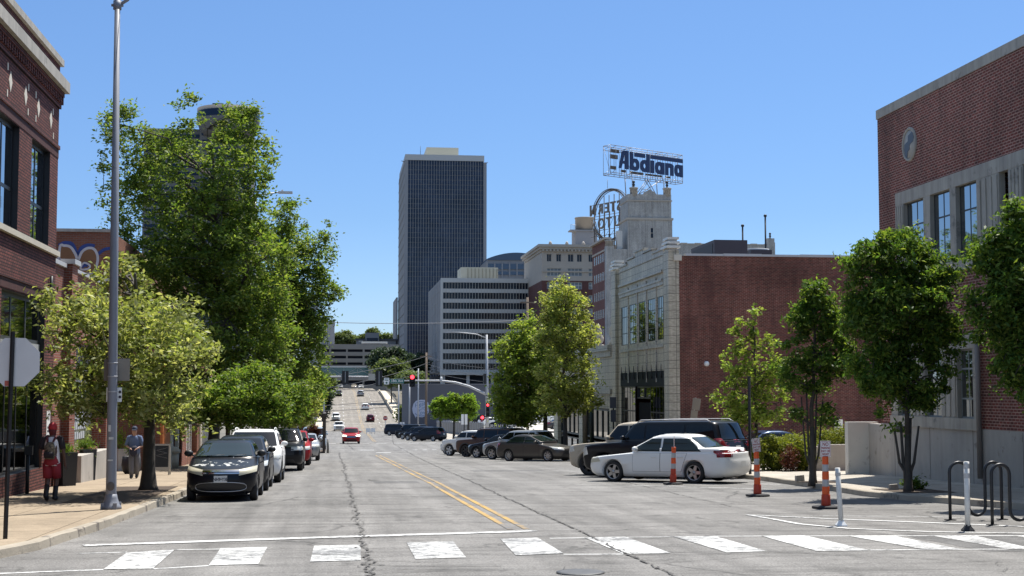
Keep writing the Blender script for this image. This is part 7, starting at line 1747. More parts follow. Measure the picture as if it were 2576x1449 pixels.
# bike racks
m_rack=mat('black_rack_tube',(.020,.020,.022),.4,.2)
def rack(pxs,y_,label,basepts,startdown=True,bx1=None):
    B=thing('bike_rack',label,'bike rack',(XY(pxs[0],y_),y_,gz(y_)))
    X=[XY(p,y_) for p in pxs]; z=gz(y_); H=1.08
    pts=[(X[0],y_,z+.01),(X[0],y_,z+.4)]
    up_=True
    for i in range(len(X)-1):
        c=(X[i]+X[i+1])/2; r=(X[i+1]-X[i])/2
        if up_:
            for k in range(0,11): a=math.pi*(1-k/10); pts.append((c+r*math.cos(a),y_,z+H-r+r*math.sin(a)))
        else:
            for k in range(0,11): a=math.pi*(1+k/10); pts.append((c+r*math.cos(a),y_,z+.09+r+r*math.sin(a)))
        up_=not up_
    if not up_: pts+= [(X[-1],y_,z+.4),(X[-1],y_,z+.01)]
    part(B,'tube',m_rack,lambda mb:mb.tube(pts,.030,12))
    for bxp in [X[0]]+([X[-1]] if not up_ else []): part(B,'foot_plate',m_rack,lambda mb:mb.box(bxp-.09,bxp+.09,y_-.07,y_+.07,z+.004,z+.018))
    return X
p=G(2384,1309); rack([2384,2431,2472.5,2513.5],p[1],'black wave bike rack partly hidden by the white flexible post',None)
p=G(2489,1322); rack([2489,2534,2580,2627,2672,2716],p[1],'black wave bike rack nearer the camera, cut by the frame',None)
# hedge, shrubs
HG='clipped hedge bushes at the planter bed'
for px,Y,w,h_,lab in ((1930,50.5,.62,1.12,'clipped bush next to the thin dark post, hedge end'),(1962,50.8,.55,1.1,'clipped golden bush, second from the hedge end'),(1992,50.5,.5,1.05,'clipped bush in mid hedge beside the reddish shrub'),(2016,50.2,.45,1.0,'clipped bush just before the planter wall pier'),(2040,51,.45,.95,'clipped bush tucked behind the slim tree trunk')):
    p=PY(px,1150,Y); bush('hedge_bush',lab,(p[0],Y,gz(Y)+.14),(w,.6,h_*.55),110,46,.085,l_hedge,.09,'hedge',HG,3)
for px,Y,w,h_,lab in ((2010,58,.9,.9,'rear hedge bush before the blue car'),(2070,57.5,1.0,1.05,'rear hedge bush left of the concrete wing wall'.replace('left of','short of')),(2118,57,.9,1.1,'rear hedge bush meeting the concrete wing wall')):
    p=PY(px,1150,Y); bush('hedge_bush',lab,(p[0],Y,gz(Y)+.35),(w,.7,h_*.6),130,44,.09,l_hedge,.1,'hedge',HG,3)
p=PY(1990,1165,49.6); bush('red_shrub','small dark reddish shrub at the foot of the hedge',(p[0],49.6,gz(49.6)+.14),(.3,.3,.45),40,34,.07,l_red)
p=G(2300,1232,.14); bush('ground_shrub','low dark green plant at the foot of the upright tree',(p[0],p[1],gz(p[1])+.14),(.28,.2,.14),30,30,.07,l_dark,.05)
mb=MB()
def stone(px,py,s,lab):
    x,y,z=gpt(px,py); B=thing('concrete_block',lab,'block',(x,y,z)); part(B,'block',m_stone,lambda mb:mb.add([(x-.5*s,y-.3*s,z),(x+.5*s,y-.3*s,z),(x+.5*s,y+.3*s,z),(x-.5*s,y+.3*s,z),(x-.48*s,y-.3*s,z+.62*s),(x+.42*s,y-.3*s,z+.7*s),(x+.46*s,y+.3*s,z+.68*s),(x-.5*s,y+.28*s,z+.6*s)],[(0,3,2,1),(4,5,6,7),(0,1,5,4),(1,2,6,5),(2,3,7,6),(3,0,4,7)]))
stone(2012,1210,.25,'rough concrete block beside the slim tree'); stone(2248,1233,.22,'small concrete block beside the upright tree')
# thin dark post & leaning sign backs
Y=46.5; x=XY(1885,Y); z=gz(Y)+.14; zt=float(PY(1885,949,Y)[2]); B=thing('sign_post','thin dark square post in front of the airy tree','post',(x,Y,z))
part(B,'post',m_dkmetal,lambda mb:mb.tube([(x,Y,z),(x,Y,zt)],.05,4,sm=False)); part(B,'cap',m_dkmetal,lambda mb:mb.box(x-.05,x+.05,Y-.05,Y+.05,zt,zt+.03))
Y=60; x0=XY(1728,Y); B=thing('street_sign','pair of grey sign backs leaning on one bent post before the brick wall','sign',(x0,Y,gz(Y)+.14))
Ms=Matrix.Translation((x0,Y,gz(Y)+.14))@Matrix.Rotation(R(8),4,'Y'); h0=float(PY(1728,1058,Y)[2])-gz(Y)-.14
part(B,'post',m_steel,lambda mb:mb.box(-.03,.03,.01,.05,0,h0+1.0,0,Ms)); part(B,'plate',m_gb_,lambda mb:mb.box(-.14,.16,-.01,.0,h0,h0+.46,0,Ms)); part(B,'plate',m_gb_,lambda mb:mb.box(-.13,.22,-.013,-.003,h0+.48,h0+.98,0,Ms))
Y=80; x0=XY(1543,Y); B=thing('street_sign','two small dark signs on a black post before the terracotta shop','sign',(x0,Y,gz(Y)+.14)); z0=gz(Y)+.14
za=float(PY(1543,999,Y)[2])
part(B,'post',m_perf,lambda mb:mb.box(x0-.04,x0+.04,Y,Y+.06,z0,za)); m_sg=mat('dark_grey_sign',(.07,.07,.08),.6)
part(B,'plate',m_sg,lambda mb:mb.box(x0-.2,x0+.16,Y-.02,Y-.005,za-.62,za)); part(B,'plate',m_sg,lambda mb:mb.box(x0-.16,x0+.14,Y-.02,Y-.005,za-1.4,za-.72))
q=PY(2118,1072,67); B=thing('wall_sign','small white notice on a post before the old brick wall','sign',(q[0],67,gz(67)))
part(B,'plate',m_white,lambda mb:mb.box(q[0]-.38,q[0]+.05,67,67.02,q[2]-.36,q[2]+.32)); part(B,'post',m_steel,lambda mb:mb.box(q[0]-.2,q[0]-.15,67.03,67.07,gz(67),q[2]+.2))
def f(mb):
    for k in range(3): mb.box(q[0]-.32,q[0]+.0,66.99,66.998,q[2]-.02-.12*k,q[2]+.03-.12*k)
part(B,'print',mat('blue_print',(.1,.12,.2),.7),f)
# blue car in the side lot
t,h=car('parked_car','dark blue sedan in the side lot behind the hedge','car',V2(SEDAN,L=4.9),(XY(1958,62),62,gz(62)+.12),82,p_blue,group='cars in the side lot')
# poles at mid distance
def wpole(px,Y,py_top,r,label,mt=m_wood,arm=None,nm='utility_pole'):
    x=XY(px,Y); z=gz(Y); zt=float(PY(px,py_top,Y)[2]); B=thing(nm,label,'pole',(x,Y,z))
    part(B,'pole',mt,lambda mb:mb.tube([(x,Y,z-.1),(x,Y,zt)],[r,r*.75],8))
    if arm: part(B,'crossarm',mt,lambda mb:mb.box(x-arm,x+arm,Y-.18,Y-.08,zt-.7,zt-.55)); 
    return Vector((x,Y,zt))
u1=wpole(1072,240,887,.22,'brown wooden utility pole beside the speech bubble mural',m_wood,1.0)
u2=wpole(1327,172,748,.19,'tall grey-brown wooden pole behind the rounder green tree',m_wood,.9)
u3=wpole(1472,89,1000,.16,'stout wooden pole beside the taller pale tree',m_wood)
wpole(1489,90,985,.15,'dark green steel column beside the stout wooden pole',mat('dark_green_paint',(.015,.022,.022),.5),None,'steel_column')
wpole(1052,236,927,.13,'slim pale pole crossing the speech bubble mural',m_steel,None,'steel_pole'); wpole(1030,238,965,.16,'grey pole at the edge of the mural wall',m_steel,None,'steel_pole'); wpole(1003,250,968,.12,'thin grey pole beside the bridge rail',m_steel,None,'steel_pole')
wpole(815,160,948,.10,'thin grey pole with small box beside the bridge footway',m_steel,None,'steel_pole')
wpole(1313,215,1040,.13,'short grey pole in front of the raised lot',m_steel,None,'steel_pole'); wpole(1288,200,1000,.16,'plain grey steel pole right of the signal mast'.replace('right of','past'),m_steel,None,'steel_pole')
# wires
m_wire=mat('cable',(.05,.05,.055),.6); m_wirel=mat('pale_cable',(.22,.22,.23),.6)
def wire(p,q,sag,r,label,mt=m_wire,grp='overhead cables'):
    P=[]
    for i in range(13):
        u=i/12; P.append(tuple(Vector(p).lerp(Vector(q),u)-Vector((0,0,sag*4*u*(1-u)))))
    mb=MB(); mb.tube(P,r,4); o=mb.build('overhead_cable',mt,None,loc=P[0]); tag(o,label,'cable',grp)
wire(PY(790,809,240),PY(1312,806,174),.35,.045,'long single cable crossing the sky between the towers',m_wirel)
wire(u1-Vector((0,0,.6)),PY(1215,985-60,182),.3,.03,'upper cable from the wooden pole to the signal mast'); wire(u1-Vector((0,0,1.8)),PY(1215,945,182),.3,.03,'middle cable from the wooden pole to the signal mast'); wire(u1-Vector((0,0,3)),PY(1215,960,182),.2,.03,'lower cable from the wooden pole to the signal mast')
wire(u1-Vector((0,0,.6)),PY(770,955,150),.4,.03,'upper cable from the wooden pole toward the large trees'); wire(u1-Vector((0,0,1.8)),PY(760,985,150),.5,.03,'middle cable from the wooden pole toward the large trees'); wire(u1-Vector((0,0,3.2)),PY(740,1000,150),.3,.03,'lower cable from the wooden pole toward the large trees')
wire(PY(800,1021,300),PY(1000,1003,330),.2,.05,'cable hanging low across the bridge'); wire(PY(800,1034,290),PY(1010,1020,320),.2,.05,'second cable hanging low across the bridge')
wire(PY(1215,930,182),PY(1420,880,150),.3,.03,'cable from the signal mast into the pale trees')
# signal masts
m_sigb=mat('signal_black',(.010,.011,.013),.5)
def head(B,px,py0,py1,Y,facing,w=.42,lit=None):
    a=PY(px,py0,Y);b_=PY(px,py1,Y); h_=a[2]-b_[2]
    o=part(B,'signal_head',m_sigb,lambda mb:mb.box(a[0]-w/2,a[0]+w/2,Y-.2,Y+.02,b_[2],a[2]))
    for k in range(3):
        zz=a[2]-h_*(k+.5)/3
        if facing:
            part(o,'lens',mat('red_signal_light',(1,.035,.05),.3,emis=3.0) if k==lit else m_black,lambda mb:mb.lathe([(0,.02),(w*.33,.012),(w*.36,0)],14,M=frame((a[0],Y-.2,zz),(1,0,0),(0,0,1)),cap=False))
            part(o,'visor',m_sigb,lambda mb:mb.lathe([(w*.4,0),(w*.4,.2)],12,M=frame((a[0],Y-.2,zz),(1,0,0),(0,0,1)),cap=False))
    return o
Y=182; x=XY(1226,Y); z=gz(Y)+.1; zt=float(PY(1222,842,Y)[2])
B=thing('traffic_signal','curved steel signal mast with red light, street name sign and lamp arm','traffic signal',(x,Y,z))
part(B,'mast',m_steel,lambda mb:mb.tube([(x,Y,z),(x-.1,Y,zt)],[.24,.14],12))
arm=[(1223,992),(1210,986),(1180,972),(1145,962),(1105,957.6),(1045,957.6),(963,959)]
part(B,'mast_arm',m_steel,lambda mb:mb.tube([PY(a,b_,Y) for a,b_ in arm],[.17,.165,.15,.14,.12,.10,.07],8))
part(B,'lamp_arm',m_steel,lambda mb:(mb.tube([PY(a,b_,Y) for a,b_ in ((1222,850),(1200,841),(1165,837),(1132,835.5))],.06,6),mb.box(XY(1118,Y),XY(1134,Y),Y-.15,Y+.15,float(PY(1130,837,Y)[2]),float(PY(1130,834,Y)[2]))))
head(B,1037,944,973,Y-.2,True,.72,0); head(B,1226.5,1013,1049,Y-.3,True,.44,0)
a=PY(1212,1045,Y);
o=part(B,'signal_head',m_sigb,lambda mb:mb.box(a[0]-.32,a[0]+.32,Y-.5,Y-.1,a[2]-.62,a[2]+.1)); part(o,'lens',mat('red_signal_light',(1,.035,.05),.3,emis=3.0),lambda mb:mb.lathe([(0,.02),(.2,.0)],12,M=frame((a[0]+.02,Y-.51,a[2]-.26),(1,0,0),(0,0,1)),cap=False))
part(B,'signal_head',m_sigb,lambda mb:mb.box(XY(1216,Y),XY(1222,Y),Y-.3,Y+.4,float(PY(1219,966,Y)[2]),float(PY(1219,940,Y)[2])))
p0=PY(981,953,Y-.2);p1=PY(1016.5,964.5,Y-.2)
o=part(B,'street_name_sign',mat('street_sign_green',(.0,.11,.085),.5),lambda mb:mb.box(p0[0],p1[0],Y-.22,Y-.2,p1[2],p0[2]))
def f(mb):
    M4=Matrix.Translation(((p0[0]+p1[0])/2,Y-.235,(p0[2]+p1[2])/2+.02))@Matrix.Rotation(R(90),4,'X'); put_text(mb,'18th Ave',.42,M4,0,weight=.006)
    for c_ in (p0[2]-.05,p1[2]+.02): mb.box(p0[0]+.03,p1[0]-.03,Y-.23,Y-.224,c_,c_+.03)
part(o,'lettering',m_white,f,normals=False)
p0=PY(966,950.5,Y-.2);p1=PY(979,967,Y-.2); o=part(B,'lane_sign',m_white,lambda mb:mb.box(p0[0],p1[0],Y-.22,Y-.2,p1[2],p0[2]))
def f(mb):
    for k in range(2): mb.box(p0[0]+.1,p1[0]-.1,Y-.228,Y-.222,p0[2]-.18-.17*k,p0[2]-.10-.17*k)
    mb.lathe([(0,.004),(.13,.004)],12,M=frame(((p0[0]+p1[0])/2,Y-.222,p1[2]+.2),(1,0,0),(0,0,1)),cap=False)
part(o,'symbol',mat('sign_dark_green',(.02,.10,.07),.6),f)
p0=PY(1130,948,Y); part(B,'camera',m_white,lambda mb:mb.lathe([(0,-.2),(.13,-.1),(.15,.05),(.1,.18),(0,.22)],10,M=Matrix.Translation(PY(1110,952,Y))))
Y=152; x=XY(764,Y); z=gz(Y)
B=thing('traffic_signal','signal mast arm with two black signal backs reaching from the large trees','traffic signal',(x,Y,z))
part(B,'mast',m_steel,lambda mb:mb.tube([(x,Y,z),(x,Y,float(PY(764,940,Y)[2]))],[.2,.14],10))
part(B,'mast_arm',m_steel,lambda mb:(mb.tube([PY(a,b_,Y) for a,b_ in ((764,975),(776,958),(790,951.5),(818,948),(880,947.5),(963,948))],[.14,.13,.12,.10,.08,.06],8),))
for px,a_,b_ in ((868.5,933,966),(953.5,932,972)):
    q0=PY(px-8.3,a_,Y);q1=PY(px+8.3,b_,Y); zm_=float(PY(px,948,Y)[2])
    o=part(B,'signal_head',m_sigb,lambda mb:(mb.box(q0[0],(q0[0]+q1[0])/2-.03,Y-.12,Y+.1,q1[2],q0[2]),mb.box((q0[0]+q1[0])/2+.03,q1[0],Y-.12,Y+.1,q1[2],q0[2])))
    part(o,'bracket',m_steel,lambda mb:mb.box((q0[0]+q1[0])/2-.03,(q0[0]+q1[0])/2+.03,Y-.15,Y-.08,q1[2]+.15,q0[2]-.1))
q0=PY(926.6,940,Y);q1=PY(943,957,Y); part(B,'sign_back',mat('pale_sign_back',(.42,.40,.35),.6),lambda mb:mb.box(q0[0],q1[0],Y-.14,Y-.12,q1[2],q0[2]))
# stop sign on the island
Y=222; x=XY(969.5,Y); z=gz(Y); B=thing('stop_sign','small red stop sign facing the camera beside the bridge approach','sign',(x,Y,z)); c=PY(969.5,1052,Y)
part(B,'post',m_steel,lambda mb:mb.bar((x,Y,z),(x,Y,c[2]),.05,n=6))
part(B,'plate',mat('stop_red',(.42,.035,.03),.5),lambda mb:mb.prism([(x+.37*math.cos(R(22.5+45*k)),Y-.06,c[2]+.37*math.sin(R(22.5+45*k))) for k in range(8)],(0,.02,0)))
part(B,'lettering',m_white,lambda mb:put_text(mb,'STOP',.26,Matrix.Translation((x,Y-.07,c[2]))@Matrix.Rotation(R(90),4,'X'),0,weight=.006),normals=False)
# signs near junction
for px,Y,py0,py1,lab in ((1168,166,1042,1068,'white double sign back on a black post beyond the junction'),(1012,225,1062,1085,'small white sign back near the bridge rail')):
    x=XY(px,Y); B=thing('street_sign',lab,'sign',(x,Y,gz(Y))); a=PY(px,py0,Y);b_=PY(px,py1,Y)
    part(B,'post',m_perf,lambda mb:mb.bar((x,Y,gz(Y)),(x,Y,a[2]),.06,n=6)); part(B,'plate',m_white,lambda mb:mb.box(x-.36,x-.05,Y-.08,Y-.06,b_[2],a[2])); part(B,'plate',m_white,lambda mb:mb.box(x+.05,x+.36,Y-.08,Y-.06,b_[2],a[2]))
# cobra lamp by the large trees
Y=72; B=thing('street_lamp','street lamp arm with flat grey head sticking out from the tallest tree','lamp post',(XY(640,Y),Y,gz(Y)))
q=[PY(a,b_,Y) for a,b_ in ((640,1000),(642,500),(655,490),(700,484),)]
part(B,'pole',m_steel,lambda mb:mb.tube([(q[0][0],Y,gz(Y)),tuple(q[1])],[.11,.07],8)); part(B,'arm',m_steel,lambda mb:mb.tube([q[1],q[2],q[3]],.035,6))
e=PY(700,484,Y);e2=PY(736,485,Y); part(B,'lamp_head',m_alu,lambda mb:(mb.box(e[0],e2[0],Y-.14,Y+.14,e[2]-.05,e[2]+.05),mb.box(e[0]+.15,e[0]+.25,Y-.04,Y+.04,e[2]+.05,e[2]+.13)))
Y=330; B=thing('street_lamp','tiny street lamp arm in front of the grey slab building','lamp post',(XY(790,Y),Y,-3)); part(B,'pole',m_steel,lambda mb:mb.tube([(XY(791,Y),Y,-4),(XY(791,Y),Y,float(PY(790,846,Y)[2]))],.12,6)); part(B,'arm',m_steel,lambda mb:mb.tube([PY(791,846,Y),PY(803,842,Y),PY(817,843.5,Y)],.09,5))
# lot fence
B=thing('lot_fence','weathered grey slatted wall along the raised parking lot','fence',(XY(1104,250),250,gz(250)))
fa=Vector((XY(1100,246),246,0)); fb=Vector((XY(1215,186),186,0)); fc=Vector((XY(1300,180),180,0))
def slab(mb,a,b_,h0,h1,t=.15):
    d=(b_-a).normalized(); s=Vector((-d.y,d.x,0))*t/2
    v=[]
    for p,hh in ((a,h0),(b_,h1)):
        zz=gz(p.y); v+=[(p.x-s.x,p.y-s.y,zz-.5),(p.x+s.x,p.y+s.y,zz-.5),(p.x+s.x,p.y+s.y,zz+hh),(p.x-s.x,p.y-s.y,zz+hh)]
    mb.add(v,[(0,1,2,3),(4,7,6,5),(0,4,5,1),(1,5,6,2),(2,6,7,3),(3,7,4,0)])
m_fn=mat('weathered_slats',(.19,.185,.18),.85,0,.3,3)
part(B,'panel',m_fn,lambda mb:slab(mb,fa,fb,1.9,2.1)); part(B,'panel',m_fn,lambda mb:slab(mb,fb,fc,1.0,.9))
def f(mb):
    for k in range(25):
        p=fa.lerp(fb,k/24); zz=gz(p.y); mb.box(p.x-.1,p.x+.1,p.y-.14,p.y-.03,zz,zz+2.15)
    for k in range(18):
        p=fb.lerp(fc,k/17); zz=gz(p.y); mb.box(p.x-.05,p.x+.05,p.y-.14,p.y-.08,zz,zz+1.9)
part(B,'posts',m_steel,f)
B=thing('lot_fence','pale concrete low wall with red TRUCKS lettering in front of the lot','wall',(XY(1290,168),168,-4)); q0=PY(1285,1080,168);q1=PY(1325,1092,168)
part(B,'wall',m_white,lambda mb:mb.box(q0[0],q1[0],168,168.3,gz(168),q0[2])); part(B,'lettering',mat('faded_red',(.32,.05,.05),.7),lambda mb:put_text(mb,'TRUCKS',.62,Matrix.Translation((q0[0]*.55+q1[0]*.45,167.98,(q0[2]-.32)))@Matrix.Rotation(R(90),4,'X'),0),normals=False)
# barrier blocks
for px,lab in ((927,'small white barrier panel on the bridge approach'),(939,'second white barrier panel beside it nearer the stop sign')):
    Y=232; x=XY(px,Y); B=thing('barrier',lab,'barrier',(x,Y,gz(Y)),0,'white barrier panels'); part(B,'panel',m_white,lambda mb:mb.box(x-.35,x+.35,Y,Y+.08,gz(Y)+.35,gz(Y)+.95)); part(B,'leg',m_steel,lambda mb:(mb.box(x-.3,x-.24,Y+.01,Y+.07,gz(Y),gz(Y)+.35))); part(B,'leg',m_steel,lambda mb:(mb.box(x+.24,x+.3,Y+.01,Y+.07,gz(Y),gz(Y)+.35)))
# parklet
p=G(819,1140); Y=p[1]; x1=XY(819,Y); x0=x1-3.1; z=gz(Y); zt=float(PY(819,1040,Y)[2])
B=thing('parklet','brown timber parklet frame with posts and roof beam standing in the parking lane','parklet',(x0,Y,z))
m_tim=mat('dark_brown_timber',(.055,.042,.035),.7,0,.2,3)
for xx in (x0,x1-.2):
    part(B,'post',m_tim,lambda mb:mb.box(xx,xx+.2,Y,Y+.2,z,zt-.25)); part(B,'post',m_tim,lambda mb:mb.box(xx,xx+.2,Y+7,Y+7.2,gz(Y+7),zt-.25))
part(B,'beam',m_tim,lambda mb:mb.box(x0-.1,x1+.1,Y-.05,Y+.25,zt-.25,zt)); part(B,'beam',m_tim,lambda mb:mb.box(x0-.1,x1+.1,Y+6.95,Y+7.25,zt-.25,zt)); part(B,'beam',m_tim,lambda mb:(mb.box(x0,x0+.2,Y+.25,Y+6.95,zt-.25,zt-.01))); part(B,'beam',m_tim,lambda mb:(mb.box(x1-.2,x1,Y+.25,Y+6.95,zt-.25,zt-.01)))
part(B,'deck',m_wood,lambda mb:mb.add([(x0,Y,gz(Y)+.12),(x1,Y,gz(Y)+.12),(x1,Y+7.2,gz(Y+7.2)+.12),(x0,Y+7.2,gz(Y+7.2)+.12)],[(0,1,2,3)]))
def f(mb):
    for k in range(9): xx=x0+.25+(x1-x0-.5)*k/8; mb.box(xx-.02,xx+.02,Y+.08,Y+.12,z+.12,z+1.1)
    mb.box(x0+.2,x1-.2,Y+.07,Y+.13,z+1.1,z+1.16); mb.bar((x1-1.3,Y+.1,z+.2),(x1-.2,Y+.1,z+.95),.05,n=4)
part(B,'railing',m_tim,f)
for dx,lab in ((.9,'red leaved shrub at the parklet railing, nearer its timber corner post'),(2.2,'red leaved shrub deeper inside the parklet')):
    bush('red_shrub',lab,(x1-dx,Y+.6+dx*.3,z+.5),(.42,.4,.85),70,44,.12,l_red,.13,'shrub','red leaved shrubs in the parklet')
x_=x1-.9; B=thing('planter','pale concrete trough holding the parklet shrub','planter',(x_,Y+.5,z)); part(B,'trough',m_conc,lambda mb:mb.box(x_-.45,x_+.35,Y+.35,Y+.8,z+.12,z+.62)); part(B,'soil',m_soil,lambda mb:mb.box(x_-.4,x_+.3,Y+.4,Y+.75,z+.62,z+.64))
x_=XY(826,Y); B=thing('bollard','plain grey bollard beside the parklet post','bollard',(x_,Y-.1,z)); part(B,'post',mat('grey_bollard',(.22,.21,.19),.7),lambda mb:mb.tube([(x_,Y-.1,z),(x_,Y-.1,z+1.0)],.09,10)); part(B,'cap',m_steel,lambda mb:mb.lathe([(.095,1.0),(.06,1.05),(0,1.06)],10,M=Matrix.Translation((x_,Y-.1,z))))
# ---------------------------------------------------------------- people
def skin(name,chain_verts,edges,radii,m,parent,sub=2):
    me=bpy.data.meshes.new(name); me.from_pydata([tuple(v) for v in chain_verts],edges,[]); me.materials.append(m)
    o=bpy.data.objects.new(name,me); link(o,parent)
    md=o.modifiers.new('s','SKIN'); sb=o.modifiers.new('u','SUBSURF'); sb.levels=sub; sb.render_levels=sub
    for i,sv in enumerate(me.skin_vertices[0].data):
        sv.radius=(radii[i],radii[i]) if not isinstance(radii[i],tuple) else radii[i]
    me.skin_vertices[0].data[0].use_root=True
    bpy.context.view_layer.update(); dg=bpy.context.evaluated_depsgraph_get(); nm=bpy.data.meshes.new_from_object(o.evaluated_get(dg)); o.modifiers.clear(); o.data=nm; nm.name=name
    nm.materials.clear(); nm.materials.append(m)
    for p in nm.polygons: p.use_smooth=True
    return o
def loft(mb,rings,n=18,m=0,cap=True):
    V=[];k=len(rings)
    for (cx,cy,z,rx,ry) in rings:
        for i in range(n): a=2*math.pi*i/n; V.append((cx+rx*math.cos(a),cy+ry*math.sin(a),z))
    F=[(j*n+i,j*n+(i+1)%n,(j+1)*n+(i+1)%n,(j+1)*n+i) for j in range(k-1) for i in range(n)]
    if cap: F+= [tuple(range(n-1,-1,-1)),tuple((k-1)*n+i for i in range(n))]
    mb.add(V,F,m,True)
def person(label,loc,h,rz,J,sk,group=None):
    t=thing('person',label,'person',loc,rz,group,local=True); t.scale=(h/1.75,)*3
    V=[];E=[];Rd=[]
    def add(p,r,par=None):
        V.append(p);Rd.append(r); i=len(V)-1
        if par is not None: E.append((par,i))
        return i
    pel=add((0,0,.93),.13); sp=add((0,J.get('lean',0)*.4,1.10),.125,pel); ch=add((0,J.get('lean',0)*.8,1.30),.14,sp); nk=add((0,J.get('lean',0)+.0,1.47),.058,ch)
    hy=J.get('lean',0)+J.get('nod',0)
    h1=add((0,hy+.01,1.55),.075,nk); h2=add((0,hy+.02,1.64),.088,h1); h3=add((0,hy+.01,1.72),.06,h2)
    add((0,hy+.105,1.615),.016,h2)  # nose
    add((.082,hy,1.63),.018,h2); add((-.082,hy,1.63),.018,h2)
    for s in (1,-1):
        sh=add((.175*s,J.get('lean',0)*.9,1.405),.062,ch); el=add(J['el'][s],.042,sh); wr=add(J['wr'][s],.028,el)
        w=Vector(J['wr'][s]); d=(w-Vector(J['el'][s])).normalized(); pal=add(tuple(w+d*.07),.034,wr)
        side=Vector((0,1,0)).cross(d) if abs(d.y)<.9 else Vector((1,0,0)); side.normalize(); fw=d.cross(side).normalized()
        for k,(o_,l) in enumerate(((-.03,.07),(-.01,.08),(.01,.075),(.03,.06))):
            a=add(tuple(w+d*(.10+l*.45)+fw*o_+side*(-.008*s)),.0095,pal); add(tuple(w+d*(.10+l*.9)+fw*o_+side*(-.03*s)),.008,a)
        a=add(tuple(w+d*.06+fw*.045),.011,pal); add(tuple(w+d*.105+fw*.06-side*.01*s),.009,a)
        hp=add((.09*s,0,.88),.095,pel); kn=add(J['kn'][s],.062,hp); cf=add(tuple(Vector(J['kn'][s]).lerp(Vector(J['an'][s]),.35)),.055,kn); an=add(J['an'][s],.036,cf)
        f=Vector(J['an'][s]); fd=J.get('ft',{}).get(s,(0,.14,-.05)); add(tuple(f+Vector(fd)),.034,an)
    skin('body',V,E,Rd,sk,t); return t
def seglegs(t,nm,J,z_end,r0,r1,m,waist=(.165,.125)):
    mb=MB(); loft(mb,[(0,0,1.02,waist[0],waist[1]),(0,0,.95,waist[0]+.01,waist[1]+.015),(0,0,.86,waist[0]+.015,waist[1]+.02),(0,0,.80,waist[0]+.005,waist[1]+.01)])
    for s in (1,-1):
        kn=Vector(J['kn'][s]);an=Vector(J['an'][s]); hp=Vector((.09*s,0,.86)); pts=[hp,hp.lerp(kn,.5)]; rs=[r0,r0*.95]
        if z_end>=.4: pts.append(hp.lerp(kn,.92)); rs.append(r1)
        else: pts+= [kn,kn.lerp(an,.5),kn.lerp(an,1.0)]; rs+=[r0*.86,r0*.8,r1]
        mb.tube(pts,rs,14)
    return mb.build(nm,m,t,world=False)
def boots(t,J,m,hi=.16,sole=None):
    for s in (1,-1):
        an=Vector(J['an'][s]); kn=Vector(J['kn'][s]); fd=Vector(J.get('ft',{}).get(s,(0,.14,-.05))); up=(kn-an).normalized()
        mb=MB(); mb.tube([an+up*hi,an+up*.02,an-up*.04+fd*.1],[.058,.056,.055],12); mb.tube([an-fd*.45+Vector((0,0,-.045)),an+fd*.2+Vector((0,0,-.02)),an+fd*.8+Vector((0,0,-.0)),an+fd*1.15+Vector((0,0,-.0))],[.045,.058,.052,.03],12)
        mb.build('boot',m,t,world=False)
sk1=mat('skin_dark',(.10,.05,.034),.5); sk2=mat('skin_light',(.36,.20,.14),.5)
# walking man from behind
x,y,z=gpt(128,1261)
J={'el':{1:(.265,-.03,1.13),-1:(-.255,-.02,1.13)},'wr':{1:(.285,.03,.88),-1:(-.27,.06,.89)},'kn':{1:(.09,.10,.50),-1:(-.085,.02,.49)},'an':{1:(.07,.06,.10),-1:(-.06,-.20,.16)},'ft':{1:(0,.14,-.05),-1:(0,.10,-.11)},'lean':.02}
P1=person('man walking away in red cap, red shorts and white vest with camouflage backpack',(x,y,z),1.72,R(-4),J,sk1)
mb=MB(); loft(mb,[(0,.0,.80,.185,.135),(0,.0,.95,.18,.13),(0,.01,1.12,.168,.12),(0,.015,1.28,.178,.125),(0,.018,1.38,.165,.11),(0,.02,1.45,.09,.075)]); mb.build('vest',mat('white_cloth',(.80,.78,.79),.85,0,.08,9),P1,world=False)
mb=MB()
for s in (1,-1): mb.tube([(.10*s,.018,1.43),(.18*s,.015,1.40),Vector((.175*s,.015,1.405)).lerp(Vector(J['el'][s]),.55),Vector((.175*s,.015,1.405)).lerp(Vector(J['el'][s]),.86)],[.06,.078,.072,.070],14)
mb.build('sleeves',mat('black_cloth',(.018,.014,.018),.85),P1,world=False)
seglegs(P1,'shorts',J,.5,.115,.105,mat('red_cloth',(.26,.018,.03),.8,0,.15,8))
boots(P1,J,mat('black_boot',(.014,.013,.013),.6),.24)
mb=MB(); loft(mb,[(0,.02,1.60,.094,.108),(0,.02,1.66,.099,.112),(0,.015,1.72,.09,.10),(0,.01,1.765,.055,.062),(0,.01,1.775,.01,.01)],16); mb.box(-.07,.07,.10,.19,1.62,1.632); mb.build('cap',mat('red_cap',(.36,.02,.03),.75),P1,world=False)
mb=MB(); loft(mb,[(0,.03,1.47,.07,.075),(0,.02,1.53,.078,.09),(0,.0,1.57,.082,.10),(0,.0,1.61,.085,.10)],14); mb.build('neck_scarf',mat('dark_red_scarf',(.10,.015,.018),.85),P1,world=False)
def camo():
    m,t,b=newmat('camouflage_cloth'); tc=N(t,'ShaderNodeTexCoord'); f=noise(t,tc.outputs['Object'],9,3); c=ramp(t,f,[(.36,(.02,.018,.016)),(.45,(.09,.07,.045)),(.55,(.16,.13,.09)),(.62,(.045,.04,.03))]); t.links.new(c,b.inputs['Base Color']); b.inputs['Roughness'].default_value=.85; return m
mb=MB(); V=[]
loft(mb,[(0,-.185,.95,.10,.06),(0,-.20,.99,.118,.085),(0,-.205,1.12,.122,.09),(0,-.195,1.25,.112,.08),(0,-.17,1.33,.07,.05)],16); bp=mb.build('backpack',camo(),P1,world=False)
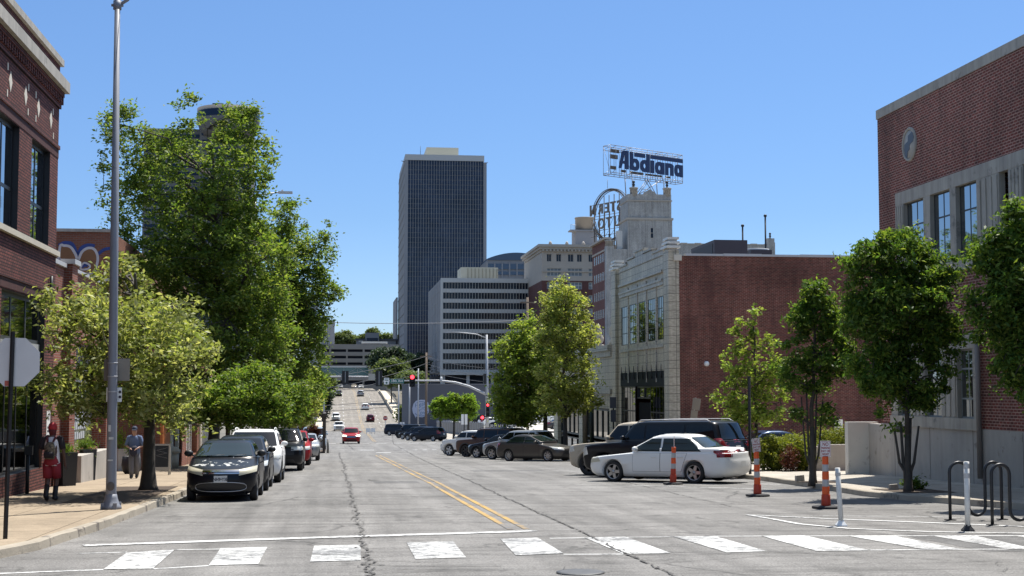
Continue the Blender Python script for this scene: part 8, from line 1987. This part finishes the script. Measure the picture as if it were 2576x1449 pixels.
mb=MB(); loft(mb,[(0,-.27,.98,.10,.03),(0,-.285,1.06,.115,.035),(0,-.27,1.12,.10,.03)],14); mb.build('pocket',mat('black_cloth',(.018,.014,.018),.85),bp,world=False)
mb=MB()
for s in (1,-1): mb.tube([(.06*s,-.15,1.34),(.09*s,-.09,1.43),(.10*s,.02,1.47),(.11*s,.10,1.40)],[.024,.028,.028,.024],6)
mb.build('strap',mat('maroon_strap',(.10,.025,.03),.8),bp,world=False)
# man facing the camera
x,y,z=gpt(337,1204)
J={'el':{1:(.27,.02,1.12),-1:(-.27,.02,1.12)},'wr':{1:(.14,.22,1.06),-1:(-.13,.22,1.04)},'kn':{1:(.085,.10,.50),-1:(-.085,.0,.50)},'an':{1:(.075,.08,.10),-1:(-.075,-.16,.13)},'ft':{1:(0,.14,-.05),-1:(0,.12,-.09)},'lean':.03,'nod':.03}
P2=person('man in blue shirt and grey trousers walking toward the camera holding a dark jacket',(x,y,z),1.62,R(180),J,sk2)
mb=MB(); loft(mb,[(0,.0,.84,.185,.14),(0,.0,.95,.19,.145),(0,.015,1.12,.19,.145),(0,.02,1.30,.19,.14),(0,.025,1.40,.165,.115),(0,.03,1.46,.085,.075)])
for s in (1,-1): mb.tube([(.09*s,.025,1.43),(.18*s,.025,1.40),Vector((.175*s,.025,1.405)).lerp(Vector(J['el'][s]),.6),Vector((.175*s,.025,1.405)).lerp(Vector(J['el'][s]),1.0)],[.06,.08,.075,.07],14)
mb.build('shirt',mat('blue_shirt',(.10,.14,.24),.85,0,.2,7),P2,world=False)
seglegs(P2,'trousers',J,.1,.105,.066,mat('grey_trousers',(.13,.13,.145),.85,0,.15,6))
boots(P2,J,mat('dark_shoe',(.025,.027,.028),.6),.06)
mb=MB(); loft(mb,[(0,.06,1.655,.094,.108),(0,.06,1.69,.098,.112),(0,.055,1.75,.085,.095),(0,.05,1.785,.04,.045)],16); mb.add([(-.075,.14,1.665),(.075,.14,1.665),(.055,.25,1.645),(-.055,.25,1.645),(-.075,.14,1.675),(.075,.14,1.675),(.055,.25,1.655),(-.055,.25,1.655)],[(0,1,2,3),(4,5,6,7),(0,1,5,4),(1,2,6,5),(2,3,7,6),(3,0,4,7)]); mb.build('cap',mat('navy_cap',(.03,.04,.07),.8),P2,world=False)
mb=MB()
for s in (1,-1): mb.lathe([(0,.004),(.011,.003),(.012,0)],8,M=frame((.033*s,.158,1.645),(-1,0,0),(0,0,1)),cap=False)
mb.build('eyes',mat('eye_dark',(.02,.018,.016),.3),P2,world=False)
mb=MB(); mb.tube([(-.028,.148,1.585),(0,.153,1.583),(.028,.148,1.585)],.006,5); mb.build('mouth',mat('lip',(.22,.09,.075),.6),P2,world=False)
bg_=thing('held_jacket','bundled dark navy jacket held in front of the man in blue','jacket',(x,y-.24,z+.75),0)
mb=MB()
for i,(zz,rx,ry) in enumerate(((z+.72,.05,.04),(z+.78,.11,.06),(z+.88,.13,.075),(z+.98,.115,.07),(z+1.06,.06,.04))): pass
loft(mb,[(x+.01,y-.225,z+.70,.05,.035),(x+.0,y-.23,z+.77,.11,.06),(x-.01,y-.235,z+.87,.125,.075),(x+.02,y-.23,z+.97,.11,.065),(x+.03,y-.22,z+1.04,.05,.035)],14)
o=mb.build('fabric',mat('navy_jacket',(.018,.02,.04),.8,0,.3,12),bg_)
